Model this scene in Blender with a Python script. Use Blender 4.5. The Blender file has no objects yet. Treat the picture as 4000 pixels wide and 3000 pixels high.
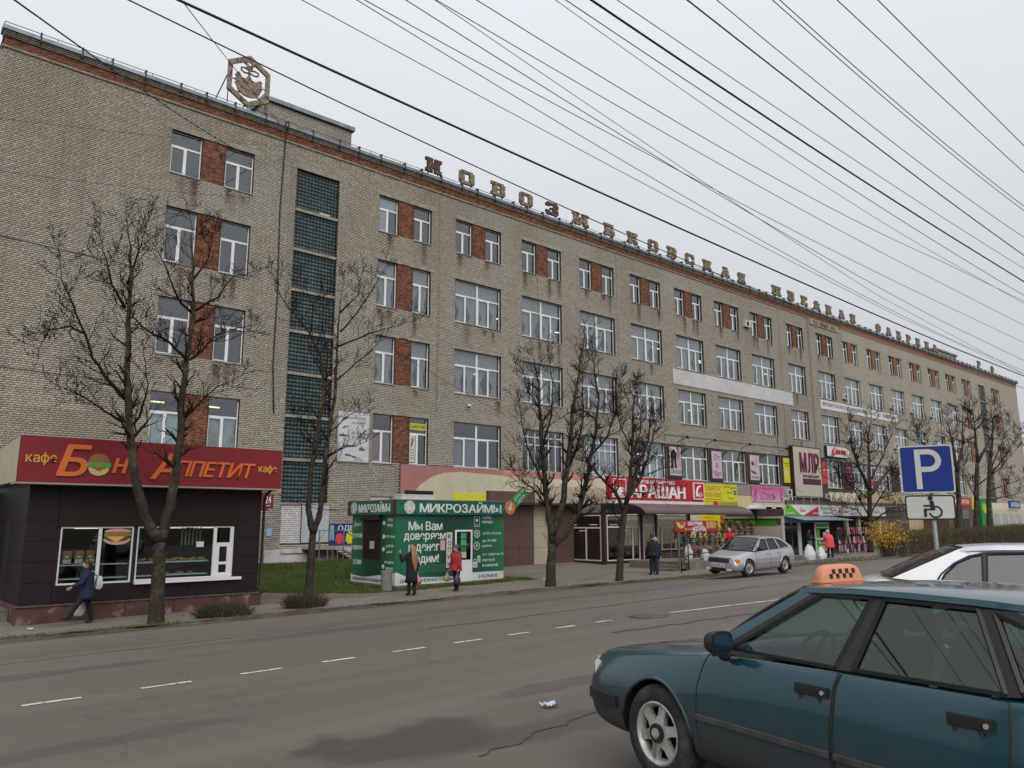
import bpy, bmesh, math, random
import numpy as np
from mathutils import Vector, Matrix
from mathutils.bvhtree import BVHTree
R = math.radians
rnd = random.Random(7)
nprng = np.random.default_rng(3)
scn = bpy.context.scene
COL = scn.collection

# ---------------------------------------------------------------- camera
cam_d = bpy.data.cameras.new('camera'); cam = bpy.data.objects.new('camera', cam_d); COL.objects.link(cam)
cam_d.sensor_width = 36; cam_d.lens = 3010.1 / 4000 * 36; cam_d.clip_start = .1; cam_d.clip_end = 3000
def cam_basis(yaw, pitch, roll):
    f = Vector((math.sin(yaw)*math.cos(pitch), math.cos(yaw)*math.cos(pitch), math.sin(pitch)))
    r = Vector((math.cos(yaw),-math.sin(yaw),0)); u = r.cross(f)
    return math.cos(roll)*r + math.sin(roll)*u,-math.sin(roll)*r + math.cos(roll)*u, f
_r, _u, _f = cam_basis(.71853,.17805,-.00253)
cam.matrix_world = Matrix(((_r.x, _u.x,-_f.x,-23.779),(_r.y, _u.y,-_f.y,-39.777),(_r.z, _u.z,-_f.z,2.5),(0,0,0,1)))
scn.camera = cam
CAM = Vector((-23.779,-39.777,2.5))

# ---------------------------------------------------------------- sky, sun, exposure
SUN_EL, SUN_AZ = R(38), R(205)      # azimuth measured from +Y clockwise: light comes from behind the camera
W = bpy.data.worlds.new('World'); scn.world = W; W.use_nodes = True
nt = W.node_tree; nt.nodes.clear()
out = nt.nodes.new('ShaderNodeOutputWorld'); add = nt.nodes.new('ShaderNodeAddShader')
b1 = nt.nodes.new('ShaderNodeBackground'); b2 = nt.nodes.new('ShaderNodeBackground')
sky = nt.nodes.new('ShaderNodeTexSky'); sky.sky_type = 'NISHITA'; sky.sun_disc = False
sky.sun_elevation = SUN_EL; sky.sun_rotation = SUN_AZ; sky.dust_density = 6; sky.air_density = 1.5
hs = nt.nodes.new('ShaderNodeHueSaturation'); hs.inputs['Saturation'].default_value = .25
nt.links.new(sky.outputs[0], hs.inputs['Color']); nt.links.new(hs.outputs[0], b1.inputs[0]); b1.inputs[1].default_value = .012
tc = nt.nodes.new('ShaderNodeTexCoord'); sp = nt.nodes.new('ShaderNodeSeparateXYZ'); nt.links.new(tc.outputs['Generated'], sp.inputs[0])
mr = nt.nodes.new('ShaderNodeMapRange'); nt.links.new(sp.outputs['Z'], mr.inputs[0])
mr.inputs[1].default_value = 0; mr.inputs[2].default_value = 1; mr.inputs[3].default_value = .50; mr.inputs[4].default_value = 1.06
nz = nt.nodes.new('ShaderNodeTexNoise'); nz.inputs['Scale'].default_value = 2.2; nz.inputs['Detail'].default_value = 4
mp = nt.nodes.new('ShaderNodeMapping'); mp.inputs['Scale'].default_value = (1,1,2.5)
nt.links.new(tc.outputs['Generated'], mp.inputs[0]); nt.links.new(mp.outputs[0], nz.inputs['Vector'])
mr2 = nt.nodes.new('ShaderNodeMapRange'); nt.links.new(nz.outputs[0], mr2.inputs[0]); mr2.inputs[3].default_value = .95; mr2.inputs[4].default_value = 1.05
mm = nt.nodes.new('ShaderNodeMath'); mm.operation = 'MULTIPLY'; nt.links.new(mr.outputs[0], mm.inputs[0]); nt.links.new(mr2.outputs[0], mm.inputs[1])
vm = nt.nodes.new('ShaderNodeVectorMath'); vm.operation = 'SCALE'; vm.inputs[0].default_value = (.955,.985,1.04)
nt.links.new(mm.outputs[0], vm.inputs['Scale']); nt.links.new(vm.outputs[0], b2.inputs[0]); b2.inputs[1].default_value = 1.0
nt.links.new(b1.outputs[0], add.inputs[0]); nt.links.new(b2.outputs[0], add.inputs[1]); nt.links.new(add.outputs[0], out.inputs[0])
sd = bpy.data.lights.new('sun', 'SUN'); sd.energy = 1.5; sd.angle = R(50); sd.color = (1,.97,.92)
so = bpy.data.objects.new('sun', sd); COL.objects.link(so)
sv = Vector((math.sin(SUN_AZ)*math.cos(SUN_EL), math.cos(SUN_AZ)*math.cos(SUN_EL), math.sin(SUN_EL)))
so.rotation_euler = (-sv).to_track_quat('-Z', 'Y').to_euler(); so.location = (-30,-60,60)
vs = scn.view_settings; scn.display_settings.display_device = 'sRGB'
vs.view_transform = 'Standard'; vs.look = 'None'; vs.exposure = 0.0; vs.gamma = 1; vs.use_curve_mapping = False
scn.cycles.max_bounces = 6; scn.cycles.transparent_max_bounces = 12; scn.cycles.caustics_reflective = False; scn.cycles.caustics_refractive = False

# ---------------------------------------------------------------- helpers
def lin(v):
    v /= 255.; return v/12.92 if v <= .04045 else ((v+.055)/1.055)**2.4
def C(r, g, b, k=1.0): return (lin(r)*k, lin(g)*k, lin(b)*k,1)
MATS = {}
def mat(name, col, rough=.7, metal=0, var=.0, vs=6., bump=0, bs=40., spec=.4, coat=0, emit=None, es=0, isl=0, detail=5, col2=None, f2=None):
    """principled; var = noise brightness variation, isl = per-island variation, col2/f2 = second colour by noise (scale,lo,hi)"""
    if name in MATS: return MATS[name]
    m = bpy.data.materials.new(name); MATS[name] = m; m.use_nodes = True; t = m.node_tree; N = t.nodes; L = t.links
    p = N['Principled BSDF']; p.inputs['Roughness'].default_value = rough; p.inputs['Metallic'].default_value = metal
    p.inputs['Specular IOR Level'].default_value = spec
    if coat: p.inputs['Coat Weight'].default_value = coat; p.inputs['Coat Roughness'].default_value = .06
    p.inputs['Base Color'].default_value = col if len(col) == 4 else (*col,1)
    cur = None; tcn = None
    def tex(scale, det=detail, dist=0):
        nonlocal tcn
        if tcn is None: tcn = N.new('ShaderNodeTexCoord')
        n = N.new('ShaderNodeTexNoise'); n.inputs['Scale'].default_value = scale; n.inputs['Detail'].default_value = det; n.inputs['Distortion'].default_value = dist
        L.new(tcn.outputs['Object'], n.inputs['Vector']); return n
    def mixc(fac, a, b, mode='MIX'):
        x = N.new('ShaderNodeMix'); x.data_type = 'RGBA'; x.blend_type = mode
        if hasattr(fac, 'links'): L.new(fac, x.inputs[0])
        else: x.inputs[0].default_value = fac
        for s, v in ((6, a),(7, b)):
            if hasattr(v, 'links'): L.new(v, x.inputs[s])
            else: x.inputs[s].default_value = v if len(v) == 4 else (*v,1)
        return x.outputs[2]
    m['_'] = 1
    cur = col if len(col) == 4 else (*col,1)
    if col2 is not None:
        n = tex(f2[0],6,.6); rp = N.new('ShaderNodeMapRange'); L.new(n.outputs[0], rp.inputs[0]); rp.inputs[1].default_value = f2[1]; rp.inputs[2].default_value = f2[2]
        cur = mixc(rp.outputs[0], cur, col2)
    if var:
        n = tex(vs); rp = N.new('ShaderNodeMapRange'); L.new(n.outputs[0], rp.inputs[0]); rp.inputs[1].default_value = .3; rp.inputs[2].default_value = .7
        rp.inputs[3].default_value = 1-var; rp.inputs[4].default_value = 1+var
        cb = N.new('ShaderNodeCombineColor'); [L.new(rp.outputs[0], cb.inputs[i]) for i in range(3)]
        cur = mixc(1.0, cur, cb.outputs[0], 'MULTIPLY')
    if isl:
        g = N.new('ShaderNodeNewGeometry'); rp = N.new('ShaderNodeMapRange'); L.new(g.outputs['Random Per Island'], rp.inputs[0])
        rp.inputs[3].default_value = 1-isl; rp.inputs[4].default_value = 1+isl
        cb = N.new('ShaderNodeCombineColor'); [L.new(rp.outputs[0], cb.inputs[i]) for i in range(3)]
        cur = mixc(1.0, cur, cb.outputs[0], 'MULTIPLY')
    if hasattr(cur, 'links'): L.new(cur, p.inputs['Base Color'])
    if bump:
        n = tex(bs); b = N.new('ShaderNodeBump'); b.inputs['Strength'].default_value = bump; b.inputs['Distance'].default_value = .01
        L.new(n.outputs[0], b.inputs['Height']); L.new(b.outputs[0], p.inputs['Normal'])
    if emit: p.inputs['Emission Color'].default_value = emit; p.inputs['Emission Strength'].default_value = es
    return m
def glassmat(name, tint=(.75,.8,.8), refl=.12, rough=.02, dark=0.0, bump=0, k=1.2):
    """thin pane: fresnel-weighted mirror over tinted transparency"""
    if name in MATS: return MATS[name]
    m = bpy.data.materials.new(name); MATS[name] = m; m.use_nodes = True; t = m.node_tree; t.nodes.clear(); N = t.nodes; L = t.links
    o = N.new('ShaderNodeOutputMaterial'); mx = N.new('ShaderNodeMixShader'); tr = N.new('ShaderNodeBsdfTransparent'); gl = N.new('ShaderNodeBsdfGlossy')
    tr.inputs[0].default_value = (*tint,1); gl.inputs['Roughness'].default_value = rough
    lw = N.new('ShaderNodeFresnel'); gm = N.new('ShaderNodeNewGeometry'); io = N.new('ShaderNodeMath'); io.operation = 'MULTIPLY_ADD'; io.inputs[1].default_value = 1/1.5-1.5; io.inputs[2].default_value = 1.5
    L.new(gm.outputs['Backfacing'], io.inputs[0]); L.new(io.outputs[0], lw.inputs[0])     # same reflectance from either side of the pane
    mr = N.new('ShaderNodeMath'); mr.operation = 'MULTIPLY_ADD'; mr.inputs[1].default_value = k; mr.inputs[2].default_value = refl - .05; mr.use_clamp = True
    if bump:
        tcn = N.new('ShaderNodeTexCoord'); n = N.new('ShaderNodeTexNoise'); n.inputs['Scale'].default_value = .9; n.inputs['Detail'].default_value = 1
        L.new(tcn.outputs['Object'], n.inputs['Vector']); b = N.new('ShaderNodeBump'); b.inputs['Strength'].default_value = bump; b.inputs['Distance'].default_value = .05
        L.new(n.outputs[0], b.inputs['Height']); L.new(b.outputs[0], gl.inputs['Normal'])
    L.new(lw.outputs[0], mr.inputs[0]); L.new(mr.outputs[0], mx.inputs[0]); L.new(tr.outputs[0], mx.inputs[1]); L.new(gl.outputs[0], mx.inputs[2]); L.new(mx.outputs[0], o.inputs[0])
    return m
ORG = {}
def tag(o, label=None, cat=None, group=None, kind=None):
    if label: o['label'] = label
    if cat: o['category'] = cat
    if group: o['group'] = group
    if kind: o['kind'] = kind
    return o
def thing(name, label, cat, base=(0,0,0), group=None):
    o = bpy.data.objects.new(name, None); o.empty_display_size = .2; COL.objects.link(o); o.location = base; ORG[o] = Vector(base)
    return tag(o, label, cat, group)
def link(name, me, m=None, parent=None, smooth=0):
    o = bpy.data.objects.new(name, me); COL.objects.link(o)
    if m is not None and not me.materials:
        for q in (m if isinstance(m,(list, tuple)) else [m]): me.materials.append(q)
    if smooth and len(me.polygons):
        me.polygons.foreach_set('use_smooth',[True]*len(me.polygons))
        if smooth < 3: me.set_sharp_from_angle(angle=smooth)
    if parent is not None: o.parent = parent; ORG[o] = Vector((0,0,0)) if ORG.get(parent) is None else ORG[parent].copy()
    else: ORG[o] = Vector((0,0,0))
    return o
class MB:
    """collects shapes for one mesh object (coordinates in the frame of the thing's origin, or of the world with the origin subtracted)"""
    def __init__(s): s.v = []; s.f = []; s.mi = []; s.cur = 0
    def add(s, vs, fs):
        b = len(s.v); s.v += [tuple(v) for v in vs]; s.f += [tuple(i+b for i in f) for f in fs]; s.mi += [s.cur]*len(fs); return s
    def box(s, x0, x1, y0, y1, z0, z1):
        return s.add([(x0,y0,z0),(x1,y0,z0),(x1,y1,z0),(x0,y1,z0),(x0,y0,z1),(x1,y0,z1),(x1,y1,z1),(x0,y1,z1)],
                     [(0,3,2,1),(4,5,6,7),(0,1,5,4),(1,2,6,5),(2,3,7,6),(3,0,4,7)])
    def obox(s, c, sx, sy, sz, M=None):
        M = M or Matrix.Identity(3); c = Vector(c)
        P = [c + M @ Vector((a*sx/2, b*sy/2, d*sz/2)) for d in (-1,1) for a, b in ((-1,-1),(1,-1),(1,1),(-1,1))]
        return s.add(P,[(0,3,2,1),(4,5,6,7),(0,1,5,4),(1,2,6,5),(2,3,7,6),(3,0,4,7)])
    def bar(s, a, b, w, h=None):
        a = Vector(a); b = Vector(b); d = b-a
        return s.obox((a+b)/2, w, h or w, d.length, d.to_track_quat('Z', 'Y').to_matrix())
    def tube(s, pts, rad, n=6, cap=True):
        pts = [Vector(p) for p in pts]; m = len(pts); rad = rad if isinstance(rad,(list, tuple)) else [rad]*m
        b = len(s.v); prev = None
        for i, p in enumerate(pts):
            d = (pts[min(i+1, m-1)] - pts[max(i-1,0)])
            if d.length < 1e-9: d = Vector((0,0,1))
            d.normalize()
            if prev is None: x = d.orthogonal().normalized()
            else:
                x = prev - d*prev.dot(d); x = x.normalized() if x.length > 1e-6 else d.orthogonal().normalized()
            prev = x; y = d.cross(x)
            for k in range(n):
                a = 2*math.pi*k/n; s.v.append(tuple(p + (x*math.cos(a) + y*math.sin(a))*rad[i]))
        for i in range(m-1):
            for k in range(n):
                k2 = (k+1) % n; s.f.append((b+i*n+k, b+i*n+k2, b+(i+1)*n+k2, b+(i+1)*n+k)); s.mi.append(s.cur)
        if cap:
            s.f.append(tuple(b+k for k in reversed(range(n)))); s.f.append(tuple(b+(m-1)*n+k for k in range(n))); s.mi += [s.cur]*2
        return s
    def prism(s, poly, mapf, t0, t1):
        """poly: 2-D outline; mapf(u,v,t)->point"""
        n = len(poly)
        P = [mapf(u, v, t0) for u, v in poly] + [mapf(u, v, t1) for u, v in poly]
        return s.add(P,[tuple(range(n)), tuple(range(2*n-1, n-1,-1))] + [(i, i+n,(i+1) % n+n,(i+1) % n) for i in range(n)])
    def loft(s, rings, close=True, caps=True):
        n = len(rings[0]); b = len(s.v)
        for r in rings: s.v += [tuple(p) for p in r]
        for i in range(len(rings)-1):
            for k in range(n if close else n-1):
                k2 = (k+1) % n; s.f.append((b+i*n+k, b+i*n+k2, b+(i+1)*n+k2, b+(i+1)*n+k)); s.mi.append(s.cur)
        if caps and close:
            s.f.append(tuple(b+k for k in reversed(range(n)))); s.f.append(tuple(b+(len(rings)-1)*n+k for k in range(n))); s.mi += [s.cur]*2
        return s
    def disc(s, c, r, nrm, t=.01, n=20, ry=None):
        c = Vector(c); q = Vector(nrm).to_track_quat('Z', 'Y').to_matrix(); ry = ry or r
        rg = [[c + q @ Vector((r*math.cos(2*math.pi*k/n), ry*math.sin(2*math.pi*k/n), h)) for k in range(n)] for h in (-t/2, t/2)]
        return s.loft(rg)
    def ball(s, c, r, n=8, m=6, sc=(1,1,1)):
        c = Vector(c); rings = []
        for i in range(1, m):
            a = math.pi*i/m - math.pi/2
            rings.append([c + Vector((r*sc[0]*math.cos(a)*math.cos(2*math.pi*k/n), r*sc[1]*math.cos(a)*math.sin(2*math.pi*k/n), r*sc[2]*math.sin(a))) for k in range(n)])
        return s.loft(rings)
    def mesh(s, name='m', off=None):
        me = bpy.data.meshes.new(name); v = s.v
        if off is not None: v = [(a[0]-off.x, a[1]-off.y, a[2]-off.z) for a in v]
        me.from_pydata(v,[], s.f)
        if any(s.mi): me.polygons.foreach_set('material_index', s.mi)
        me.update(); return me
    def build(s, name, m, parent=None, smooth=0, base=None):
        """world-coded shapes; the origin of the parent thing (or base) is taken off"""
        off = ORG.get(parent) if parent is not None else (Vector(base) if base is not None else None)
        o = link(name, s.mesh(name, off), m, parent, smooth)
        if parent is None and base is not None: o.location = base; ORG[o] = Vector(base)
        return o
from mathutils.geometry import tessellate_polygon
GLYPHS = {}
def glyph_polys(ch):
    """outlines of one character of the built-in font: [(outer, [holes])], advance"""
    if ch in GLYPHS: return GLYPHS[ch]
    def curve(b):
        c = bpy.data.curves.new('t', 'FONT'); c.body = b; c.size = 1; o = bpy.data.objects.new('t', c); COL.objects.link(o); bpy.context.view_layer.update()
        k = o.to_curve(bpy.context.evaluated_depsgraph_get()); P = []
        for sp in k.splines:
            n = len(sp.bezier_points); pts = []
            for i in range(n):
                a, d = sp.bezier_points[i], sp.bezier_points[(i+1) % n]; lin_ = (a.handle_right-a.co).length < 1e-4 and (d.handle_left-d.co).length < 1e-4
                st = a.handle_right-a.co; e = d.co-a.co
                if e.length > 1e-9 and st.cross(e).length < 1e-6*max(1, e.length): lin_ = True
                m = 1 if lin_ else 5
                for q in range(m): t = q/m; w = 1-t; p = a.co*w**3+a.handle_right*3*w*w*t+d.handle_left*3*w*t*t+d.co*t**3; pts.append((p.x, p.y))
            P.append(pts)
        o.to_curve_clear(); bpy.data.objects.remove(o); bpy.data.curves.remove(c); return P
    P = curve(ch); area = lambda p: sum(p[i][0]*p[(i+1) % len(p)][1]-p[(i+1) % len(p)][0]*p[i][1] for i in range(len(p)))/2
    def inside(pt, p):
        r = False
        for i in range(len(p)):
            (x1, y1),(x2, y2) = p[i], p[i-1]
            if (y1 > pt[1]) != (y2 > pt[1]) and pt[0] < (x2-x1)*(pt[1]-y1)/(y2-y1)+x1: r = not r
        return r
    A = [area(p) for p in P]; sg = 1 if not A else math.copysign(1, A[max(range(len(A)), key=lambda i: abs(A[i]))])
    outs = [[P[i],[]] for i in range(len(P)) if A[i]*sg > 0]
    for i in range(len(P)):
        if A[i]*sg <= 0:
            c = [o for o in outs if sum(inside(pt, o[0]) for pt in P[i]) > .8*len(P[i])]
            if c: min(c, key=lambda o: abs(area(o[0])))[1].append(P[i])
    xs = [x for p in P for x, _ in p]; GLYPHS[ch] = (outs, min(xs) if xs else 0, max(xs) if xs else 0); return GLYPHS[ch]
for _c in 'абвгдежзийклмнопрстуфхцчшщъыьэюяАБВГДЕЖЗИЙКЛМНОПРСТУФХЦЧШЩЫЬЭЮЯЁ0123456789%!-,.;:/()ZARABershkMNGOPolGAPSo': glyph_polys(_c)
def text_mesh(body, bold=0, shear=0, ext=0):
    mb = MB(); x = 0; k = 0; shifts = ((0,0),) if bold <= 0 else ((-bold,-.5*bold),(0,.6*bold),(bold,-.5*bold))
    for ch in body:
        if ch == ' ': x += .28; continue
        outs, lo, hi = glyph_polys(ch)
        for outer, holes in outs:
            for dx, dy in shifts:
                k = (k+1) % 7; loops = [outer]+holes; T = lambda p, z: (p[0]-lo+x+dx+shear*(p[1]+dy), p[1]+dy, z)
                flat = [p for l in loops for p in l]; tri = tessellate_polygon([[Vector((p[0], p[1],0)) for p in l] for l in loops]); zt = .5-.035*k
                mb.add([T(p, zt) for p in flat],[t if (flat[t[1]][0]-flat[t[0]][0])*(flat[t[2]][1]-flat[t[0]][1])-(flat[t[2]][0]-flat[t[0]][0])*(flat[t[1]][1]-flat[t[0]][1]) > 0 else (t[0], t[2], t[1]) for t in tri])
                for l in loops:
                    n = len(l); mb.add([T(p, zt) for p in l]+[T(p,-.5) for p in l],[(i, i+n,(i+1) % n+n,(i+1) % n) for i in range(n)])
        x += hi-lo+.075+bold
    return mb.mesh('lettering')
def txt(body, a, z, w, h, m, parent, plane, face='S', bold=.02, shear=0, ext=.006, name='lettering', rot=0, base=None):
    """lettering centred at (a along the wall, z), fitted to w x h, on the wall plane; face S looks to -Y, W looks to -X"""
    me = text_mesh(body, bold, shear)
    n = len(me.vertices); co = np.empty(n*3); me.vertices.foreach_get('co', co); co = co.reshape(-1,3)
    lo = co.min(0); hi = co.max(0); ce = (lo+hi)/2; sz = hi-lo
    x = (co[:,0]-ce[0])/sz[0]*w; y = (co[:,1]-ce[1])/sz[1]*h; t = (co[:,2]-ce[2])*ext/max(1e-6, sz[2])
    cr, sr = math.cos(rot), math.sin(rot); x, y = x*cr - y*sr, x*sr + y*cr
    if face == 'S': P = np.stack([a+x, plane-ext/2-.002-t, z+y],1)
    elif face == 'W': P = np.stack([plane-ext/2-.002-t, a-x, z+y],1)
    else:
        O, U, V, Nn = face; P = np.array(O)+np.outer(x+a, U)+np.outer(y+z, V)+np.outer(t+ext/2+.002, Nn)
    off = ORG.get(parent, Vector((0,0,0))) if parent is not None else Vector(base or (0,0,0)); P = P - np.array(off)
    me.vertices.foreach_set('co', P.ravel()); me.update()
    o = link(name, me, m, parent)
    if parent is None: o.location = off
    return o
def grid(fn, nu, nv):
    v = [fn(i/nu, j/nv) for j in range(nv+1) for i in range(nu+1)]
    f = [(j*(nu+1)+i, j*(nu+1)+i+1,(j+1)*(nu+1)+i+1,(j+1)*(nu+1)+i) for j in range(nv) for i in range(nu)]
    return v, f
def copy_tree(o, parent=None):
    c = o.copy(); COL.objects.link(c); ORG[c] = ORG.get(o, Vector())
    if parent is not None: c.parent = parent
    for ch in list(o.children): copy_tree(ch, c)
    return c
def boxes_mesh(name, B, front=True):
    """numpy: B (n,6) x0 x1 y0 y1 z0 z1; five visible sides each (no back at y1)"""
    n = len(B); X0, X1, Y0, Y1, Z0, Z1 = B.T
    V = np.stack([np.stack(p,1) for p in ((X0,Y0,Z0),(X1,Y0,Z0),(X1,Y1,Z0),(X0,Y1,Z0),(X0,Y0,Z1),(X1,Y0,Z1),(X1,Y1,Z1),(X0,Y1,Z1))],1).reshape(-1,3)
    F = np.array([(0,3,2,1),(4,5,6,7),(0,1,5,4),(1,2,6,5),(3,0,4,7)])
    idx = (np.arange(n)[:, None, None]*8 + F[None]).reshape(-1)
    me = bpy.data.meshes.new(name); me.vertices.add(n*8); me.vertices.foreach_set('co', V.ravel())
    me.loops.add(len(idx)); me.loops.foreach_set('vertex_index', idx.astype(np.int32))
    me.polygons.add(n*5); me.polygons.foreach_set('loop_start', np.arange(0, n*20,4, dtype=np.int32)); me.polygons.foreach_set('loop_total', np.full(n*5,4, dtype=np.int32))
    me.update(calc_edges=True); return me
def courses(x0, x1, z0, z1, holes, bl, bh, jt):
    out = []; k = 0; z = z0
    while z + bh*.6 < z1:
        zt = min(z+bh, z1); cuts = []
        for a, b, c, d in holes:
            ov = min(zt, d)-max(z, c)
            if ov > bh*.35: cuts.append((a, b))
        cuts.sort(); sp = []; p = x0
        for a, b in cuts:
            if a > p: sp.append((p, a))
            p = max(p, b)
        if p < x1: sp.append((p, x1))
        hdr = (k % 4 == 3); L = bl*.5 if hdr else bl; o = (bl*.25 if hdr else (k % 2)*bl*.5)
        for a, b in sp:
            n0 = math.floor((a-x0-o)/L); n1 = math.ceil((b-x0-o)/L)
            e = x0+o+np.arange(n0, n1+1)*L; e[0] = a; e[-1] = b
            l = e[:-1]+jt/2; r = e[1:]-jt/2; ok = (r-l) > .03
            for A, B_ in zip(l[ok], r[ok]): out.append((A, B_, z+jt/2, zt-jt/2))
        z += bh; k += 1
    return np.array(out)
def G(x, y):
    """ground height: the street climbs to the right and up towards the near side"""
    ny = -y; pts = ((18,0),(24,.40),(28,.55),(37,.88),(60,1.1))
    h = 0
    if ny > 18:
        for (a, ha),(b, hb) in zip(pts, pts[1:]):
            if ny <= b: h = ha+(hb-ha)*(ny-a)/(b-a); break
        else: h = 1.1
    t = min(1, max(0,(y+13.5)/11)); return .1+.013*x+h+.4*t
# ---------------------------------------------------------------- ground, road, pavement
def layered(name, base, layers, rough=.85, bump=(.25,90.), spec=.3, roughvar=None):
    """layers: (colour, mapping scale xyz, noise scale, lo, hi, detail, factor)"""
    m = bpy.data.materials.new(name); MATS[name] = m; m.use_nodes = True; t = m.node_tree; N = t.nodes; L = t.links; p = N['Principled BSDF']
    p.inputs['Roughness'].default_value = rough; p.inputs['Specular IOR Level'].default_value = spec
    tcn = N.new('ShaderNodeTexCoord'); cur = None; i = 0
    for col, ms, ns, lo, hi, det, fac in layers:
        mp = N.new('ShaderNodeMapping'); mp.inputs['Scale'].default_value = ms; mp.inputs['Location'].default_value = (i*7.3, i*3.1,0); i += 1
        L.new(tcn.outputs['Object'], mp.inputs[0]); n = N.new('ShaderNodeTexNoise'); n.inputs['Scale'].default_value = ns; n.inputs['Detail'].default_value = det
        L.new(mp.outputs[0], n.inputs['Vector']); r = N.new('ShaderNodeMapRange'); L.new(n.outputs[0], r.inputs[0])
        r.inputs[1].default_value = lo; r.inputs[2].default_value = hi; r.inputs[4].default_value = fac
        x = N.new('ShaderNodeMix'); x.data_type = 'RGBA'; L.new(r.outputs[0], x.inputs[0]); x.inputs[7].default_value = col
        if cur is None: x.inputs[6].default_value = base
        else: L.new(cur, x.inputs[6])
        cur = x.outputs[2]
    L.new(cur, p.inputs['Base Color'])
    if bump:
        n = N.new('ShaderNodeTexNoise'); n.inputs['Scale'].default_value = bump[1]; n.inputs['Detail'].default_value = 4; L.new(tcn.outputs['Object'], n.inputs['Vector'])
        b = N.new('ShaderNodeBump'); b.inputs['Strength'].default_value = bump[0]; b.inputs['Distance'].default_value = .01; L.new(n.outputs[0], b.inputs['Height']); L.new(b.outputs[0], p.inputs['Normal'])
    return m
asphalt = layered('asphalt',(.122,.108,.086,1),[
    ((.098,.086,.068,1),(.25,1.0,1),.35,.40,.62,5,.9),
    ((.155,.139,.112,1),(.06,.9,1),.7,.52,.70,4,.8),
    ((.078,.068,.054,1),(.05,1.6,1),.6,.60,.72,5,.75),
    ((.20,.182,.15,1),(1,1,1),70.,.60,.74,3,.6),
    ((.055,.049,.042,1),(1,1,1),90.,.58,.72,3,.6)], rough=.62, bump=(.35,160.), spec=.45)
footway = layered('footway',(.19,.17,.132,1),[
    ((.145,.13,.105,1),(.5,1,1),.8,.42,.66,6,.9),((.12,.10,.075,1),(1,1,1),2.5,.58,.72,6,.8),((.25,.235,.2,1),(1,1,1),60.,.6,.75,2,.5)], rough=.9, bump=(.3,120.))
dirt = layered('dirt',(.105,.083,.062,1),[
    ((.06,.046,.035,1),(1,1,1),1.3,.42,.64,7,.9),((.16,.135,.105,1),(1,1,1),3.5,.56,.7,6,.7),((.05,.07,.022,1),(1,1,1),.9,.56,.68,6,.55)], rough=1, bump=(.9,45.), spec=.1)
lawn = layered('lawn_soil',(.055,.072,.024,1),[
    ((.09,.08,.05,1),(1,1,1),.9,.52,.68,6,.8),((.03,.045,.014,1),(1,1,1),6.,.45,.62,5,.8)], rough=1, bump=(.9,60.), spec=.1)
redpave = layered('red_paving',(.19,.135,.11,1),[((.14,.10,.085,1),(1,1,1),.9,.42,.64,6,.9),((.23,.18,.15,1),(1,1,1),30.,.6,.75,2,.5)], rough=.9, bump=(.3,90.))
paint = layered('road_paint',(.62,.60,.53,1),[((.16,.145,.125,1),(1,1,1),9.,.56,.64,6,.9),((.30,.28,.25,1),(1,1,1),2.,.4,.7,4,.6)], rough=.8, bump=None)
def stains(m, spots):
    t = m.node_tree; N = t.nodes; L = t.links; p = N['Principled BSDF']; cur = p.inputs['Base Color'].links[0].from_socket; tcn = N.new('ShaderNodeTexCoord')
    nz = N.new('ShaderNodeTexNoise'); nz.inputs['Scale'].default_value = 1.6; nz.inputs['Detail'].default_value = 6; L.new(tcn.outputs['Object'], nz.inputs['Vector']); rc = None
    for cx, cy, rx, ry, k in spots:
        mp = N.new('ShaderNodeMapping'); mp.vector_type = 'TEXTURE'; mp.inputs['Location'].default_value = (cx, cy,0); mp.inputs['Scale'].default_value = (rx, ry,1000); L.new(tcn.outputs['Object'], mp.inputs[0])
        ln = N.new('ShaderNodeVectorMath'); ln.operation = 'LENGTH'; L.new(mp.outputs[0], ln.inputs[0]); ad = N.new('ShaderNodeMath'); ad.operation = 'MULTIPLY_ADD'; L.new(nz.outputs[0], ad.inputs[0]); ad.inputs[1].default_value = 1.6; L.new(ln.outputs['Value'], ad.inputs[2])
        mr = N.new('ShaderNodeMapRange'); mr.interpolation_type = 'SMOOTHSTEP'; L.new(ad.outputs[0], mr.inputs[0]); mr.inputs[1].default_value = 1.35; mr.inputs[2].default_value = 1.85; mr.inputs[3].default_value = k; mr.inputs[4].default_value = 0
        x = N.new('ShaderNodeMix'); x.data_type = 'RGBA'; L.new(mr.outputs[0], x.inputs[0]); L.new(cur, x.inputs[6]); x.inputs[7].default_value = (.045,.040,.034,1); cur = x.outputs[2]
        if rc is None: rc = mr.outputs[0]
        else: mx = N.new('ShaderNodeMath'); mx.operation = 'MAXIMUM'; L.new(rc, mx.inputs[0]); L.new(mr.outputs[0], mx.inputs[1]); rc = mx.outputs[0]
    L.new(cur, p.inputs['Base Color']); r = N.new('ShaderNodeMapRange'); L.new(rc, r.inputs[0]); r.inputs[3].default_value = .62; r.inputs[4].default_value = .42; L.new(r.outputs[0], p.inputs['Roughness'])
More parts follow.
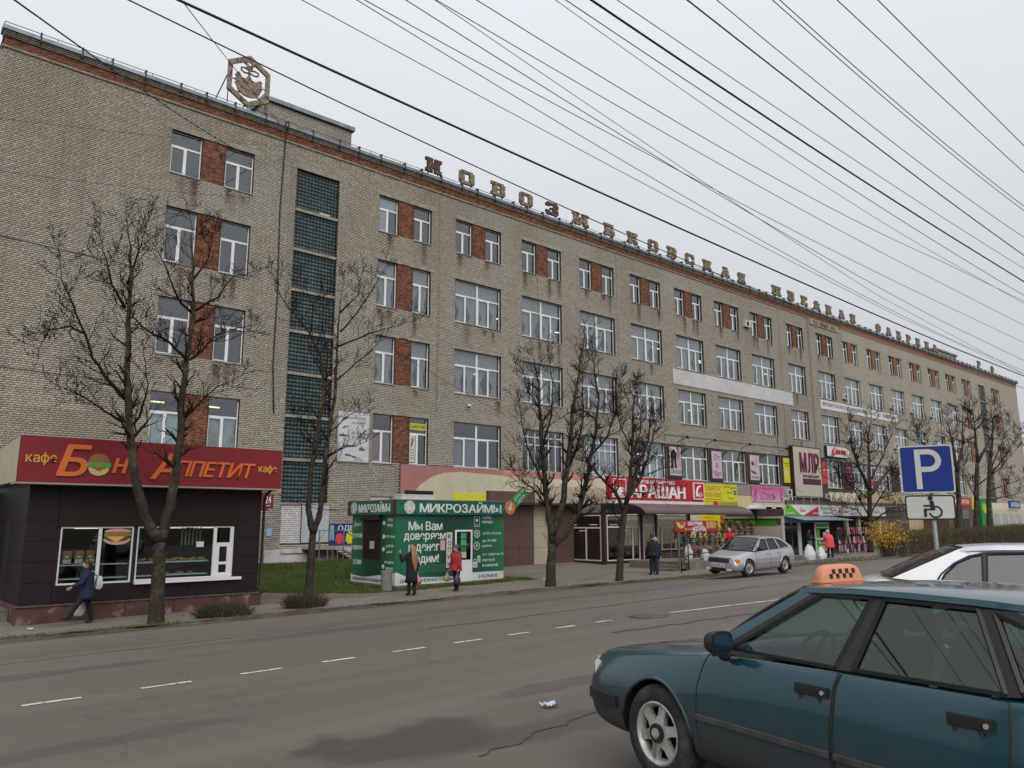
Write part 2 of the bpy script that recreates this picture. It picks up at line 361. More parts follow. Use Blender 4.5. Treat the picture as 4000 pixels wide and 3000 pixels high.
def cracks(m):
    t = m.node_tree; N = t.nodes; L = t.links; p = N['Principled BSDF']; cur = p.inputs['Base Color'].links[0].from_socket; tcn = N.new('ShaderNodeTexCoord')
    n = N.new('ShaderNodeTexNoise'); n.inputs['Scale'].default_value = .9; n.inputs['Detail'].default_value = 5; L.new(tcn.outputs['Object'], n.inputs['Vector'])
    mx = N.new('ShaderNodeMix'); mx.data_type = 'RGBA'; mx.blend_type = 'LINEAR_LIGHT'; mx.inputs[0].default_value = .5; L.new(tcn.outputs['Object'], mx.inputs[6]); L.new(n.outputs['Color'], mx.inputs[7])
    v = N.new('ShaderNodeTexVoronoi'); v.feature = 'DISTANCE_TO_EDGE'; v.inputs['Scale'].default_value = .42; L.new(mx.outputs[2], v.inputs['Vector'])
    a = N.new('ShaderNodeMapRange'); L.new(v.outputs[0], a.inputs[0]); a.inputs[1].default_value = .004; a.inputs[2].default_value = .012; a.inputs[3].default_value = 1; a.inputs[4].default_value = 0
    g = N.new('ShaderNodeTexNoise'); g.inputs['Scale'].default_value = .22; L.new(tcn.outputs['Object'], g.inputs['Vector']); b = N.new('ShaderNodeMapRange'); L.new(g.outputs[0], b.inputs[0]); b.inputs[1].default_value = .48; b.inputs[2].default_value = .60; b.inputs[4].default_value = .28
    f = N.new('ShaderNodeMath'); f.operation = 'MULTIPLY'; L.new(a.outputs[0], f.inputs[0]); L.new(b.outputs[0], f.inputs[1])
    x = N.new('ShaderNodeMix'); x.data_type = 'RGBA'; L.new(f.outputs[0], x.inputs[0]); L.new(cur, x.inputs[6]); x.inputs[7].default_value = (.035,.03,.025,1); L.new(x.outputs[2], p.inputs['Base Color'])
cracks(asphalt)
stains(asphalt,[(-19.7,-33.7,1.0,.75,.85),(-18.6,-34.3,1.3,.4,.6),(-17.2,-32.9,1.3,.3,.5),(-21.5,-26.2,3.5,.4,.45),(-16,-25.0,3,.5,.35),(-8,-30.8,2.5,.35,.45),(-9,-23.5,5,.35,.35),(-3,-26.5,6,.3,.4),(-22,-31.5,2.2,.3,.4)])
def Gc(x, y): return G(max(-110, min(170, x)), y)
def sheet(name, xs, ylo, yhi, ny, dz, m, bumpy=0, kind='structure', cross=None):
    """strip between two edges given as functions of x"""
    v = []; f = []; k = ny+1
    for i, x in enumerate(xs):
        a, b = ylo(x), yhi(x)
        for j in range(k):
            y = a+(b-a)*j/ny; h = (cross(j/ny, x) if cross else 0)
            if bumpy and 0 < j < ny: h += rnd.uniform(-bumpy, bumpy)
            v.append((x, y, Gc(x, y)+dz+h))
    for i in range(len(xs)-1):
        for j in range(ny): f.append((i*k+j,(i+1)*k+j,(i+1)*k+j+1, i*k+j+1))
    me = bpy.data.meshes.new(name); me.from_pydata(v,[], f); me.update(); o = link(name, me, m, None,3); tag(o, kind=kind); return o
KERB = [(-400,-18.6),(-20.6,-18.84),(-14.4,-19.1),(-7.4,-19.5),(-4.3,-19.76),(-2.2,-20.0),(.3,-20.55),(1.9,-21.0),(4,-21.15),(8,-20.6),(12.3,-20.06),(16.6,-20.4),(18.5,-21.4),(25,-22),(60,-22),(400,-20)]
def kerb(x):
    for (a, ya),(b, yb) in zip(KERB, KERB[1:]):
        if a <= x <= b: return ya+(yb-ya)*(x-a)/(b-a)
    return -20
def frange(a, b, s):
    n = int(round((b-a)/s)); return [a+(b-a)*i/n for i in range(n+1)]
gx = [-700,-300,-150]+frange(-110,170,2.5)+[220,400,900]
gys = [-700,-200,-90,-60,-45,-37,-33,-28,-24,-21,-18,-16,-13.5,-11,-8,-5,-2.5,0,30,120,800]
v = [(x, y, Gc(x, y)-.06) for x in gx for y in gys]; k = len(gys)
f = [(i*k+j,(i+1)*k+j,(i+1)*k+j+1, i*k+j+1) for i in range(len(gx)-1) for j in range(k-1)]
me = bpy.data.meshes.new('ground'); me.from_pydata(v,[], f); me.update(); tag(link('ground', me, dirt, None,3), kind='structure')
rx = frange(-105,165,.6)
road = sheet('road', rx, lambda x: -47.0, lambda x: kerb(x)+.04*math.sin(x*5.1)+.05*math.sin(x*1.7),44,0, asphalt)
side = sheet('footway', frange(-105,165,.5), lambda x: kerb(x)+.75+.14*math.sin(x*.9)+.08*math.sin(x*2.3+1), lambda x: -13.9 if x < -9.4 else (-15.0 if x < -1.5 else -6),12,.05, footway)
# earth verge between road and footway: an uneven bank of soil
verge = sheet('verge', frange(-105,165,.2), lambda x: kerb(x)-.12+.1*math.sin(x*2.1)+.06*math.sin(x*5.3), lambda x: kerb(x)+.95+.14*math.sin(x*.9)+.1*math.sin(x*3.1),8,.004, dirt,.014,
              cross=lambda t, x: math.sin(math.pi*t)*(.055+.035*math.sin(x*.8)+.02*math.sin(x*3.7)))
# raised stone edge in front of the stalls on the right
kst = MB()
for i in range(34):
    x = 9.3+i*.42; 
    if x > 18.3: break
    y = kerb(x)+.8; kst.obox((x+.2, y+.16, G(x, y)+.06),.40,.34,.22+.03*rnd.random(), Matrix.Rotation(rnd.uniform(-.05,.05),3, 'Z'))
tag(kst.build('stone_kerb', mat('kerb_stone',(.16,.145,.125),.9, var=.35, vs=4, bump=.5, bs=30)), kind='structure')
tag(sheet('lawn', frange(-13.3,-1.0,.35), lambda x: -15.25+.1*math.sin(x*2) if x > -9.1 else -15.25+(-9.1-x)*1.05, lambda x: -1.2,24,.055, lawn,.02), kind='structure')
tag(sheet('paved_path', frange(-15.5,-8.9,.3), lambda x: -15.6, lambda x: -15.2+max(0,(-9.1-x))*1.08,8,.058, redpave), kind='structure')
# lane markings: short worn dashes, then one solid line
def mark(name, x0, x1, yc0, yc1, w):
    n = max(2, int((x1-x0)/.15)); v = []
    for i in range(n+1):
        x = x0+(x1-x0)*i/n; y = yc0+(yc1-yc0)*i/n
        for s in (-1,1): yy = y+s*w/2+rnd.uniform(-.008,.008); v.append((x+rnd.uniform(-.01,.01), yy, Gc(x, yy)+.006))
    f = [(2*i,2*i+2,2*i+3,2*i+1) for i in range(n)]
    me = bpy.data.meshes.new(name); me.from_pydata(v,[], f); me.update(); o = link(name, me, paint, road); return o
DASH = [(-21.82,-21.2),(-20.5,-19.88),(-19.2,-18.6),(-17.95,-17.4),(-16.72,-16.1),(-15.5,-14.9),(-14.28,-13.75),(-13.08,-12.55),(-11.95,-11.5),(-10.8,-10.35)]
for a, b in DASH: mark('dash', a, b,-28.78,-28.8,.10)
for a in (-24.3,-23.05): mark('dash', a, a+.6,-28.75,-28.77,.10)
mark('lane_line',-9.75,-6.2,-28.93,-29.35,.10); mark('lane_line',-6.2,60,-29.35,-30.5,.10)
# manhole cover on the centre line
mh = thing('manhole_cover', 'round iron manhole cover set in the road beside the centre line', 'manhole cover',(-10.55,-29.0, G(-10.55,-29.0)+.006))
MB().disc((-10.55,-29.0, G(-10.55,-29.0)+.004),.33,(0,-.03,1),.014,28).build('lid', mat('iron',(.09,.085,.078),.7,.4, var=.4, vs=20, bump=.5, bs=90), mh)
rb = MB(); c0 = Vector((-10.55,-29.0, G(-10.55,-29.0)+.006))
rg = []
for rr, h in ((.34,.002),(.42,.004),(.42,-.02),(.34,-.02)):
    rg.append([c0+Vector((rr*math.cos(2*math.pi*k/28), rr*math.sin(2*math.pi*k/28), h-.03*rr*math.sin(2*math.pi*k/28))) for k in range(28)])
rb.loft(rg, caps=False).build('rim', MATS['iron'], mh)
# damp patches and tar seams on the near lane
tar = mat('tar',(.05,.045,.04),.6, var=.3, vs=10)
def seam(pts, w):
    v = []; 
    for i,(x, y) in enumerate(pts):
        for s in (-1,1): yy = y+s*w*(.6+.6*rnd.random())/2; v.append((x, yy, G(x, yy)+.005))
    me = bpy.data.meshes.new('s'); me.from_pydata(v,[],[(2*i,2*i+2,2*i+3,2*i+1) for i in range(len(pts)-1)]); me.update(); link('tar_seam', me, tar, road)
def wig(x0, y0, x1, y1, a=.05, n=30): return [(x0+(x1-x0)*i/n, y0+(y1-y0)*i/n+rnd.uniform(-a, a)*.5+a*math.sin(i*.9)*.4) for i in range(n+1)]
seam(wig(-19.6,-34.6,-16.6,-33.9,.08),.03); seam(wig(-14.5,-26.6,-2,-26.4,.12),.07); seam(wig(-6,-24.2,6,-24.9,.12),.06); seam(wig(-13,-30.2,-8.5,-30.6,.1),.10); seam(wig(-12,-22.6,0,-23.1,.1),.05); seam(wig(-26,-24.4,-15,-24.2,.1),.04)
# grass blades on the lawn, and tufts along the verge
def blades(pts, hmin, hmax, w=.008):
    v = []; f = []
    for x, y in pts:
        a = rnd.uniform(0,6.28); h = rnd.uniform(hmin, hmax); lx, ly = rnd.gauss(0,.35)*h, rnd.gauss(0,.35)*h; z = G(x, y)+.05; b = len(v)
        dx, dy = math.cos(a)*w, math.sin(a)*w
        v += [(x-dx, y-dy, z),(x+dx, y+dy, z),(x+dx*.6+lx*.4, y+dy*.6+ly*.4, z+h*.6),(x-dx*.6+lx*.4, y-dy*.6+ly*.4, z+h*.6),(x+lx, y+ly, z+h)]
        f += [(b, b+1, b+2, b+3),(b+3, b+2, b+4)]
    me = bpy.data.meshes.new('grass'); me.from_pydata(v,[], f); me.update(); return me
grassm = mat('grass_blade',(.065,.105,.022),.8, isl=.5, spec=.15, col2=(.15,.15,.04,1), f2=(.8,.45,.7))
def onlawn(x, y):
    lo = -15.1 if x > -9.1 else -15.1+(-9.1-x)*1.05
    return y > lo and not (-7.6 < x < -2 and -14.5 < y < -11)
pts = []
while len(pts) < 26000:
    x, y = rnd.uniform(-13.2,-1.1), rnd.uniform(-15.1,-1.3)
    if onlawn(x, y) and rnd.random() < .25+.75*max(0, math.sin(x*1.3+y*.7)*.5+.5): pts.append((x, y))
while len(pts) < 31000:
    x, y = rnd.uniform(-7.4,-1.1), rnd.gauss(-14.85,.2)
    pts.append((x, y))
o = link('grass', blades(pts,.04,.15), grassm); tag(o, 'short green grass on the lawn beside the green kiosk', 'grass', kind='stuff')
pts = []
for cx, n, s in ((-20.5,900,1.1),(-22.5,700,1.2),(-18,200,.7),(-2.4,500,.7),(.8,350,.6),(-17.0,150,.3),(-10.7,120,.3),(3.5,200,.8)):
    for _ in range(n): x = rnd.gauss(cx, s); pts.append((x, kerb(x)+rnd.gauss(.55,.22)))
o = link('verge_grass', blades(pts,.03,.09,.006), grassm); tag(o, 'sparse grass tufts along the earth verge by the road', 'grass', kind='stuff')
# fallen leaves, twigs and grit along the verge and the footway
pts = []; v = []; f = []
for _ in range(3600):
    x = rnd.uniform(-27,24); y = kerb(x)+rnd.gauss(.45,.35) if rnd.random() < .75 else rnd.uniform(kerb(x)+.4,-15.2); b = len(v); s = rnd.uniform(.012,.035); a = rnd.uniform(0,6.28); z = G(x, y)+.075+rnd.uniform(0,.015)
    c_, d_ = math.cos(a)*s, math.sin(a)*s; v += [(x-c_, y-d_, z),(x+d_*.6, y-c_*.6, z+rnd.uniform(0,.015)),(x+c_, y+d_, z),(x-d_*.6, y+c_*.6, z+rnd.uniform(0,.015))]; f.append((b, b+1, b+2, b+3))
me = bpy.data.meshes.new('leaves'); me.from_pydata(v,[], f); me.update(); tag(link('leaf_litter', me, mat('dead_leaf',(.10,.066,.036),.9, isl=.6)), 'dead leaves and grit scattered along the verge', 'leaf litter', kind='stuff')
# ---------------------------------------------------------------- factory building
BLD = thing('factory_building', 'long five-storey grey-beige brick factory with rows of white-framed windows', 'building',(0,0,0))
X0, X1, ZR = -20.2,122.0,24.72
ROW = {4: (20.49,22.85),3: (15.67,18.62),2: (10.86,13.80),1: (6.04,8.96)}
LEFT = {0: 0.}                                   # bay left edges (B, C1..C7 on a 6 m grid, joint, C9..C16)
for i in range(8): LEFT[i] = 6.*i
LEFT[8] = 48.8
for i in range(9,17): LEFT[i] = 55+6.06*(i-9)
WINS = []                                        # (x0,x1,z0,z1,kind,row,bay)
REDP = []
def pair(xa, w1, wr, w2, row, bay):
    z0, z1 = ROW[row]
    WINS.append((xa, xa+w1, z0, z1, 'narrow', row, bay)); WINS.append((xa+w1+wr, xa+w1+wr+w2, z0, z1, 'narrow', row, bay)); REDP.append((xa+w1, xa+w1+wr, z0, z1))
for row in (4,3,2,1):
    pair(-12.55,1.60,1.25,1.60, row, 'A'); pair(0,1.45,1.15,1.40, row,0); pair(97.4,1.25,1.1,1.2, row,16); pair(109.6,1.3,1.1,1.3, row, 'Z')
for b in range(1,16):
    x = LEFT[b]; w = 3.4 if b == 8 else (4.0 if b < 8 else 3.75)
    pair(x, w*.36, w*.285, w*.355,4, b)
    for row in (3,2,1): WINS.append((x, x+w,*ROW[row], 'wide', row, b))
STAIRS = [(-5.55,-2.82,3.62,22.87),(104.1,106.8,3.6,22.8)]
GF = [(0.0,1.4,1.5,4.05)]                      # shuttered ground-floor opening right of the stairs
holes = [w[:4] for w in WINS]+[tuple(s) for s in STAIRS]+[(-5.5,-2.65,1.42,3.5)]+GF
brickm = None
def brick_material():
    m = bpy.data.materials.new('silicate_brick'); m.use_nodes = True; t = m.node_tree; N = t.nodes; L = t.links; p = N['Principled BSDF']; p.inputs['Roughness'].default_value = .9; p.inputs['Specular IOR Level'].default_value = .2
    tcn = N.new('ShaderNodeTexCoord'); g = N.new('ShaderNodeNewGeometry')
    rp = N.new('ShaderNodeValToRGB'); L.new(g.outputs['Random Per Island'], rp.inputs[0])
    rp.color_ramp.elements[0].color = (.285,.255,.208,1); rp.color_ramp.elements[1].color = (.445,.41,.345,1)
    e = rp.color_ramp.elements.new(.12); e.color = (.33,.298,.246,1); e = rp.color_ramp.elements.new(.85); e.color = (.395,.362,.302,1)
    cur = rp.outputs[0]
    def lay(col, ms, ns, lo, hi, det, fac, mode='MIX'):
        nonlocal cur
        mp = N.new('ShaderNodeMapping'); mp.inputs['Scale'].default_value = ms; L.new(tcn.outputs['Object'], mp.inputs[0])
        n = N.new('ShaderNodeTexNoise'); n.inputs['Scale'].default_value = ns; n.inputs['Detail'].default_value = det; L.new(mp.outputs[0], n.inputs['Vector'])
        r = N.new('ShaderNodeMapRange'); L.new(n.outputs[0], r.inputs[0]); r.inputs[1].default_value = lo; r.inputs[2].default_value = hi; r.inputs[4].default_value = fac
        x = N.new('ShaderNodeMix'); x.data_type = 'RGBA'; x.blend_type = mode; L.new(r.outputs[0], x.inputs[0]); L.new(cur, x.inputs[6]); x.inputs[7].default_value = col; cur = x.outputs[2]
    lay((.27,.24,.18,1),(.35,1,.22),.5,.48,.70,6,.6)
    lay((.47,.45,.40,1),(.2,1,.3),.35,.55,.72,5,.5)
    lay((.25,.22,.17,1),(1.2,1,.10),.8,.58,.72,5,.5)
    at = N.new('ShaderNodeAttribute'); at.attribute_name = 'stain'
    x = N.new('ShaderNodeMix'); x.data_type = 'RGBA'; L.new(at.outputs['Fac'], x.inputs[0]); L.new(cur, x.inputs[6]); x.inputs[7].default_value = (.085,.034,.016,1); cur = x.outputs[2]
    L.new(cur, p.inputs['Base Color'])
    n = N.new('ShaderNodeTexNoise'); n.inputs['Scale'].default_value = 35; L.new(tcn.outputs['Object'], n.inputs['Vector']); b = N.new('ShaderNodeBump'); b.inputs['Strength'].default_value = .3; b.inputs['Distance'].default_value = .01
    L.new(n.outputs[0], b.inputs['Height']); L.new(b.outputs[0], p.inputs['Normal']); return m
brickm = brick_material()
mortar = mat('mortar',(.085,.070,.054),.95, var=.3, vs=.8, spec=.1)
redbrick = mat('red_brick',(.205,.088,.052),.9, var=.22, vs=3, isl=.42, bump=.3, bs=30, col2=(.09,.042,.03,1), f2=(4.,.56,.68))
redmortar = mat('red_mortar',(.13,.068,.045),.95, var=.3, vs=3)
XB = 61.0                                        # single bricks up to here, brick texture on the far wing
far = bpy.data.materials.new('far_brick'); far.use_nodes = True
def _far():
    t = far.node_tree; N = t.nodes; L = t.links; p = N['Principled BSDF']; p.inputs['Roughness'].default_value = .9
    tcn = N.new('ShaderNodeTexCoord'); mp = N.new('ShaderNodeMapping'); mp.inputs['Rotation'].default_value = (R(-90),0,0); L.new(tcn.outputs['Object'], mp.inputs[0])
    b = N.new('ShaderNodeTexBrick'); b.inputs['Scale'].default_value = 1; b.inputs['Brick Width'].default_value = .26; b.inputs['Row Height'].default_value = .1; b.inputs['Mortar Size'].default_value = .008
    b.inputs['Color1'].default_value = (.325,.295,.243,1); b.inputs['Color2'].default_value = (.395,.36,.30,1); b.inputs['Mortar'].default_value = (.10,.085,.065,1); L.new(mp.outputs[0], b.inputs[0])
    n = N.new('ShaderNodeTexNoise'); n.inputs['Scale'].default_value = .5; n.inputs['Detail'].default_value = 6; L.new(tcn.outputs['Object'], n.inputs['Vector'])
    r = N.new('ShaderNodeMapRange'); L.new(n.outputs[0], r.inputs[0]); r.inputs[1].default_value = .45; r.inputs[2].default_value = .7; r.inputs[4].default_value = .6
    x = N.new('ShaderNodeMix'); x.data_type = 'RGBA'; L.new(r.outputs[0], x.inputs[0]); L.new(b.outputs[0], x.inputs[6]); x.inputs[7].default_value = (.31,.28,.22,1)
    at = N.new('ShaderNodeAttribute'); at.attribute_name = 'stain'; L.new(x.outputs[2], p.inputs['Base Color'])
_far()
# wall core with openings and reveals
wm = MB(); REV = .30
def wall_plane(mb, xa, xb, za, zb, y, hs):
    zs = sorted({za, zb,*[h[2] for h in hs if za < h[2] < zb],*[h[3] for h in hs if za < h[3] < zb]})
    for z0, z1 in zip(zs, zs[1:]):
        zc = (z0+z1)/2; cuts = sorted((h[0], h[1]) for h in hs if h[2] < zc < h[3]); p = xa
        for a, b in cuts+[(xb, xb)]:
            a = min(max(a, xa), xb)
            if a > p: mb.add([(p, y, z0),(a, y, z0),(a, y, z1),(p, y, z1)],[(0,1,2,3)])
            p = max(p, min(b, xb))
redh = list(REDP)
wall_plane(wm, X0, XB,.2, ZR,.014, holes+redh)
wm.cur = 1; wall_plane(wm, XB, X1,.2, ZR,.0, holes+redh)
wm.cur = 0
for a, b, c, d in holes:
    wm.cur = 0 if a < XB else 1; y0 = .0 if a >= XB else .003
    wm.add([(a, y0, c),(a, REV, c),(a, REV, d),(a, y0, d)],[(0,1,2,3)]); wm.add([(b, y0, c),(b, REV, c),(b, REV, d),(b, y0, d)],[(3,2,1,0)])
    wm.add([(a, y0, d),(b, y0, d),(b, REV, d),(a, REV, d)],[(0,1,2,3)]); wm.add([(a, y0, c),(b, y0, c),(b, REV, c),(a, REV, c)],[(3,2,1,0)])
wm.cur = 1   # end walls and back
wm.add([(X0,.014,.2),(X0,18,.2),(X0,18, ZR),(X0,.014, ZR)],[(3,2,1,0)]); wm.add([(X1,0,.2),(X1,18,.2),(X1,18, ZR),(X1,0, ZR)],[(0,1,2,3)]); wm.add([(X0,18,.2),(X1,18,.2),(X1,18, ZR),(X0,18, ZR)],[(3,2,1,0)])
WALL = wm.build('wall',[mortar, far], BLD)
# interior: back wall, floors (seen dimly through the windows)
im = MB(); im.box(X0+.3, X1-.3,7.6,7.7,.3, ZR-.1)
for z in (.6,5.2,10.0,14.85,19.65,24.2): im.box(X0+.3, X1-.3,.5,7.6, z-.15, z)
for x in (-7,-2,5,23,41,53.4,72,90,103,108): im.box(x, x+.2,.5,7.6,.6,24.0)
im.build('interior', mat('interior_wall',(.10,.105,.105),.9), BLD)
# bricks
bz = courses(X0, XB,.45, ZR,[(a-.0, b, c-.005, d+.0) for a, b, c, d in holes+redh],.26,.1,.014)
xc = (bz[:,0]+bz[:,1])/2; zc = (bz[:,2]+bz[:,3])/2
keep = ~((zc < 6.0) & (xc > 2.0)) & ~((zc < 1.15) & (xc > -6.4)); bz = bz[keep]; xc = xc[keep]; zc = zc[keep]
dep = nprng.uniform(-.003,.003, len(bz))
st = np.zeros(len(bz))                            # rust runs below the sills and weathering at the top
q = random.Random(11)
for x0, x1, z0, z1, kd, row, bay in WINS:
    if x0 > XB: continue
    n = q.choice([1,1,2,2]) if row > 2 else q.choice([0,1,1,2])
    for _ in range(n):
        sx = q.uniform(x0+.1, x1-.1); ln = q.uniform(.45,1.9); w = q.uniform(.08,.13); k = q.uniform(.8,1.0); ztop = z0-.18
        mx = np.clip(1-np.abs(xc-sx)/(w*2.4),0,1)*(zc < ztop)*np.clip(1-(ztop-zc)/ln,0,1)
        st = np.maximum(st, k*np.minimum(1, mx*1.5)**.6*nprng.uniform(.75,1, len(bz)))
    if row == 4:   # brown wash around
        mx = np.clip(1-np.abs(xc-(x0+x1)/2)/1.0,0,1)*(zc < z0)*np.clip(1-(z0-zc)/1.6,0,1); st = np.maximum(st,.10*mx)
for sx, zt, ln, w in ((-11.9,20.3,1.2,.16),(-8.6,20.3,1.0,.14),(-9.2,20.2,1.6,.08),(-11.2,15.4,1.1,.1),(-11.7,10.7,1.1,.13),(-8.9,10.7,1.2,.16),(7,15.4,2.4,.2),(-9.8,15.3,1.6,.12),(51,14.0,1.0,.8),(50.4,20.2,1.8,.1)):
    mx = np.clip(1-np.abs(xc-sx)/(w*2),0,1)*(zc < zt)*np.clip(1-(zt-zc)/ln,0,1); st = np.maximum(st,.85*mx*nprng.uniform(.5,1, len(bz)))
B6 = np.stack([bz[:,0], bz[:,1], dep, np.full(len(bz),.016), bz[:,2], bz[:,3]],1)
# nearest 300 bricks in view become pieces of their own
dist = (xc-CAM.x)**2+CAM.y**2+(zc-CAM.z)**2
vis = (zc > 7.6) | ((xc > -13.0) & (zc > 4.4) & (zc < 6.5))
vis &= (xc > -18.6)
order = np.argsort(np.where(vis, dist,1e9))[:300]; sel = np.zeros(len(bz), bool); sel[order] = True
def add_stain(me, s):
    a = me.attributes.new('stain', 'FLOAT', 'POINT'); a.data.foreach_set('value', np.repeat(s,8).astype(np.float32))
me = boxes_mesh('brickwork', B6[~sel]); add_stain(me, st[~sel]); tag(link('brickwork', me, brickm, WALL), kind='stuff')
bcache = {}
for i in order:
    w = round(float(bz[i,1]-bz[i,0]),3); h = round(float(bz[i,3]-bz[i,2]),3); k = (w, h, rnd.randrange(6))
    if k not in bcache:
        m_ = boxes_mesh('brick', np.array([[-w/2, w/2,0,.016,-h/2, h/2]])); bcache[k] = m_
        cc = rnd.uniform(.35,.46); m_.materials.append(mat('brick_shade_%d' % rnd.randrange(8),(cc, cc*.905, cc*.74),.9, var=.12, vs=8, spec=.2))
    o = bpy.data.objects.new('brick', bcache[k]); COL.objects.link(o); o.parent = WALL; o.location = (xc[i], dep[i], zc[i])
# red brick panels between paired windows
rbx = []
for a, b, c, d in REDP:
    y = .05
    if a < XB:
        r_ = courses(a+.002, b-.002, c-.02, d,[],.25,.076,.010)
        rbx.append(np.stack([r_[:,0], r_[:,1], y+nprng.uniform(-.006,.006, len(r_)), np.full(len(r_), y+.014), r_[:,2], r_[:,3]],1))
me = boxes_mesh('red_brick_panels', np.concatenate(rbx)); tag(link('red_brickwork', me, redbrick, WALL), kind='stuff')
for a, b, c, d in REDP:
    rm = MB(); rm.cur = 0 if a < XB else 1; yb = .062 if a < XB else .05
    rm.add([(a, yb, c-.02),(b, yb, c-.02),(b, yb, d),(a, yb, d)],[(0,1,2,3)])
    rm.cur = 0; rm.box(a, b,0.004, yb, c-.06, c-.02); rm.box(a-.001, a+.003,.004, yb+.1, c, d); rm.box(b-.003, b+.001,.004, yb+.1, c, d)
    rm.build('panel_backing',[redmortar, mat('far_red_brick',(.225,.092,.055),.9, var=.3, vs=7)], BLD)
# lintels
lm = mat('concrete',(.27,.25,.205),.9, var=.25, vs=2.5, bump=.3, bs=20)
for x0, x1, z0, z1, kd, row, bay in WINS:
    MB().box(x0-.28, x1+.28,-.018,.25, z1+.002, z1+.24).build('lintel', lm, BLD)
MB().box(-5.9,-2.45,-.02,.25,22.875,23.15).build('lintel', lm, BLD)
MB().box(-.3,1.7,-.018,.25,4.052,4.28).build('lintel', lm, BLD)
MB().box(-5.6,-2.6,-.02,.2,3.502,3.615).build('lintel', lm, BLD)
# windows
pvc = mat('window_pvc',(.72,.73,.74),.45, var=.05, vs=3)
panem = glassmat('window_glass',(.84,.88,.89),.13, k=1.2)
panem2 = glassmat('far_window_glass',(.50,.52,.53),.26)
curt = mat('sheer_curtain',(.35,.33,.32),.95, var=.12, vs=5)
curt2 = mat('white_curtain',(.48,.50,.52),.95, var=.1, vs=5)
tealc = mat('teal_foil',(.45,.62,.60),.8, var=.1, vs=4)
brownc = mat('brown_blind',(.27,.20,.15),.9, var=.1, vs=4)
FR = .20
def wmeshes(w, h, kind):
    key = (round(w,2), round(h,2), kind)
    if key in WM: return WM[key]
    fr = MB(); panes = []; t = .055; y0, y1 = FR, FR+.07
    fr.box(0, t, y0, y1,0, h); fr.box(w-t, w, y0, y1,0, h); fr.box(t, w-t, y0, y1,0, t); fr.box(t, w-t, y0, y1, h-t, h)
    zt = h*.655
    def sash(a, b, c, d): # proud opening leaf
        s = .05; fr.box(a, a+s, y0-.02, y0+.03, c, d); fr.box(b-s, b, y0-.02, y0+.03, c, d); fr.box(a+s, b-s, y0-.02, y0+.03, c, c+s); fr.box(a+s, b-s, y0-.02, y0+.03, d-s, d)
    if kind == 'narrow':
        fr.box(t, w-t, y0-.004, y1-.004, zt-.05, zt+.05); fr.box(w*.5-.055, w*.5+.055, y0-.007, y1-.007, t, zt-.05); sash(t, w*.5-.055, t, zt-.05)
        panes = [(t, w-t, zt+.05, h-t),(t+.05, w*.5-.105, t+.05, zt-.10),(w*.5+.055, w-t, t, zt-.05)]
    elif kind == 'wide':
        fr.box(w/2-.07, w/2+.07, y0-.01, y1, t, h-t)
        for a, b in ((t, w/2-.07),(w/2+.07, w-t)):
            fr.box(a, b, y0-.004, y1-.004, zt-.045, zt+.045); m_ = (a+b)/2; fr.box(m_-.045, m_+.045, y0-.007, y1-.007, t, zt-.045); sash(a, m_-.045, t, zt-.045)
            panes += [(a, b, zt+.045, h-t),(a+.05, m_-.095, t+.05, zt-.095),(m_+.045, b, t, zt-.045)]
    else: # 'gridded'
        nx, nz = 6,3
        for i in range(1, nx): fr.box(w*i/nx-.03, w*i/nx+.03, y0-.004, y1, t, h-t)
        xs = [t]+[w*i/nx for i in range(1, nx)]+[w-t]
        for i in range(nx):
            a = xs[i]+(.03 if i else 0); b = xs[i+1]-(.03 if i < nx-1 else 0); zs = [t, zt*.98,(zt+h)/2, h-t]
            for zz in zs[1:-1]: fr.box(a, b, y0, y1-.01, zz-.03, zz+.03)
            for c, d in zip(zs, zs[1:]): panes.append((a, b, c+.03, d-.03))
    fm = fr.mesh('window'); fm.materials.append(pvc)
    pms = []
    for a, b, c, d in panes:
        pm = MB().box(a-.008, b+.008, y0+.028, y0+.036, c-.008, d+.008).mesh('pane'); pm.materials.append(panem); pms.append(pm)
    sm = MB(); sm.add([(-.02,-.075,-.04),(w+.02,-.075,-.04),(w+.02, FR,.0),(-.02, FR,.0),(-.02,-.075,-.055),(w+.02,-.075,-.055),(w+.02, FR,-.03),(-.02, FR,-.03)],[(0,1,2,3),(4,7,6,5),(0,4,5,1),(1,5,6,2),(3,7,4,0)])
    s_ = sm.mesh('sill'); s_.materials.append(mat('sill_white',(.60,.60,.60),.5, var=.15, vs=4))
    WM[key] = (fm, pms, s_); return WM[key]
WM = {}
def drape(xa, xb, z0, z1, y, m, name, parent, tie=None, amp=.035, waves=7):
    """hanging cloth with folds; tie=(side fraction, height) gathers it towards one side"""
    nu, nv = max(10, waves*3),14
    def fn(u, v_):
        z = z1+(z0-z1)*v_; w0 = 1.0
        if tie:
            tz = tie[1]; k = v_/tz if v_ < tz else 1-(v_-tz)/(1-tz)*.45; k = max(0, min(1, k)); w0 = 1-.66*k**1.4
        x = tie[0] if tie else .5
        cx = xa+(xb-xa)*(x if tie else .5)
        px = cx+(xa+(xb-xa)*u-cx)*w0
        return (px, y+amp*math.sin(u*waves*6.283)*(1 if w0 > .5 else .6), z)
    v_, f_ = grid(fn, nu, nv); me = bpy.data.meshes.new(name); me.from_pydata(v_,[], f_); me.update(); return link(name, me, m, parent,3)
lampm = mat('lamp_tube',(.9,.95,1),.5, emit=(.9,1,.97,1), es=2.6)
q = random.Random(5)
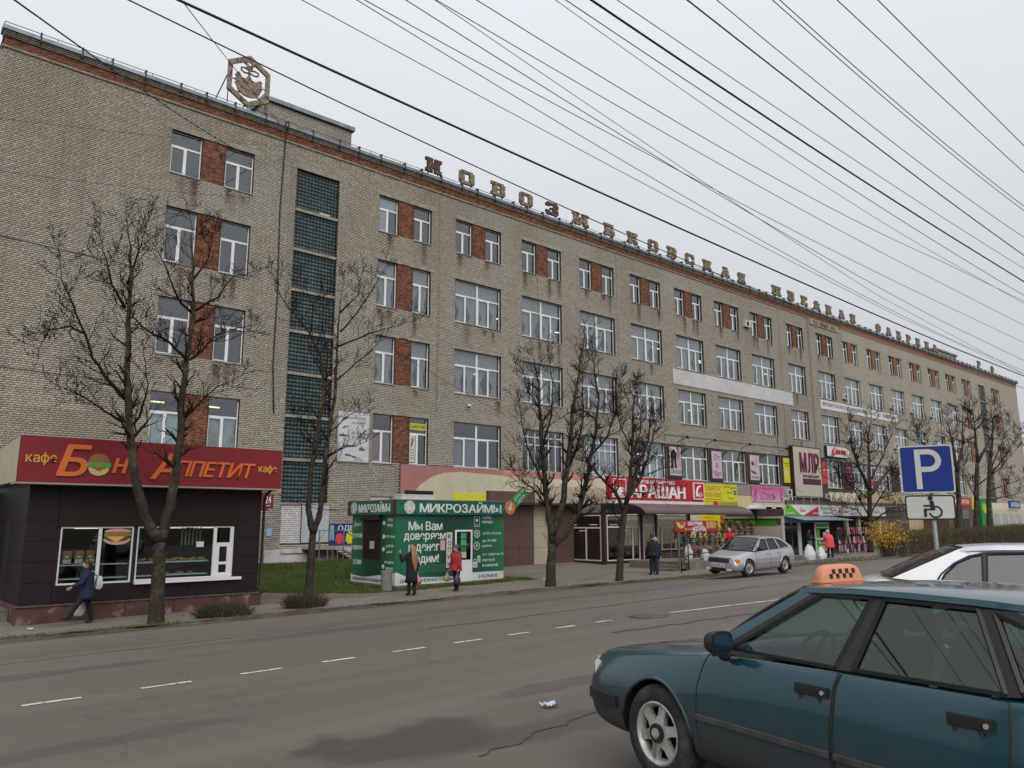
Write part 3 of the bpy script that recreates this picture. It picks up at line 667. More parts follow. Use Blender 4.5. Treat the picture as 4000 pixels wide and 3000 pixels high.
for x0, x1, z0, z1, kd, row, bay in WINS:
    kind = kd
    if row == 1 and bay in (2,3): kind = 'gridded'
    fm, pms, smm = wmeshes(x1-x0, z1-z0, kind)
    wo = bpy.data.objects.new('window', fm); COL.objects.link(wo); wo.parent = BLD; wo.location = (x0,0, z0); ORG[wo] = Vector((0,0,0))
    for pm in pms:
        po = bpy.data.objects.new('pane', pm); COL.objects.link(po); po.parent = wo
    s_ = bpy.data.objects.new('sill', smm); COL.objects.link(s_); s_.parent = wo
    w, h = x1-x0, z1-z0; zt = h*.655
    if kd == 'wide' and row in (3,2):
        if bay <= 8:
            drape(.06, w-.06, zt+.03, h-.05, FR+.16, curt, 'curtain', wo, waves=int(w*3.2))
            mode = q.random()
            if mode < .35:
                drape(.06, w/2-.05,.1, zt+.05, FR+.17, curt, 'curtain', wo, waves=8)
                drape(w/2, w*.77,.05, zt+.05, FR+.17, curt, 'curtain', wo, tie=(.15,.62), waves=4); drape(w*.77, w-.06,.05, zt+.05, FR+.17, curt, 'curtain', wo, tie=(.2,.62), waves=4)
            else:
                for k in range(4): drape(.06+(w-.12)*k/4,.06+(w-.12)*(k+1)/4,.05, zt+.05, FR+.17, curt, 'curtain', wo, tie=(q.choice([.12,.5,.88]), q.uniform(.5,.75)), waves=4)
        else:
            drape(.06, w-.06, h*q.uniform(.05,.4), h-.05, FR+.16, curt, 'blind', wo, amp=.012, waves=9)
        if row == 3 or q.random() < .6:
            ln = MB()
            for k in range(q.randint(2,4)):
                lx = q.uniform(.4, w-.4); ly = q.uniform(1.4,4.5); lz = h-.75-q.uniform(0,.3)+.12*ly*.3
                ln.box(lx-.5, lx+.5, ly, ly+.09, lz, lz+.045)
            link('ceiling_lamp', ln.mesh('lamp'), lampm, wo)
    if kd == 'narrow' and row in (3,2) and bay == 0:
        drape(.05, w-.05, zt+.02, h-.05, FR+.16, curt, 'curtain', wo, waves=5)
        drape(.05, w*.52,.05, zt+.05, FR+.17, curt, 'curtain', wo, tie=(.1 if x0 > 1 else .9,.62), waves=4); drape(w*.5, w-.05,.05, zt+.05, FR+.17, curt, 'curtain', wo, tie=(.5,.62), waves=4)
    if bay == 'A' and row == 1:
        drape(.06, w-.06,.05, zt, FR+.15, tealc if x0 < -11 else curt2, 'curtain', wo, waves=4, amp=.03)
        link('ceiling_lamp', MB().box(.2,1.1,1.5,1.62, h-.35, h-.29).mesh('lamp'), mat('warm_tube',(1,.9,.6), emit=(1,.82,.45,1), es=2.2), wo)
    if bay == 0 and row == 1 and x0 < 1:
        drape(.05, w-.05,.05, zt, FR+.15, brownc, 'blind', wo, waves=5, amp=.015)
    if bay == 0 and row == 4 and x0 < 1:
        link('film', MB().box(.05, w*.5, FR+.045, FR+.05,.1, zt).mesh('f'), curt2, wo); link('film', MB().box(.05, w-.05, FR+.045, FR+.05, zt+.05, h-.05).mesh('f'), curt2, wo)
    if row == 1 and kd == 'wide' and bay not in (2,3):
        if bay == 1: drape(.06, w*.5,.05, zt, FR+.2, mat('lilac_curtain',(.25,.26,.33),.9), 'curtain', wo, waves=7)
        elif bay in (5,6): drape(.06, w-.06,.05, h-.06, FR+.15, brownc if bay == 6 else mat('photo_film',(.20,.17,.13),.8, var=.6, vs=2.2), 'blind', wo, amp=.004, waves=2)
        elif bay == 4: drape(w*.4, w-.06,.05, h-.06, FR+.15, mat('frost_film',(.60,.68,.70),.8, var=.12, vs=3), 'blind', wo, amp=.004, waves=2)
        elif bay > 8: drape(.06, w-.06,.05, h-.06, FR+.2, curt, 'blind', wo, amp=.01, waves=9)
    if kind == 'gridded' and bay == 3: drape(.06, w-.06,.05, h-.06, FR+.2, curt2, 'curtain', wo, waves=9)
# glass-block stair windows
gbm = mat('glass_block',(.040,.062,.062),.3, var=.25, vs=.6, isl=.30, spec=.4, bump=.1, bs=14)
for si,(a, b, c, d) in enumerate(STAIRS):
    n = 8 if si == 0 else 8; hs = (d-c)/n; sg = MB(); bb = []
    for i in range(n):
        z0 = c+i*hs; zz1 = z0+hs-(.17 if i < n-1 else 0)
        if i < n-1: MB().box(a, b,.03,.3, zz1, z0+hs).build('beam', lm, BLD)
        nx = 13; nzb = max(1, int((zz1-z0)/.21)); dx = (b-a)/nx; dz = (zz1-z0)/nzb
        for ix in range(nx):
            for iz in range(nzb): bb.append((a+ix*dx+.004, a+(ix+1)*dx-.004,.139+rnd.uniform(-.001,.001),.17, z0+iz*dz+.004, z0+(iz+1)*dz-.004))
    bb = np.array(bb)
    back = MB().box(a, b,.145,.2, c, d).build('stair_window', mat('block_joint',(.026,.041,.041),.8), BLD)
    if si == 0:
        od = np.argsort(-bb[:,4]); pick = od[:300]; rest = od[300:]
        o = link('glass_blocks', boxes_mesh('glass_blocks', bb[rest]), gbm, back); tag(o, kind='stuff')
        w_, h_ = bb[0,1]-bb[0,0], bb[0,5]-bb[0,4]; cm = {}
        for i in pick:
            k = rnd.randrange(5); hk = round(float(bb[i,5]-bb[i,4]),3)
            if (k, hk) not in cm:
                cm[k, hk] = boxes_mesh('glass_block', np.array([[-w_/2, w_/2,0,.05,-hk/2, hk/2]])); cc = .78+.11*k
                cm[k, hk].materials.append(mat('glass_block_%d' % k,(.040*cc,.062*cc,.062*cc),.3, var=.2, vs=2, bump=.12, bs=14))
            o = bpy.data.objects.new('glass_block', cm[k, hk]); COL.objects.link(o); o.parent = back
            o.location = ((bb[i,0]+bb[i,1])/2, bb[i,2],(bb[i,4]+bb[i,5])/2)
    else: tag(link('glass_blocks', boxes_mesh('glass_blocks', bb), gbm, back), kind='stuff')
MB().box(-3.98,-3.33,.09,.12,20.32,20.58).build('vent_plate', mat('buff_plate',(.55,.47,.30),.7), BLD)
# bricked-up ground floor opening: white painted bricks and a grey door plate
r_ = courses(-5.5,-4.33,1.42,3.5,[],.27,.1,.012)
link('white_brick_infill', boxes_mesh('w', np.stack([r_[:,0], r_[:,1],.02+nprng.uniform(-.003,.003, len(r_)), np.full(len(r_),.04), r_[:,2], r_[:,3]],1)), mat('white_brick',(.58,.58,.57),.85, var=.1, vs=3, isl=.06), BLD)
MB().box(-5.5,-4.33,.036,.1,1.42,3.5).build('infill_joint', mat('grey_joint',(.36,.35,.34),.9), BLD)
MB().box(-4.32,-2.66,.0,.05,1.46,3.49).build('door_plate', mat('grey_plate',(.40,.43,.46),.55, var=.06, vs=2), BLD)
dm = MB(); dm.box(-4.335,-4.29,-.012,.03,1.44,3.5); dm.box(-5.52,-4.335,-.012,.03,3.46,3.5); dm.build('red_trim', mat('rust_red_steel',(.16,.05,.035),.7, var=.3, vs=8), BLD)
MB().box(0,1.4,.1,.16,1.5,4.05).build('shutter', mat('white_shutter',(.62,.62,.6),.5, var=.08, vs=3), BLD)
# white plinth with cornice
pm = MB(); pm.box(-6.4,1.98,-.16,.0,.1,1.13); pm.build('plinth', mat('whitewash',(.56,.55,.54),.9, var=.12, vs=1.5, col2=(.42,.39,.35,1), f2=(1.2,.55,.75)), BLD)
MB().box(-5.5,1.98,-.24,-.01,.92,1.16).build('plinth_ledge', mat('whitewash_ledge',(.50,.47,.44),.9, var=.25, vs=2), BLD)
# eaves: ledge, red band, corbel courses, coping of single sheets, railing
eb = MB(); eb.box(X0-.05, X1+.05,-.07,.3,24.24,24.335); eb.box(X0-.05, X1+.05,-.10,.3,24.80,24.87); eb.box(X0-.05, X1+.05,-.15,.3,24.872,24.95); eb.box(X0-.05, X1+.05,-.21,.3,24.952,25.02)
eb.build('cornice', mat('cornice_brick',(.25,.225,.175),.9, var=.35, vs=6, bump=.3, bs=25), BLD)
r_ = courses(X0, XB,24.34,24.80,[],.25,.076,.010)
tag(link('red_band', boxes_mesh('rb', np.stack([r_[:,0], r_[:,1],-.03+nprng.uniform(-.005,.005, len(r_)), np.full(len(r_),.0), r_[:,2], r_[:,3]],1)), redbrick, WALL), kind='stuff')
rbm = MB(); rbm.box(X0, XB,-.015,.3,24.335,24.80); rbm.cur = 1; rbm.box(XB, X1,-.03,.3,24.335,24.80); rbm.build('red_band_backing',[redmortar, MATS['far_red_brick']], BLD)
copm = mat('zinc_coping',(.22,.25,.27),.42,.75, var=.3, vs=1.6)
x = X0-.12; k = 0
while x < X1:
    L_ = 1.55+.25*math.sin(k*2.1); b = min(x+L_, X1+.1); k += 1; cp = MB()
    cp.add([(x,-.30,25.03),(b,-.30,25.03),(b,-.30,25.22),(x,-.30,25.22),(x,.45,25.36),(b,.45,25.36),(b,.45,25.03),(x,.45,25.03)],[(0,1,2,3),(3,2,5,4),(4,5,6,7),(1,0,7,6),(0,3,4,7),(2,1,6,5)])
    cp.cur = 1; cp.box(b-.06, b+.005,-.33,.46,24.90,25.41); cp.build('coping',[copm, mat('coping_seam',(.035,.034,.036),.6)], BLD); x = b+.006
rl = MB(); rx_ = X0
while rx_ < X1:
    rl.box(rx_-.015, rx_+.015,.55,.58,25.3,25.85); rx_ += 2.2
rl.box(X0, X1,.555,.575,25.83,25.86); rl.box(X0, X1,.557,.573,25.58,25.60); rl.build('roof_railing', mat('dark_steel',(.05,.05,.052),.6,.5), BLD)
MB().box(X0, X1,.46,17.9,24.9,25.0).build('roof', mat('roofing_felt',(.06,.06,.06),.9), BLD)
# roof-top lift houses
for xa, xb, ya, yb, zt in ((-6.1,0.05,4.0,10.0,28.75),(100.5,109,4.2,10,28.4)):
    hb = MB(); hb.cur = 0 if xa < 50 else 1; hb.box(xa, xb, ya+.014, yb,25.0, zt); hh = hb.build('lift_house',[mortar, far], BLD)
    if xa < 50:
        r_ = courses(xa, xb,25.0, zt,[],.26,.1,.014); l_ = courses(ya, yb,25.0, zt,[],.26,.1,.014)
        tag(link('brickwork', boxes_mesh('b', np.stack([r_[:,0], r_[:,1], ya+nprng.uniform(-.003,.003, len(r_)), np.full(len(r_), ya+.016), r_[:,2], r_[:,3]],1)), brickm, hh), kind='stuff')
        me = boxes_mesh('b', np.stack([l_[:,0], l_[:,1], nprng.uniform(-.003,.003, len(l_)), np.full(len(l_),.016), l_[:,2], l_[:,3]],1))
        me.transform(Matrix(((0,1,0, xa-.014),(1,0,0,0),(0,0,1,0),(0,0,0,1)))); me.flip_normals(); tag(link('brickwork', me, brickm, hh), kind='stuff')
    n = 5
    for i in range(n):
        a = xa-.18+(xb-xa+.36)*i/n; b = xa-.18+(xb-xa+.36)*(i+1)/n-.02; MB().box(a, b, ya-.2, yb+.2, zt, zt+.27).build('coping', copm, hh)
# 1967 date panel and expansion joint
MB().box(53.8,60.2,-.09,-.0,23.62,24.235).build('date_panel', mat('date_panel_brick',(.30,.265,.21),.9, var=.3, vs=6, bump=.3, bs=25), BLD)
txt('1967',57.0,23.95,1.9,.46, mat('date_relief',(.16,.10,.07),.9), BLD,-.09, bold=.03, ext=.06, name='date')
dl = MB()
for s_, xx in ((-1,55.2),(1,58.8)):
    for k, l_ in enumerate((1.0,1.4,.9)): dl.box(xx-l_/2+s_*.1*k, xx+l_/2+s_*.1*k,-.12,-.091,23.76+k*.16,23.82+k*.16)
dl.build('date_bars', MATS['date_relief'], BLD)
jm = MB()
for x in (53.25,53.5): jm.box(x-.03, x+.03,-.012,.005,9.5,24.2)
jm.build('expansion_joint', mat('joint_dark',(.09,.075,.06),.9), BLD)
# cables and conduits on the wall
cb = MB(); cb.tube([(-6.55,-.33,25.3),(-6.5,-.35,24.9),(-6.42,-.12,24.3),(-6.5,-.05,20),(-6.38,-.05,15),(-6.42,-.05,11),(-6.24,-.05,8.4)],.035,6)
cb.build('cable', mat('black_cable',(.02,.018,.018),.6), BLD,3)
def cdt(P, r): MB().tube(P, r,5).build('conduit', mat('grey_conduit',(.12,.11,.10),.7), BLD,3)
cdt([(X0,-.03,15.25),(-14.1,-.03,15.05),(-14.0,-.03,14.9),(-13.9,-.03,10.9)],.015); cdt([(X0,-.03,9.35),(-13.9,-.03,9.2)],.012)
for x in (4.6,13.5,22.3,47.3): cdt([(x,-.02,24.2),(x+.03,-.02,15),(x-.02,-.02,9.5)],.011)
cdt([(27.8,-.04,9.1),(27.8,-.04,9.75),(53,-.04,9.75)],.022)
# ---------------------------------------------------------------- roof-top letters, emblem, wires
GLY = {
'Н': ["111101111","111101111",".111.111.",".1111111.",".1111111.",".1111111.",".111.111.","111101111","111101111"],
'О': [".1111111.","111111111","111...111","111...111","111...111","111...111","111...111","111111111",".1111111."],
'В': ["11111111.","111111111",".111..111",".111..111",".1111111.",".111..111",".111..111","111111111","11111111."],
'З': [".1111111.","111111111","111...111",".....1111","...11111.",".....1111","111...111","111111111",".1111111."],
'Ы': ["11111..11111","11111..11111",".111....111.",".111111.111.",".1111111111.",".111.111111.",".111.111111.","1111111.1111","111111..1111"],
'Б': ["11111111.","11111111.",".111..11.",".111.....",".1111111.",".11111111",".111..111","111111111","11111111."],
'К': ["1111.1111","1111.1111",".111.111.",".1111111.",".111111..",".1111111.",".111.1111","1111.1111","1111..111"],
'С': [".1111111.","111111111","111...111","111....11","111......","111....11","111...111","111111111",".1111111."],
'А': ["..11111..","..11111..","...1111..","..111111.","..11.111.",".1111111.",".111.1111","1111.1111","1111.1111"],
'Я': [".11111111","111111111","111..111.","111..111.",".1111111.","..111111.",".1111111.","1111.1111","111..1111"],
'Ш': ["1111.111.1111","1111.111.1111",".11..111..11.",".11..111..11.",".11..111..11.",".11..111..11.",".11..111..11.","1111111111111","1111111111111"],
'Е': ["111111111","111111111",".111...11",".111.1...",".11111...",".111.1...",".111...11","111111111","111111111"],
'Й': ["..11.11..","...111...","1111.1111",".111.111.",".1111111.",".1111111.",".111.111.","1111.1111","1111.1111"],
'Ф': ["...1111...","..111111..","1111111111","111.11.111","11..11..11","111.11.111","1111111111","..111111..","..111111.."],
'Р': ["11111111.","111111111",".111..111",".111..111",".11111111",".1111111.",".111.....","11111....","11111...."],
'И': ["1111.1111","1111.1111",".111.111.",".1111111.",".1111111.",".1111111.",".111.111.","1111.1111","1111.1111"]}
def glyph_mesh(ch, w, h, t):
    g = GLY[ch]; nz = len(g); nx = len(g[0]); mb = MB(); on = lambda i, j: 0 <= i < nx and 0 <= j < nz and g[nz-1-j][i] == '1'
    dx, dz = w/nx, h/nz; idx = {}
    def V(i, j, k):
        if (i, j, k) not in idx: idx[i, j, k] = len(mb.v); mb.v.append((i*dx-w/2, k*t-t/2, j*dz))
        return idx[i, j, k]
    for j in range(nz):
        for i in range(nx):
            if not on(i, j): continue
            mb.f.append((V(i, j,0), V(i+1, j,0), V(i+1, j+1,0), V(i, j+1,0))); mb.f.append((V(i, j,1), V(i, j+1,1), V(i+1, j+1,1), V(i+1, j,1)))
            if not on(i-1, j): mb.f.append((V(i, j,0), V(i, j+1,0), V(i, j+1,1), V(i, j,1)))
            if not on(i+1, j): mb.f.append((V(i+1, j,0), V(i+1, j,1), V(i+1, j+1,1), V(i+1, j+1,0)))
            if not on(i, j-1): mb.f.append((V(i, j,0), V(i, j,1), V(i+1, j,1), V(i+1, j,0)))
            if not on(i, j+1): mb.f.append((V(i, j+1,0), V(i+1, j+1,0), V(i+1, j+1,1), V(i, j+1,1)))
    mb.mi = [0]*len(mb.f); return mb.mesh('letter')
tinA = mat('rusty_tin_light',(.25,.20,.145),.75,.2, var=.35, vs=5, col2=(.09,.045,.03,1), f2=(4.,.50,.62))
tinB = mat('rusty_tin_dark',(.085,.05,.04),.8,.2, var=.4, vs=5, col2=(.2,.15,.11,1), f2=(6.,.58,.68))
legm = mat('sign_frame_steel',(.07,.055,.048),.7,.3)
POSL = [4.35,7.2,10.06,12.8,15.5,18.66,22.06,25.0,27.8,30.41,33.1,35.8,38.8,41.6,48.1,51.0,53.8,56.6,59.3,62.4,65.2,72.0,75.0,78.0,81.0,84.0,87.0,89.8,106.8,112.7]
WORD = 'НОВОЗЫБКОВСКАЯ' + 'ШВЕЙНАЯ' + 'ФАБРИКА' + 'РФ'
ORD = ['first', 'second', 'third', 'fourth', 'fifth', 'sixth', 'seventh', 'eighth', 'ninth', 'tenth', 'eleventh', 'twelfth', 'thirteenth', 'fourteenth', 'fifteenth', 'sixteenth', 'seventeenth', 'eighteenth', 'nineteenth', 'twentieth']
GC = {}
wi = 0; wn = 0
for i,(ch, x) in enumerate(zip(WORD, POSL)):
    if i in (14,21,28): wn += 1; wi = 0
    word = ('long first word', 'second word', 'third word', 'last short word')[wn]
    dark = i in (0,4)
    t = thing('roof_letter', '%s metal letter %s, %s of the %s on the factory roof' % ('dark rusty' if dark else 'weathered tan', ch, ORD[wi], word), 'roof letter',(x,.42,25.36), 'letters standing along the factory roof')
    wi += 1; w = {'Ы': 1.85, 'Ш': 1.75}.get(ch,1.32)
    if ch not in GC: GC[ch] = glyph_mesh(ch, w,1.0,.16)
    me = GC[ch] if not dark else GC[ch].copy()
    if not me.materials or dark: me.materials.clear(); me.materials.append(tinB if dark else tinA)
    o = link('letter_face', me, None, t); o.location = (0,0,.44)
    for s in (-1,1):
        lg = MB(); lg.bar((s*w*.3,.02,-.05),(s*w*.3,.02,.46),.03); lg.bar((s*w*.3,.03,.44),(s*w*.3-.05,.55,-.05),.025)
        link('leg', lg.mesh('leg'), legm, t)
# emblem: hexagon frame with a flower over a scalloped cup
EM = thing('roof_emblem', 'rusty hexagonal emblem with flower and scalloped cup on the factory roof', 'emblem',(-8.55,.42,25.3))
def hexpt(s):
    w, h = 1.22*s,1.60*s
    return [(0, h),(w, h*.55),(w,-h*.55),(0,-h),(-w,-h*.55),(-w, h*.55)]
ho, hi = hexpt(1.0), hexpt(.80); zc_ = 2.05
for i in range(6):
    j = (i+1) % 6; MB().prism([ho[i], ho[j], hi[j], hi[i]], lambda u, v, t: (u, t, zc_+v),-.07,.07).build('frame_side', tinA, None).parent = EM
def em(name, poly, t0=-.05, t1=.05): o = MB().prism(poly, lambda u, v, t: (u, t, zc_+v), t0, t1).build(name, tinA); o.parent = EM; return o
cup = []
for k in range(9): a = math.pi+math.pi*k/8; cup.append((.70*math.cos(a),-.45+.52*math.sin(a)))
for k in range(6):
    zz = -.42+k*.12; cup.append((.72+.07*(k % 2), zz))
cup += [(.62,.26),(.38,.08),(.14,.12),(.02,.42),(-.05,.42),(-.16,.12),(-.40,.10),(-.60,.38)]
for k in range(6): cup.append((-.74-.07*(k % 2),.28-k*.12))
em('cup', cup)
for s in (-1,1):
    pts = [(s*.02,-.06, zc_+.48),(s*.30,-.06, zc_+.42),(s*.50,-.06, zc_+.50),(s*.50,-.06, zc_+.66),(s*.30,-.06, zc_+.72),(s*.06,-.06, zc_+.66)]
    o = MB().tube(pts,.055,6).build('ribbon_loop', tinA, None,3); o.parent = EM
o = MB().box(-.05,.05,-.06,.06, zc_+.40, zc_+.92).build('stem', tinA); o.parent = EM
fl = MB(); rings = []
for rr_ in (0,1):
    for y in ((-.06,.06) if rr_ == 0 else (.06,-.06)):
        rings.append([((.11 if rr_ else .27+.07*math.cos(6*2*math.pi*k/36))*math.cos(2*math.pi*k/36), y, zc_+1.08+(.11 if rr_ else .27+.07*math.cos(6*2*math.pi*k/36))*math.sin(2*math.pi*k/36)) for k in range(36)])
rings.append(rings[0]); fl.loft(rings, caps=False); o = fl.build('flower', tinA); o.parent = EM
for a, b in (((-1.15,.0,-.05),(-1.15,0,2.9)),((0,.0,-.05),(0,0,.5)),((1.1,.0,-.05),(1.1,0,2.9)),((-1.7,1.4,-.05),(-1.15,.08,2.2)),((-.2,1.4,-.05),(0,.08,.9)),((1.5,1.4,-.05),(1.1,.08,2.2)),((-1.2,.08,1.25),(1.15,.08,1.25)),((-1.2,.08,1.95),(1.15,.08,1.95))):
    o = MB().bar(a, b,.045).build('strut', legm); o.parent = EM
# overhead wires: a bundle strung along the street between utility poles
wirem = mat('wire_black',(.012,.011,.013),.6); wireg = mat('wire_grey',(.035,.034,.042),.6)
WIRES = [(-21.52,-29.3,9.5,-5.55,8.51,0.139,0.012),(-21.09,-30.03,9.3,0.47,8.64,0.055,0.022),(-19.57,-30.46,9.8,-3.97,8.82,0.035,0.007),(-19.11,-31.21,9.6,-1.51,8.19,0.162,0.007),(-19.3,-31.76,9.2,-5.42,8.74,0.063,0.007),(-19.04,-32.34,9.0,-5.63,7.91,0.092,0.007),(-18.92,-32.8,8.8,-9.36,7.63,0.035,0.005),(-18.44,-32.15,9.4,-6.21,9.03,0.06,0.007),(-18.28,-32.82,9.1,-6.05,8.93,0.14,0.007),(-17.8,-33.77,8.8,-7.77,8.28,0.091,0.005),(-17.9,-34.04,8.6,-4.65,8.26,0.056,0.007),(-17.77,-34.33,8.5,-8.05,8.33,0.033,0.016),(-17.44,-34.44,8.6,-2.49,8.58,0.064,0.006),(-17.27,-35.3,8.2,-5.79,7.91,0.057,0.01),(-16.9,-35.44,8.3,-6.22,8.16,0.113,0.006),(-16.55,-35.92,8.2,-7.94,8.1,0.077,0.006),(-16.62,-36.04,8.1,-8.4,8.02,0.076,0.006),(-16.28,-36.51,8.0,-10.1,7.96,0.009,0.006),(-16.1,-36.85,7.9,-11.34,7.86,0.0,0.006)]
for i,(xa, y, za, xb, zb, sag, r) in enumerate(WIRES):
    pts = []
    for k in range(-12,49):
        u = k/12; x = xa+(xb-xa)*u
        if x < -46 or x > 42: continue
        uc = max(-.35, min(1.25, u)); z = za+(zb-za)*uc-4*sag*uc*(1-uc) + (0 if u <= 1.25 else (u-1.25)*((zb-za)+4*sag*1.5)*.55)
        pts.append((x, y, z))
    thick = r > .009
    o = MB().tube(pts, r*.92,5).build('overhead_wire', wirem if thick else wireg, None,3, base=pts[0])
    tag(o, '%s overhead wire, %s from the left along the top edge of the picture' % ('thick black' if thick else 'thin grey', ORD[i]), 'wire', 'overhead wires along the street')
def drop(name, a, b, sag, r, label, m=wireg):
    a, b = Vector(a), Vector(b); pts = [a+(b-a)*(k/14)-Vector((0,0,4*sag*(k/14)*(1-k/14))) for k in range(15)]
    tag(MB().tube(pts, r,5).build(name, m, None,3, base=tuple(pts[0])), label, 'wire')
drop('service_wire',(-23.5,-28.2,9.9),(-7.9,-.12,22.5),.25,.016, 'dark service wire slanting from the street to the upper paired windows', wirem)
drop('service_wire',(-20.5,-24.5,14.1),(-6.6,.3,25.4),.1,.014, 'thin wire running past the emblem to the roof edge')
drop('service_wire',(-7.9,-.14,22.4),(-3.9,.2,25.5),.35,.011, 'pale slack wire looping from the wall up to the roof edge', mat('wire_pale',(.30,.29,.28),.6))
drop('service_wire',(-33,-12,13.1),(-5.2,-.1,24.2),.4,.009, 'thin wire crossing the left brick wall')
drop('service_wire',(-33,-12,12.2),(-8.2,-.1,20.2),.4,.009, 'lower thin wire crossing the left brick wall')
drop('service_wire',(2.2,-.1,12.6),(10.6,-9.3,5.2),.05,.012, 'slanting cable from the brick wall down to the shop roof', wirem)
drop('service_wire',(31,-.1,9.6),(14.5,-15.0,4.2),.3,.012, 'cable hanging from the wall lamp down to the flower stall', wirem)
drop('service_wire',(37,-.1,9.5),(24.0,-14.0,4.4),.3,.012, 'cable hanging from the wall down to the market kiosk', wirem)
drop('service_wire',(-13.0,-15.9,3.45),(-7.6,-11.2,3.1),.25,.012, 'sagging black cable between the cafe and the green kiosk', wirem)
# near utility pole at the left edge
pb = (-24.12,-35.4, G(-24.12,-35.4)); po = thing('utility_pole', 'dark concrete utility pole at the left edge of the picture', 'pole', pb)
o = MB().tube([(0,0,0),(0,0,10.5)],[.17,.12],14).build('shaft', mat('pole_dark',(.05,.047,.045),.9, var=.3, vs=4), None,.8); o.parent = po
o = MB().box(-.05,.05,-.9,.9,9.6,9.7).build('crossarm', legm); o.parent = po
# ---------------------------------------------------------------- cafe
CB = (-16.5,-15.6, G(-16.5,-15.6))
CAFE = thing('cafe_kiosk', 'dark brown cafe pavilion with a long red sign and a lit shop window', 'cafe', CB)
tile = mat('brown_cladding',(.017,.012,.012),.5, var=.25, vs=2, spec=.22)
seamm = mat('cladding_seam',(.012,.01,.01),.8)
cx0, cx1, cy, cyb = -19.8,-13.35,-15.6,-9.6
zf, zt_ = .38,3.6
# core walls around the two shop windows
w1 = (-18.97,-17.1,.86,2.42); w2 = (-17.0,-14.17,.88,2.42)
cm = MB(); wall_plane(cm, cx0, cx1, zf, zt_, cy+.03,[w1, w2]); cm.add([(cx0+.03, cy+.03, zf),(cx0+.03, cyb, zf),(cx0+.03, cyb, zt_),(cx0+.03, cy+.03, zt_)],[(3,2,1,0)]); cm.add([(cx1-.03, cy+.03, zf),(cx1-.03, cyb, zf),(cx1-.03, cyb, zt_),(cx1-.03, cy+.03, zt_)],[(0,1,2,3)])
cm.box(cx0, cx1, cyb, cyb+.1, zf, zt_); cm.box(cx0, cx1, cy+.05, cyb, zt_, zt_+.12); cm.box(cx0, cx1, cy+.03, cyb, zf-.1, zf)
for a, b, c, d in (w1, w2):
    cm.add([(a, cy+.03, c),(a, cy+.2, c),(a, cy+.2, d),(a, cy+.03, d)],[(0,1,2,3)]); cm.add([(b, cy+.03, c),(b, cy+.2, c),(b, cy+.2, d),(b, cy+.03, d)],[(3,2,1,0)])
    cm.add([(a, cy+.03, d),(b, cy+.03, d),(b, cy+.2, d),(a, cy+.2, d)],[(0,1,2,3)]); cm.add([(a, cy+.03, c),(b, cy+.03, c),(b, cy+.2, c),(a, cy+.2, c)],[(3,2,1,0)])
cm.build('wall', seamm, CAFE)
def panels(x0, x1, zs, y, face='S', plane=0):
    for a, b in zip(zs, zs[1:]):
        if face == 'S': MB().box(x0+.006, x1-.006, y, y+.028, a+.006, b-.006).build('cladding_panel', tile, CAFE)
        else: MB().box(plane, plane+.028, x0+.006, x1-.006, a+.006, b-.006).build('cladding_panel', tile, CAFE)
zs5 = [zf,.95,1.5,2.05,2.6,3.2, zt_]
panels(cx0,-19.06, zs5, cy); panels(-14.1, cx1, zs5, cy); panels(-19.06,-17.05,[zf,.82], cy); panels(-17.05,-15.5,[zf,.84], cy); panels(-15.5,-14.1,[zf,.84], cy)
for ya, yb in ((cy+.03,-14.1),(-14.1,-12.6),(-12.6,-11.1),(-11.1, cyb)): panels(ya, yb,[zf,1.5,2.6, zt_],0, 'W', cx0)
# roller shutter box with slats
for k in range(20):
    z = 2.44+k*.041; MB().box(-19.05,-14.11, cy-.012-.006*math.sin(k*1.9), cy+.02, z, z+.036).build('shutter_slat', mat('shutter_brown',(.024,.015,.014),.6, spec=.2), CAFE)
MB().box(-19.06,-14.1, cy-.02, cy+.028,3.264, zt_-.01).build('shutter_box', tile, CAFE)
# plinth
for i in range(5):
    a = -19.85+(6.62)*i/5; b = a+6.62/5-.012; MB().box(a, b, cy-.09, cy+.2,-.25,.345).build('plinth_slab', mat('red_plinth',(.085,.040,.033),.8, var=.25, vs=3, bump=.2, bs=25, col2=(.20,.13,.11,1), f2=(3.,.58,.72)), CAFE)
MB().box(-19.88,-13.2, cy-.13, cy+.05,.345,.378).build('plinth_cap', mat('plinth_cap',(.10,.065,.055),.85, var=.3, vs=6), CAFE)
MB().box(cx0-.02, cx0+.2, cy+.21, cyb,-.25,.36).build('plinth_slab', MATS['red_plinth'], CAFE)
# shop windows
wfr = mat('cafe_frame',(.66,.67,.66),.4); shopg = glassmat('shop_glass',(.80,.85,.84),.055)
def frame(a, b, c, d, y, t, parent, name='window_frame', m=wfr, dp=.06):
    f = MB(); f.box(a, a+t, y, y+dp, c, d); f.box(b-t, b, y, y+dp, c, d); f.box(a+t, b-t, y, y+dp, c, c+t); f.box(a+t, b-t, y, y+dp, d-t, d); return f.build(name, m, parent)
fo = frame(w1[0], w1[1], w1[2], w1[3], cy+.05,.045, CAFE); MB().box(-18.02,-17.93, cy+.045, cy+.105,.905,2.375).build('mullion', wfr, fo)
for a, b in ((-18.925,-18.02),(-17.93,-17.145)): MB().box(a, b, cy+.07, cy+.076,.905,2.375).build('pane', shopg, fo)
fo2 = frame(w2[0], w2[1], w2[2], w2[3], cy+.05,.045, CAFE); MB().box(-16.955,-14.80, cy+.07, cy+.076,.925,2.375).build('pane', shopg, fo2)
MB().box(-17.02,-13.93, cy-.16, cy+.06,.80,.878).build('sill', mat('white_sill',(.70,.70,.69),.5), CAFE)
sv_ = MB(); sv_.box(-14.80,-14.70, cy+.04, cy+.11,.925,2.375); sv_.box(-14.28,-14.215, cy+.04, cy+.11,.925,2.375)
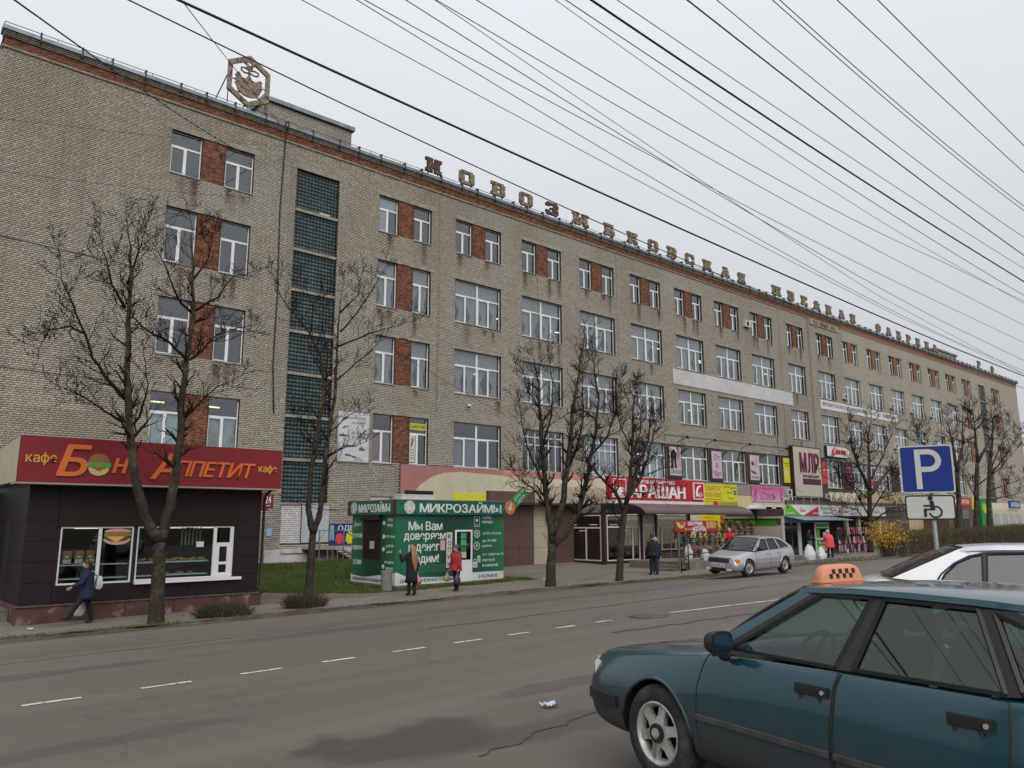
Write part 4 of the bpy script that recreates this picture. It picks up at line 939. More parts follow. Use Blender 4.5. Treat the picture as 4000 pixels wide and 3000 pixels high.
for a, b in ((.925,1.02),(1.26,1.34),(1.80,1.92)): sv_.box(-14.70,-14.28, cy+.04, cy+.11, a, b)
sv_.box(-14.70,-14.60, cy+.042, cy+.108,1.02,1.92); sv_.box(-14.36,-14.28, cy+.042, cy+.108,1.02,1.92); sv_.build('serving_hatch', wfr, CAFE)
for a, b in ((1.02,1.26),(1.34,1.80),(1.92,2.375)): MB().box(-14.62,-14.34, cy+.068, cy+.074, a, b).build('pane', shopg, CAFE)
# interior: dark shop, counter shelves with pastry
ic = MB(); ic.box(cx0+.1, cx1-.1, cyb-1.6, cyb-1.5, zf, zt_); ic.build('interior_wall', mat('cafe_inside',(.05,.045,.04),.8, var=.4, vs=1.5), CAFE)
shelf = mat('glass_shelf',(.66,.72,.72),.3)
for a, b in ((-18.9,-17.15),(-16.95,-14.85)):
    MB().box(a, b, cy+.22, cy+.62,1.36,1.385).build('shelf', shelf, CAFE); MB().box(a, b, cy+.22, cy+.62,.985,1.01).build('shelf', shelf, CAFE)
bun = mat('pastry',(.42,.21,.06),.6, var=.4, vs=9, isl=.2); plate = mat('plate',(.55,.60,.70),.3)
bm0 = MB().ball((0,0,0),1,8,6,(.085,.07,.035)).mesh('pastry'); bm0.materials.append(bun); bm0.polygons.foreach_set('use_smooth',[True]*len(bm0.polygons)); pl0 = MB().disc((0,0,0),.19,(0,0,1),.012,18).mesh('plate'); pl0.materials.append(plate)
k = 0; SPOT = ('at the left end', 'second from the left', 'third from the left', 'in the middle', 'third from the right', 'second from the right', 'at the right end')
for i in range(7):
    px = -16.72+i*.29; t = thing('pastry_plate', 'plate of golden pastries on the cafe window shelf, %s' % SPOT[i], 'pastry',(px, cy+.40,1.388), 'pastry plates on the cafe window shelf')
    o = link('plate', pl0, None, t); o.location = (0,0,.006)
    for j in range(5):
        o = link('pastry', bm0, None, t); o.location = (rnd.uniform(-.09,.09), rnd.uniform(-.08,.08),.04+.035*(j % 3 == 2)+.004*j); o.rotation_euler = (rnd.uniform(-.2,.2), rnd.uniform(-.2,.2), rnd.uniform(0,3))
for i in range(3):
    t = thing('pastry_plate', 'low plate of orange pastries on the bottom cafe shelf, %s' % ('left', 'middle', 'right')[i], 'pastry',(-16.0+i*.36, cy+.40,1.013), 'pastry plates on the cafe window shelf')
    o = link('plate', pl0, None, t); o.location = (0,0,.006)
    for j in range(3): o = link('pastry', bm0, None, t); o.location = (rnd.uniform(-.08,.08), rnd.uniform(-.07,.07),.035); o.rotation_euler = (0,0, rnd.uniform(0,3))
# menu cards and the burger poster in the windows
for i in range(3):
    x = -18.83+i*.29; t = thing('menu_card', 'green and orange menu card in the cafe window, %s of three' % ('leftmost', 'middle', 'rightmost')[i], 'menu card',(x+.11, cy+.19,1.4), 'menu cards in the cafe window')
    MB().box(x, x+.22, cy+.185, cy+.19,1.41,1.66).build('card', mat('menu_green',(.10,.17,.03),.6), t); MB().box(x, x+.22, cy+.18, cy+.19,1.66,1.76).build('heading', mat('menu_orange',(.42,.10,.04),.6), t)
    MB().box(x+.015, x+.205, cy+.178, cy+.184,1.42,1.53).build('photo', mat('menu_white',(.5,.47,.42),.6, var=.5, vs=22), t); MB().disc((x+.11, cy+.18,1.60),.065,(0,1,0),.006,16,.03).build('price_badge', MATS['menu_white'], t)
bp = thing('burger_poster', 'printed cheeseburger picture hanging at the top of the cafe window', 'poster',(-17.53, cy+.07,2.1))
def lens(cx, cz, rx, rz, y0, y1, name, m, a0=0, a1=360, parent=bp, n=22):
    poly = [(cx+rx*math.cos(R(a0+(a1-a0)*k/n)), cz+rz*math.sin(R(a0+(a1-a0)*k/n))) for k in range(n+(0 if a1-a0 == 360 else 1))]
    return MB().prism(poly, lambda u, v, t: (u, t, v), y0, y1).build(name, m, parent)
lens(-17.53,2.08,.36,.17, cy+.046, cy+.050, 'bun', mat('burger_bun',(.50,.30,.24),.6, var=.15, vs=9),180,360)
lens(-17.53,2.12,.34,.12, cy+.040, cy+.044, 'patty', mat('burger_patty',(.13,.05,.035),.7, var=.3, vs=20),180,360)
MB().prism([(-17.86,2.16),(-17.55,1.98),(-17.3,2.16)], lambda u, v, t: (u, t, v), cy+.034, cy+.038).build('cheese', mat('burger_cheese',(.62,.38,.07),.6), bp)
lt = [(-17.88,2.24)]+[(-17.88+.7*k/14,2.13+.035*(k % 2)) for k in range(15)]+[(-17.18,2.24)]
MB().prism(lt, lambda u, v, t: (u, t, v), cy+.028, cy+.032).build('lettuce', mat('burger_lettuce',(.12,.26,.035),.7, var=.3, vs=20), bp)
lens(-17.53,2.24,.34,.05, cy+.022, cy+.026, 'tomato', mat('burger_tomato',(.5,.08,.05),.5))
lens(-17.53,2.27,.36,.09, cy+.016, cy+.020, 'top_bun', MATS['burger_bun'],0,180)
MB().box(-15.30,-15.08, cy+.055, cy+.06,1.80,1.96).build('notice', mat('paper',(.58,.60,.63),.8), CAFE)
# hanging strips inside at the right
for i in range(6): MB().box(-15.55+i*.11,-15.50+i*.11, cy+.7, cy+.72,1.85,2.4).build('hanging_strip', mat('strip_cream',(.40,.37,.30),.8), CAFE)
for a in (-18.4,-15.9,-15.0): MB().box(a, a+.6, cy+1.1, cy+1.2,2.36,2.39).build('ceiling_lamp', lampm, CAFE)  # two of these three tubes are added to brighten the shop inside
# entrance on the left side: dark recess with a step
MB().box(cx0-.5, cx0-.02, cy+1.2, cyb,-.3,.2).build('step', mat('mossy_concrete',(.12,.12,.085),.9, var=.35, vs=3), CAFE)
MB().box(cx0-.012, cx0-.002, cy+2.2, cy+3.1, zf,2.6).build('door', mat('cafe_door',(.015,.012,.012),.5), CAFE)
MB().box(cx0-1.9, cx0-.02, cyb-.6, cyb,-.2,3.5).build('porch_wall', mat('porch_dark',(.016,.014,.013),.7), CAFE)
# down pipe
MB().tube([(-13.2,-16.0,3.56),(-13.25,-15.75,3.42),(-13.28,-15.66,3.3),(-13.28,-15.66,.45),(-13.22,-15.75,.36)],.045,8).build('down_pipe', mat('pipe_black',(.015,.013,.013),.5), CAFE,3)
# red fascia sign
SG = thing('cafe_sign', 'long dark red fascia sign with orange lettering over the cafe', 'sign',(-16.6,-16.2,3.56))
redm = mat('sign_red',(.19,.011,.016),.42, var=.08, vs=1.5); cream = mat('cream_sheet',(.42,.38,.25),.6, var=.08, vs=2)
MB().box(-20.23,-13.0,-16.2,-15.55,3.58,4.80).build('panel', redm, SG)
MB().add([(-20.24,-16.2,3.585),(-20.24,-10.0,3.60),(-20.24,-10.0,4.42),(-20.24,-16.2,4.79),(-20.19,-15.54,3.585),(-20.19,-10.0,3.60),(-20.19,-10.0,4.42),(-20.19,-15.54,4.79)],[(0,3,2,1),(3,7,6,2),(4,5,6,7),(0,1,5,4)]).build('side_panel', cream, SG)
MB().box(-20.25,-12.98,-16.22,-15.5,3.535,3.578).build('lower_trim', mat('sign_trim',(.30,.27,.22),.5), SG)
org = mat('letter_orange',(.60,.13,.028),.45); yel = mat('letter_yellow',(.62,.30,.035),.45); edge = mat('letter_edge',(.10,.02,.012),.6)
txt('кафе',-19.72,4.20,.72,.34, yel, SG,-16.2, bold=.015, ext=.03)
txt('Б',-18.95,4.19,.82,.86, org, SG,-16.2, bold=.022, shear=.25, ext=.06)
txt('н',-17.78,4.10,.42,.42, org, SG,-16.2, bold=.02, shear=.22, ext=.06)
txt('А',-16.62,4.14,.72,.76, org, SG,-16.2, bold=.022, shear=.25, ext=.06)
txt('ППЕТИТ',-15.10,4.10,2.42,.46, org, SG,-16.2, bold=.02, shear=.25, ext=.06)
txt('кафе',-13.47,4.17,.60,.30, yel, SG,-16.2, bold=.015, ext=.03)
bx, bz_ = -18.33,4.10
def disc2(name, m, cx, cz, rx, rz, y, a0, a1, n=24):
    poly = [(cx+rx*math.cos(R(a0+(a1-a0)*k/n)), cz+rz*math.sin(R(a0+(a1-a0)*k/n))) for k in range(n+1)]
    return MB().prism(poly, lambda u, v, t: (u, t, v), y, y+.03).build(name, m, SG)
disc2('burger_base', mat('bun_yellow',(.50,.42,.16),.5, var=.25, vs=25), bx, bz_-.06,.27,.24,-16.235,180,360)
disc2('burger_top', mat('bun_brown',(.24,.115,.04),.5), bx, bz_+.05,.27,.26,-16.235,0,180)
gl = [(bx-.3, bz_+.05)]+[(bx-.3+.6*k/12, bz_-.05-.04*(k % 2)) for k in range(13)]+[(bx+.3, bz_+.05)]
MB().prism(gl, lambda u, v, t: (u, t, v),-16.25,-16.236).build('burger_lettuce', mat('lettuce_green',(.05,.32,.05),.5), SG)
MB().prism([(bx-.2, bz_-.05),(bx, bz_-.16),(bx+.2, bz_-.05)], lambda u, v, t: (u, t, v),-16.26,-16.251).build('burger_tomato', mat('tomato_red',(.45,.05,.03),.5), SG)
# cream annex behind, with the house number on its end
AN = thing('cream_annex', 'narrow cream rendered annex wall between the cafe and the factory', 'annex',(-11.6,-8.0, G(-11.6,-8.0)))
MB().box(-13.6,-9.22,-5.9,-.2,1.1,4.6).build('wall', mat('cream_render',(.43,.38,.26),.85, var=.06, vs=2), AN); MB().box(-13.6,-9.20,-5.92,-.19,.1,1.1).build('base', mat('brown_base',(.10,.045,.035),.85, var=.2, vs=3), AN)
NB = thing('house_number', 'crimson house number plate reading 24 fixed by the cream annex', 'sign',(-8.93,-6.0,3.4))
nm = mat('number_crimson',(.17,.012,.03),.5); MB().box(-9.22,-8.9,-6.0,-5.95,3.05,3.88).build('plate', nm, NB); MB().box(-8.9,-8.66,-6.0,-5.95,3.16,3.80).build('plate', nm, NB)
wht = mat('letter_white',(.68,.68,.67),.5); txt('24',-8.90,3.56,.26,.34, wht, NB,-6.0, bold=.02); txt('улица',-8.90,3.28,.24,.06, wht, NB,-6.0)
# ---------------------------------------------------------------- green micro-loan kiosk
KB = (-4.8,-14.4,0.05)
KI = thing('loan_kiosk', 'green micro-loan kiosk wrapped in printed banners with white lettering', 'kiosk', KB)
kx0, kx1, ky0, ky1 = -7.47,-2.09,-14.4,-11.1
def gradient_mat(name, stops, axis, lo, hi, rough=.45):
    m = bpy.data.materials.new(name); MATS[name] = m; m.use_nodes = True; t = m.node_tree; N = t.nodes; L = t.links; p = N['Principled BSDF']; p.inputs['Roughness'].default_value = rough
    tcn = N.new('ShaderNodeTexCoord'); s = N.new('ShaderNodeSeparateXYZ'); L.new(tcn.outputs['Object'], s.inputs[0]); mr = N.new('ShaderNodeMapRange'); L.new(s.outputs[axis], mr.inputs[0])
    mr.inputs[1].default_value = lo; mr.inputs[2].default_value = hi; cr = N.new('ShaderNodeValToRGB'); L.new(mr.outputs[0], cr.inputs[0]); el = cr.color_ramp.elements
    el[0].position = stops[0][0]; el[0].color = stops[0][1]; el[1].position = stops[-1][0]; el[1].color = stops[-1][1]
    for ps, c in stops[1:-1]: e = el.new(ps); e.color = c
    n = N.new('ShaderNodeTexNoise'); n.inputs['Scale'].default_value = 1.2; n.inputs['Detail'].default_value = 3; L.new(tcn.outputs['Object'], n.inputs['Vector'])
    b = N.new('ShaderNodeBump'); b.inputs['Strength'].default_value = .15; b.inputs['Distance'].default_value = .05; L.new(n.outputs[0], b.inputs['Height']); L.new(b.outputs[0], p.inputs['Normal'])
    L.new(cr.outputs[0], p.inputs['Base Color']); return m
gd, gm, glt = (.006,.045,.028,1),(.010,.105,.055,1),(.020,.17,.06,1)
bann = gradient_mat('banner_front',[(0,(.012,.12,.07,1)),(.18, gm),(.42, gd),(.6, gd),(.85, gm),(1, glt)],0, kx0-KB[0], kx1-KB[0])
bannL = gradient_mat('banner_side',[(0, glt),(.35, gd),(.6, gd),(1, glt)],1, ky0-KB[1], ky1-KB[1])
kwhite = mat('banner_white',(.60,.61,.61),.5, var=.06, vs=2); core = mat('kiosk_core',(.2,.2,.19),.8)
MB().box(kx0+.02, kx1-.02, ky0+.02, ky1,.1,3.3).build('wall', core, KI)
MB().box(kx0+.05, kx1-.05, ky0+.05, ky1+.02,-.35,.1).build('skirt', mat('skirt_maroon',(.075,.022,.022),.7, var=.3, vs=4), KI)
# banners as taut sheets with a white wave along the foot
dx0, dx1 = -4.67,-3.79
def wave(x, x0, x1): return .50+.16*math.exp(-((x-x0)/.35)**2)-.10*math.sin(math.pi*(x-x0)/(x1-x0))
def banner(x0, x1, zb, zt, name, m, fn, face, parent):
    n = 24; mb = MB()
    for k in range(n):
        a = x0+(x1-x0)*k/n; b = x0+(x1-x0)*(k+1)/n; za, zb_ = fn(a, zb), fn(b, zb); ta, tb = (zt(a), zt(b)) if callable(zt) else (zt, zt)
        if face == 'S': mb.add([(a, ky0, za),(b, ky0, zb_),(b, ky0, tb),(a, ky0, ta)],[(0,1,2,3)])
        else: mb.add([(kx0, a, za),(kx0, b, zb_),(kx0, b, tb),(kx0, a, ta)],[(3,2,1,0)])
    return mb.build(name, m, parent)
wf = lambda x, z: wave(x, kx0, kx1); wl = lambda y, z: .46+.16*math.exp(-((y-ky0)/.4)**2)+.06*math.sin((y-ky0)*2)
fl_ = lambda a, z: z
banner(kx0, dx0,0,2.82, 'banner', bann, wf, 'S', KI); banner(dx1, kx1,0,2.82, 'banner', bann, lambda x, z: .51, 'S', KI)
banner(kx0, dx0,.17, lambda x: wf(x,0), 'banner_foot', kwhite, fl_, 'S', KI); banner(dx1, kx1,.17,.51, 'banner_foot', kwhite, fl_, 'S', KI)
MB().box(dx0, dx1, ky0, ky0+.02,2.22,2.82).build('banner', bann, KI)
banner(ky0, ky1,0,2.82, 'side_banner', bannL, wl, 'W', KI); banner(ky0, ky1,.17, lambda y: wl(y,0), 'side_banner_foot', kwhite, fl_, 'W', KI)
# sign boxes along the top
MB().box(kx0-.10, kx1+.02, ky0-.14, ky0+.02,2.82,3.36).build('sign_box', gradient_mat('signbox',[(0,(.006,.10,.09,1)),(.5,(.008,.13,.075,1)),(1,(.006,.08,.06,1))],2,2.82-KB[2],3.36-KB[2]), KI)
MB().box(kx0-.14, kx0+.02, ky0+.02, ky1+.04,2.82,3.37).build('side_sign_box', MATS['signbox'], KI)
mar = mat('maroon_trim',(.08,.012,.02),.5); MB().box(kx0-.16, kx0-.10, ky0-.16, ky0-.02,2.80,3.38).build('corner_trim', mar, KI); MB().box(kx0-.16, kx0+.02, ky1+.04, ky1+.14,2.80,3.38).build('corner_trim', mar, KI)
MB().box(kx0-.14, kx1+.02, ky0-.14, ky1+.04,3.37,3.40).build('roof', core, KI)
lw = mat('kiosk_letter',(.62,.65,.62),.5, var=.05, vs=8)
txt('МИКРОЗАЙМЫ',-4.42,3.12,4.16,.44, lw, KI, ky0-.14, bold=.022, ext=.015); txt('МИКРОЗАЙМЫ',-13.0,3.12,2.35,.42, lw, KI, kx0-.14, 'W', bold=.022, ext=.015)
coin = mat('coin_print',(.50,.49,.45),.5, var=.3, vs=9)
MB().disc((-6.97, ky0-.146,3.10),.25,(0,1,0),.012,32).build('coin', coin, KI); MB().disc((kx0-.146,-11.45,3.10),.24,(1,0,0),.012,32).build('coin', coin, KI)
# front lettering
txt('Мы Вам',-6.10,2.385,1.62,.34, lw, KI, ky0, bold=.02); txt('доверяем',-6.12,1.94,1.98,.34, lw, KI, ky0, bold=.02)
txt('и денег',-6.16,1.52,1.45,.34, lw, KI, ky0, bold=.02); txt('дадим!',-6.15,1.10,1.40,.38, lw, KI, ky0, bold=.02)
navy = mat('letter_navy',(.025,.03,.09),.5)
txt('СРОЧНАЯ ДЕНЕЖНАЯ ПОМОЩЬ',-6.0,.31,2.5,.15, navy, KI, ky0, bold=.012, shear=.2); txt('8-953-294-84-92',-2.93,.34,1.0,.14, navy, KI, ky0, bold=.012, shear=.15)
for i, s in enumerate(('предоставление займов физическим лицам на срок до', 'процентная ставка и сумма займа определяются договором', 'решение принимается в день обращения при наличии', 'паспорта гражданина без справок и поручителей')):
    txt(s,-5.95,.86-i*.075,2.45-.1*i,.05, mat('small_print',(.10,.26,.18),.6), KI, ky0, bold=.0)
for z, rows in ((2.62,('только', 'паспорт')),(2.06,('за 30 секунд',)),(1.66,('до 30 000', 'рублей')),(1.10,('нет скрытых %,', 'платежей', 'и комиссий'))):
    for i, s in enumerate(rows): txt(s,-3.28+.045*len(s), z-i*.21+(.10 if len(rows) > 1 else 0),.083*len(s),.13, lw, KI, ky0, bold=.008)
def ring(cx, cz, r, name='icon_ring'):
    rg = [[(cx+rr*math.cos(2*math.pi*k/28), ky0-d, cz+rr*math.sin(2*math.pi*k/28)) for k in range(28)] for rr, d in ((r,.002),(r,.01),(r*.86,.01),(r*.86,.002))]
    MB().loft(rg, caps=False).build(name, lw, KI)
ring(-3.54,2.05,.16); txt('30',-3.54,2.08,.16,.11, lw, KI, ky0, bold=.012); txt('сек',-3.54,1.97,.13,.05, lw, KI, ky0)
ring(-3.54,1.57,.16); txt('Р',-3.52,1.58,.10,.16, lw, KI, ky0, bold=.015); MB().box(-3.61,-3.50, ky0-.009, ky0-.002,1.54,1.56).build('rouble_bar', lw, KI)
pp = MB()
for a, b, c, d in ((-3.68,-3.40,2.34,2.355),(-3.68,-3.40,2.745,2.76),(-3.68,-3.665,2.355,2.745),(-3.415,-3.40,2.355,2.745)): pp.box(a, b, ky0-.008, ky0-.002, c, d)
pp.build('passport_icon', lw, KI); MB().disc((-3.54, ky0-.005,2.6),.06,(0,1,0),.006,12).build('passport_crest', lw, KI); txt('ПАСПОРТ',-3.54,2.41,.2,.04, lw, KI, ky0)
ic_ = MB(); ic_.box(-3.74,-3.52, ky0-.008, ky0-.002,.70,.92); ic_.build('lock_icon', lw, KI); txt('%',-3.63,.81,.12,.13, mat('print_green',(.01,.09,.05),.5), KI, ky0-.008, bold=.01); 
lk = MB().tube([(-3.69, ky0-.006,.92),(-3.69, ky0-.006,1.0),(-3.63, ky0-.006,1.05),(-3.57, ky0-.006,1.0),(-3.57, ky0-.006,.92)],.014,5).build('lock_shackle', lw, KI)
for i in range(3):
    for j in range(3): MB().box(-3.50+i*.055,-3.46+i*.055, ky0-.008, ky0-.002,.90+j*.06,.945+j*.06).build('calculator_key', lw, KI)
MB().box(-3.50,-3.35, ky0-.008, ky0-.002,1.09,1.16).build('calculator_screen', lw, KI)
# side lettering
for z, s in ((2.45, 'Деньги'),(1.98, 'до пенсии'),(1.50, 'и зарплаты')): txt(s,-11.52, z,.075*len(s)+.1,.22, lw, KI, kx0, 'W', bold=.012)
txt('за 5 мин',-11.58,.98,.66,.24, lw, KI, kx0, 'W', bold=.012)
for z, s in ((2.62, 'только'),(2.40, 'паспорт'),(1.98, 'за 30 секунд'),(1.62, 'до 30 000'),(1.40, 'рублей'),(1.0, 'нет скрытых'),(.80, 'платежей'),(.6, 'и комиссий')): txt(s,-13.98, z,.055*len(s)+.05,.12, lw, KI, kx0, 'W', bold=.006)
for z in (2.5,1.98,1.5,.85): MB().disc((kx0-.006,-13.55, z),.085,(1,0,0),.008,16).build('icon_disc', lw, KI)
txt('СРОЧНАЯ ДЕНЕЖНАЯ ПОМОЩЬ 8-953-294-84-92',-12.7,.30,2.9,.14, navy, KI, kx0, 'W', bold=.012, shear=.2)
# closed brown roller shutter on the side
MB().box(kx0-.16, kx0,-13.34,-11.98,2.62,2.82).build('shutter_box', MATS['shutter_brown'], KI)
for k in range(37): z = 1.14+k*.04; MB().box(kx0-.05-.006*(k % 2), kx0,-13.28,-12.08, z, z+.036).build('shutter_slat', MATS['shutter_brown'], KI)
MB().box(kx0-.066, kx0-.058,-12.95,-12.62,1.50,1.80).build('notice', mat('paper_grey',(.42,.42,.38),.8), KI)
# white plastic door
do = frame(dx0, dx1,.12,2.22, ky0-.03,.075, KI, 'door', mat('door_pvc',(.66,.67,.68),.4),.07)
MB().box(dx0+.075, dx1-.075, ky0-.02, ky0+.03,.195,.93).build('lower_panel', MATS['door_pvc'], do); MB().box(dx0+.075, dx1-.075, ky0-.028, ky0+.03,.93,1.02).build('rail', MATS['door_pvc'], do)
MB().box(dx0+.075, dx1-.075, ky0-.004, ky0+.004,1.02,2.145).build('pane', glassmat('kiosk_glass',(.35,.38,.38),.08), do)
MB().box(dx0+.14, dx0+.17, ky0-.075, ky0-.03,1.02,1.18).build('handle', mat('alu',(.55,.55,.56),.35,.8), do)
for z, m_ in ((1.86,(.05,.28,.20)),(1.6,(.05,.34,.09)),(1.33,(.03,.16,.04)),(1.10,(.40,.42,.36))): MB().box(dx0+.30, dx0+.58, ky0-.012, ky0-.006, z, z+.23).build('leaflet', mat('leaflet_%.2f' % z, m_,.6, var=.3, vs=12), do)
MB().box(-5.0,-3.5, ky0-.55, ky0-.04,-.08,.09).build('step', mat('step_concrete',(.14,.13,.115),.9, var=.3, vs=3), KI)
# copy-shop board, pink leaflet
CS = thing('copy_board', 'narrow upright white board reading KOPII beside the kiosk door', 'sign',(-4.98, ky0-.06,.6))
MB().box(-5.11,-4.85, ky0-.06, ky0-.02,.75,2.12).build('board', mat('board_white',(.58,.57,.53),.6), CS)
for i, ch in enumerate('КОПИИ'): txt(ch,-4.98,1.97-i*.265,.17,.20, mat('letter_black',(.012,.012,.014),.5), CS, ky0-.06, bold=.015)
MB().box(-5.39,-5.16, ky0-.016, ky0-.008,1.43,1.82).build('pink_leaflet', mat('pink_paper',(.60,.30,.32),.8, var=.15, vs=14), KI)
# arrow sign reaching out at the right corner
AR = thing('arrow_sign', 'tilted green sign reading money here with an orange arrow disc', 'sign',(-1.75, ky0-.10,3.1))
a_ = R(40); ux, uz = math.cos(a_), math.sin(a_); og = (-1.85, ky0-.12,3.13)
def amap(u, v, t): return (og[0]+u*ux-v*uz, og[1]+t, og[2]+u*uz+v*ux)
MB().prism([(-.05,-.26),(1.2,-.26),(1.2,.20),(-.05,.20)], amap,0,.05).build('board', mat('arrow_green',(.02,.24,.06),.5), AR)
MB().disc((og[0], og[1]-.02, og[2]),.29,(0,1,0),.05,32).build('disc', mat('arrow_orange',(.62,.17,.06),.5), AR)
MB().prism([(-.17,0),(.0,.15),(.0,.045),(.19,.045),(.19,-.045),(0,-.045),(0,-.15)], lambda u, v, t: (og[0]+u*math.cos(a_+.55)-v*math.sin(a_+.55), og[1]+t, og[2]+u*math.sin(a_+.55)+v*math.cos(a_+.55)),-.055,-.046).build('arrow', lw, AR)
fc = ((og[0], og[1], og[2]),(ux,0, uz),(-uz,0, ux),(0,-1,0)); txt('деньги',.76,.06,.68,.17, lw, AR,0, fc, bold=.01); txt('здесь',.76,-.14,.55,.15, lw, AR,0, fc, bold=.01)
# air conditioner behind the corner
def ac_unit(name, label, loc, w=.8, h=.55, d=.3, group='air conditioners on the facade', facing='S'):
    t = thing(name, label, 'air conditioner',(0,0,0), group); m = mat('ac_white',(.55,.55,.53),.5, var=.1, vs=5)
    MB().box(-w/2, w/2,-d,0,0, h).build('casing', m, t); MB().disc((-w*.12,-d-.006, h/2), h*.38,(0,1,0),.012,20).build('fan_grille', mat('ac_grille',(.03,.03,.03),.6), t)
    for s in (-1,1): MB().bar((s*w*.35,-d-.02,-.03),(s*w*.35,0,-.03),.03).build('bracket', legm, t)
    for k in range(4): MB().box(w*.30, w*.48,-d-.006,-d,.1+k*h*.2,.12+k*h*.2).build('louvre', MATS['ac_grille'], t)
    t.location = loc; ORG[t] = Vector(loc); 
    if facing == 'E': t.rotation_euler = (0,0, R(90))
    return t
ac_unit('air_conditioner', 'white air conditioner on the right end of the green kiosk',(-2.06,-12.6,2.25),.8,.55,.3, None, 'E')
# litter bin
LB = thing('litter_bin', 'plain grey concrete litter bin standing at the kiosk corner', 'bin',(-8.05,-14.75, G(-8.05,-14.75)+.05))
rg = []
for r, z in ((.19,0),(.205,.06),(.205,.62),(.22,.66),(.22,.72),(.17,.72),(.165,.3)): rg.append([(r*math.cos(2*math.pi*k/20), r*math.sin(2*math.pi*k/20), z) for k in range(20)])
o = MB().loft(rg).build('drum', mat('bin_concrete',(.24,.235,.225),.85, var=.2, vs=4), None,.7); o.parent = LB
o = MB().disc((0,0,.60),.17,(0,0,1),.01,16).build('liner', mat('bin_dark',(.03,.03,.03),.8), None); o.parent = LB
# clothes-shop banner, posters, entrance stairs on the factory wall
OB = thing('clothes_banner', 'dark blue banner with white lettering and printed jumpers on the factory wall', 'banner',(-1.0,-.02,1.3))
MB().box(-2.63,1.9,-.04,-.005,1.3,2.47).build('sheet', mat('banner_blue',(.02,.025,.16),.5), OB); txt('ОДЕЖДА',-.95,2.20,2.3,.36, lw, OB,-.04, bold=.02)
def jumper(x, m_, s=1.0):
    poly = [(-.26,0),(.26,0),(.27,.28),(.33,.08),(.42,.12),(.34,.48),(.12,.62),(.05,.58),(-.05,.58),(-.12,.62),(-.34,.48),(-.42,.12),(-.33,.08),(-.27,.28)]
    MB().prism([(x+u*s*.62,1.36+v*s*.95) for u, v in poly], lambda u, v, t: (u, t, v),-.052,-.042).build('jumper_print', m_, OB)
jumper(-1.98, mat('jumper_red',(.62,.06,.07),.6)); jumper(-1.30, mat('jumper_yellow',(.62,.58,.02),.6),1.15); jumper(-.3, mat('jumper_green',(.1,.4,.15),.6)); 
MB().prism([(-2.6,1.55),(-2.5,1.55),(-2.46,2.1),(-2.42,1.55),(-2.32,1.55),(-2.34,2.38),(-2.58,2.38)], lambda u, v, t: (u, t, v),-.052,-.042).build('trouser_print', mat('trouser_print',(.22,.42,.35),.6), OB)
PS = thing('blue_notice', 'small pale blue notice pasted on the brick wall by the cafe', 'notice',(-6.05,-.02,2.0)); MB().box(-6.27,-5.98,-.02,-.006,1.82,2.25).build('paper', mat('blue_paper',(.25,.42,.62),.8, var=.2, vs=12), PS)
WB = thing('shoe_billboard', 'white billboard with black shoe pictures on the wall by the stair windows', 'billboard',(-1.25,-.05,6.0))
MB().box(-2.32,-.28,-.06,-.005,6.02,8.88).build('sheet', mat('billboard_white',(.52,.53,.55),.7, var=.06, vs=2), WB); frame(-2.38,-.22,5.96,8.94,-.075,.055, WB, 'border', mat('billboard_border',(.30,.27,.22),.8),.07)
gl_ = mat('print_grey',(.10,.10,.10),.6, var=.5, vs=12)
for (x, z, w, h, rt) in ((-1.9,8.45,.5,.10,.5),(-1.95,7.5,.62,.16,.1),(-1.55,6.9,.9,.16,.1),(-.75,6.75,.34,.22,0),(-1.5,6.35,.7,.13,-.1),(-1.85,8.0,.42,.1,.4),(-1.1,6.25,.5,.06,0)):
    poly = [(-.5,-.4),(.5,-.45),(.5,.05),(.2,.1),(-.05,.5),(-.42,.45),(-.5,.1)]; c_, s_ = math.cos(rt), math.sin(rt)
    MB().prism([(x+(u*w*c_-v*h*s_), z+(u*w*s_+v*h*c_)) for u, v in poly], lambda u, v, t: (u, t, v),-.066,-.061).build('shoe_print', gl_, WB)
for s, x, z, w, h in (('мужская обувь',-1.25,8.55,1.5,.16),('мужская',-1.0,8.25,.9,.13),('кухонная',-.9,7.62,1.0,.16),('утварь',-.85,7.40,.8,.15),('магазин',-.95,6.12,.6,.07)): txt(s, x, z, w, h, gl_, WB,-.062, bold=0, shear=.3)
ZS = thing('pet_shop_sign', 'yellow pet shop sign and parrot poster inside the paired window', 'sign',(2.7,.16,6.2))
MB().box(2.66,3.94,.16,.175,8.20,8.62).build('board', mat('zoo_yellow',(.52,.50,.05),.6), ZS); txt('ZooМАГАЗИН',3.3,8.42,1.15,.22, mat('zoo_green',(.02,.09,.08),.6), ZS,.16, bold=.015)
MB().box(2.70,3.12,.16,.175,6.2,7.85).build('poster', mat('poster_white',(.55,.55,.52),.7), ZS)
MB().prism([(2.8,7.2),(2.9,7.1),(3.0,7.5),(2.98,7.75),(2.88,7.7),(2.86,7.45)], lambda u, v, t: (u, t, v),.150,.158).build('parrot_print', mat('parrot',(.10,.13,.07),.6), ZS); MB().disc((2.94,.153,7.72),.07,(0,1,0),.006,12).build('parrot_head', MATS['zoo_yellow'], ZS)
for i, s in enumerate(('питание', 'корма', 'игрушки', 'наполнители')): txt(s,2.91,6.95-i*.17,.3,.06, MATS['print_grey'], ZS,.158, bold=0)
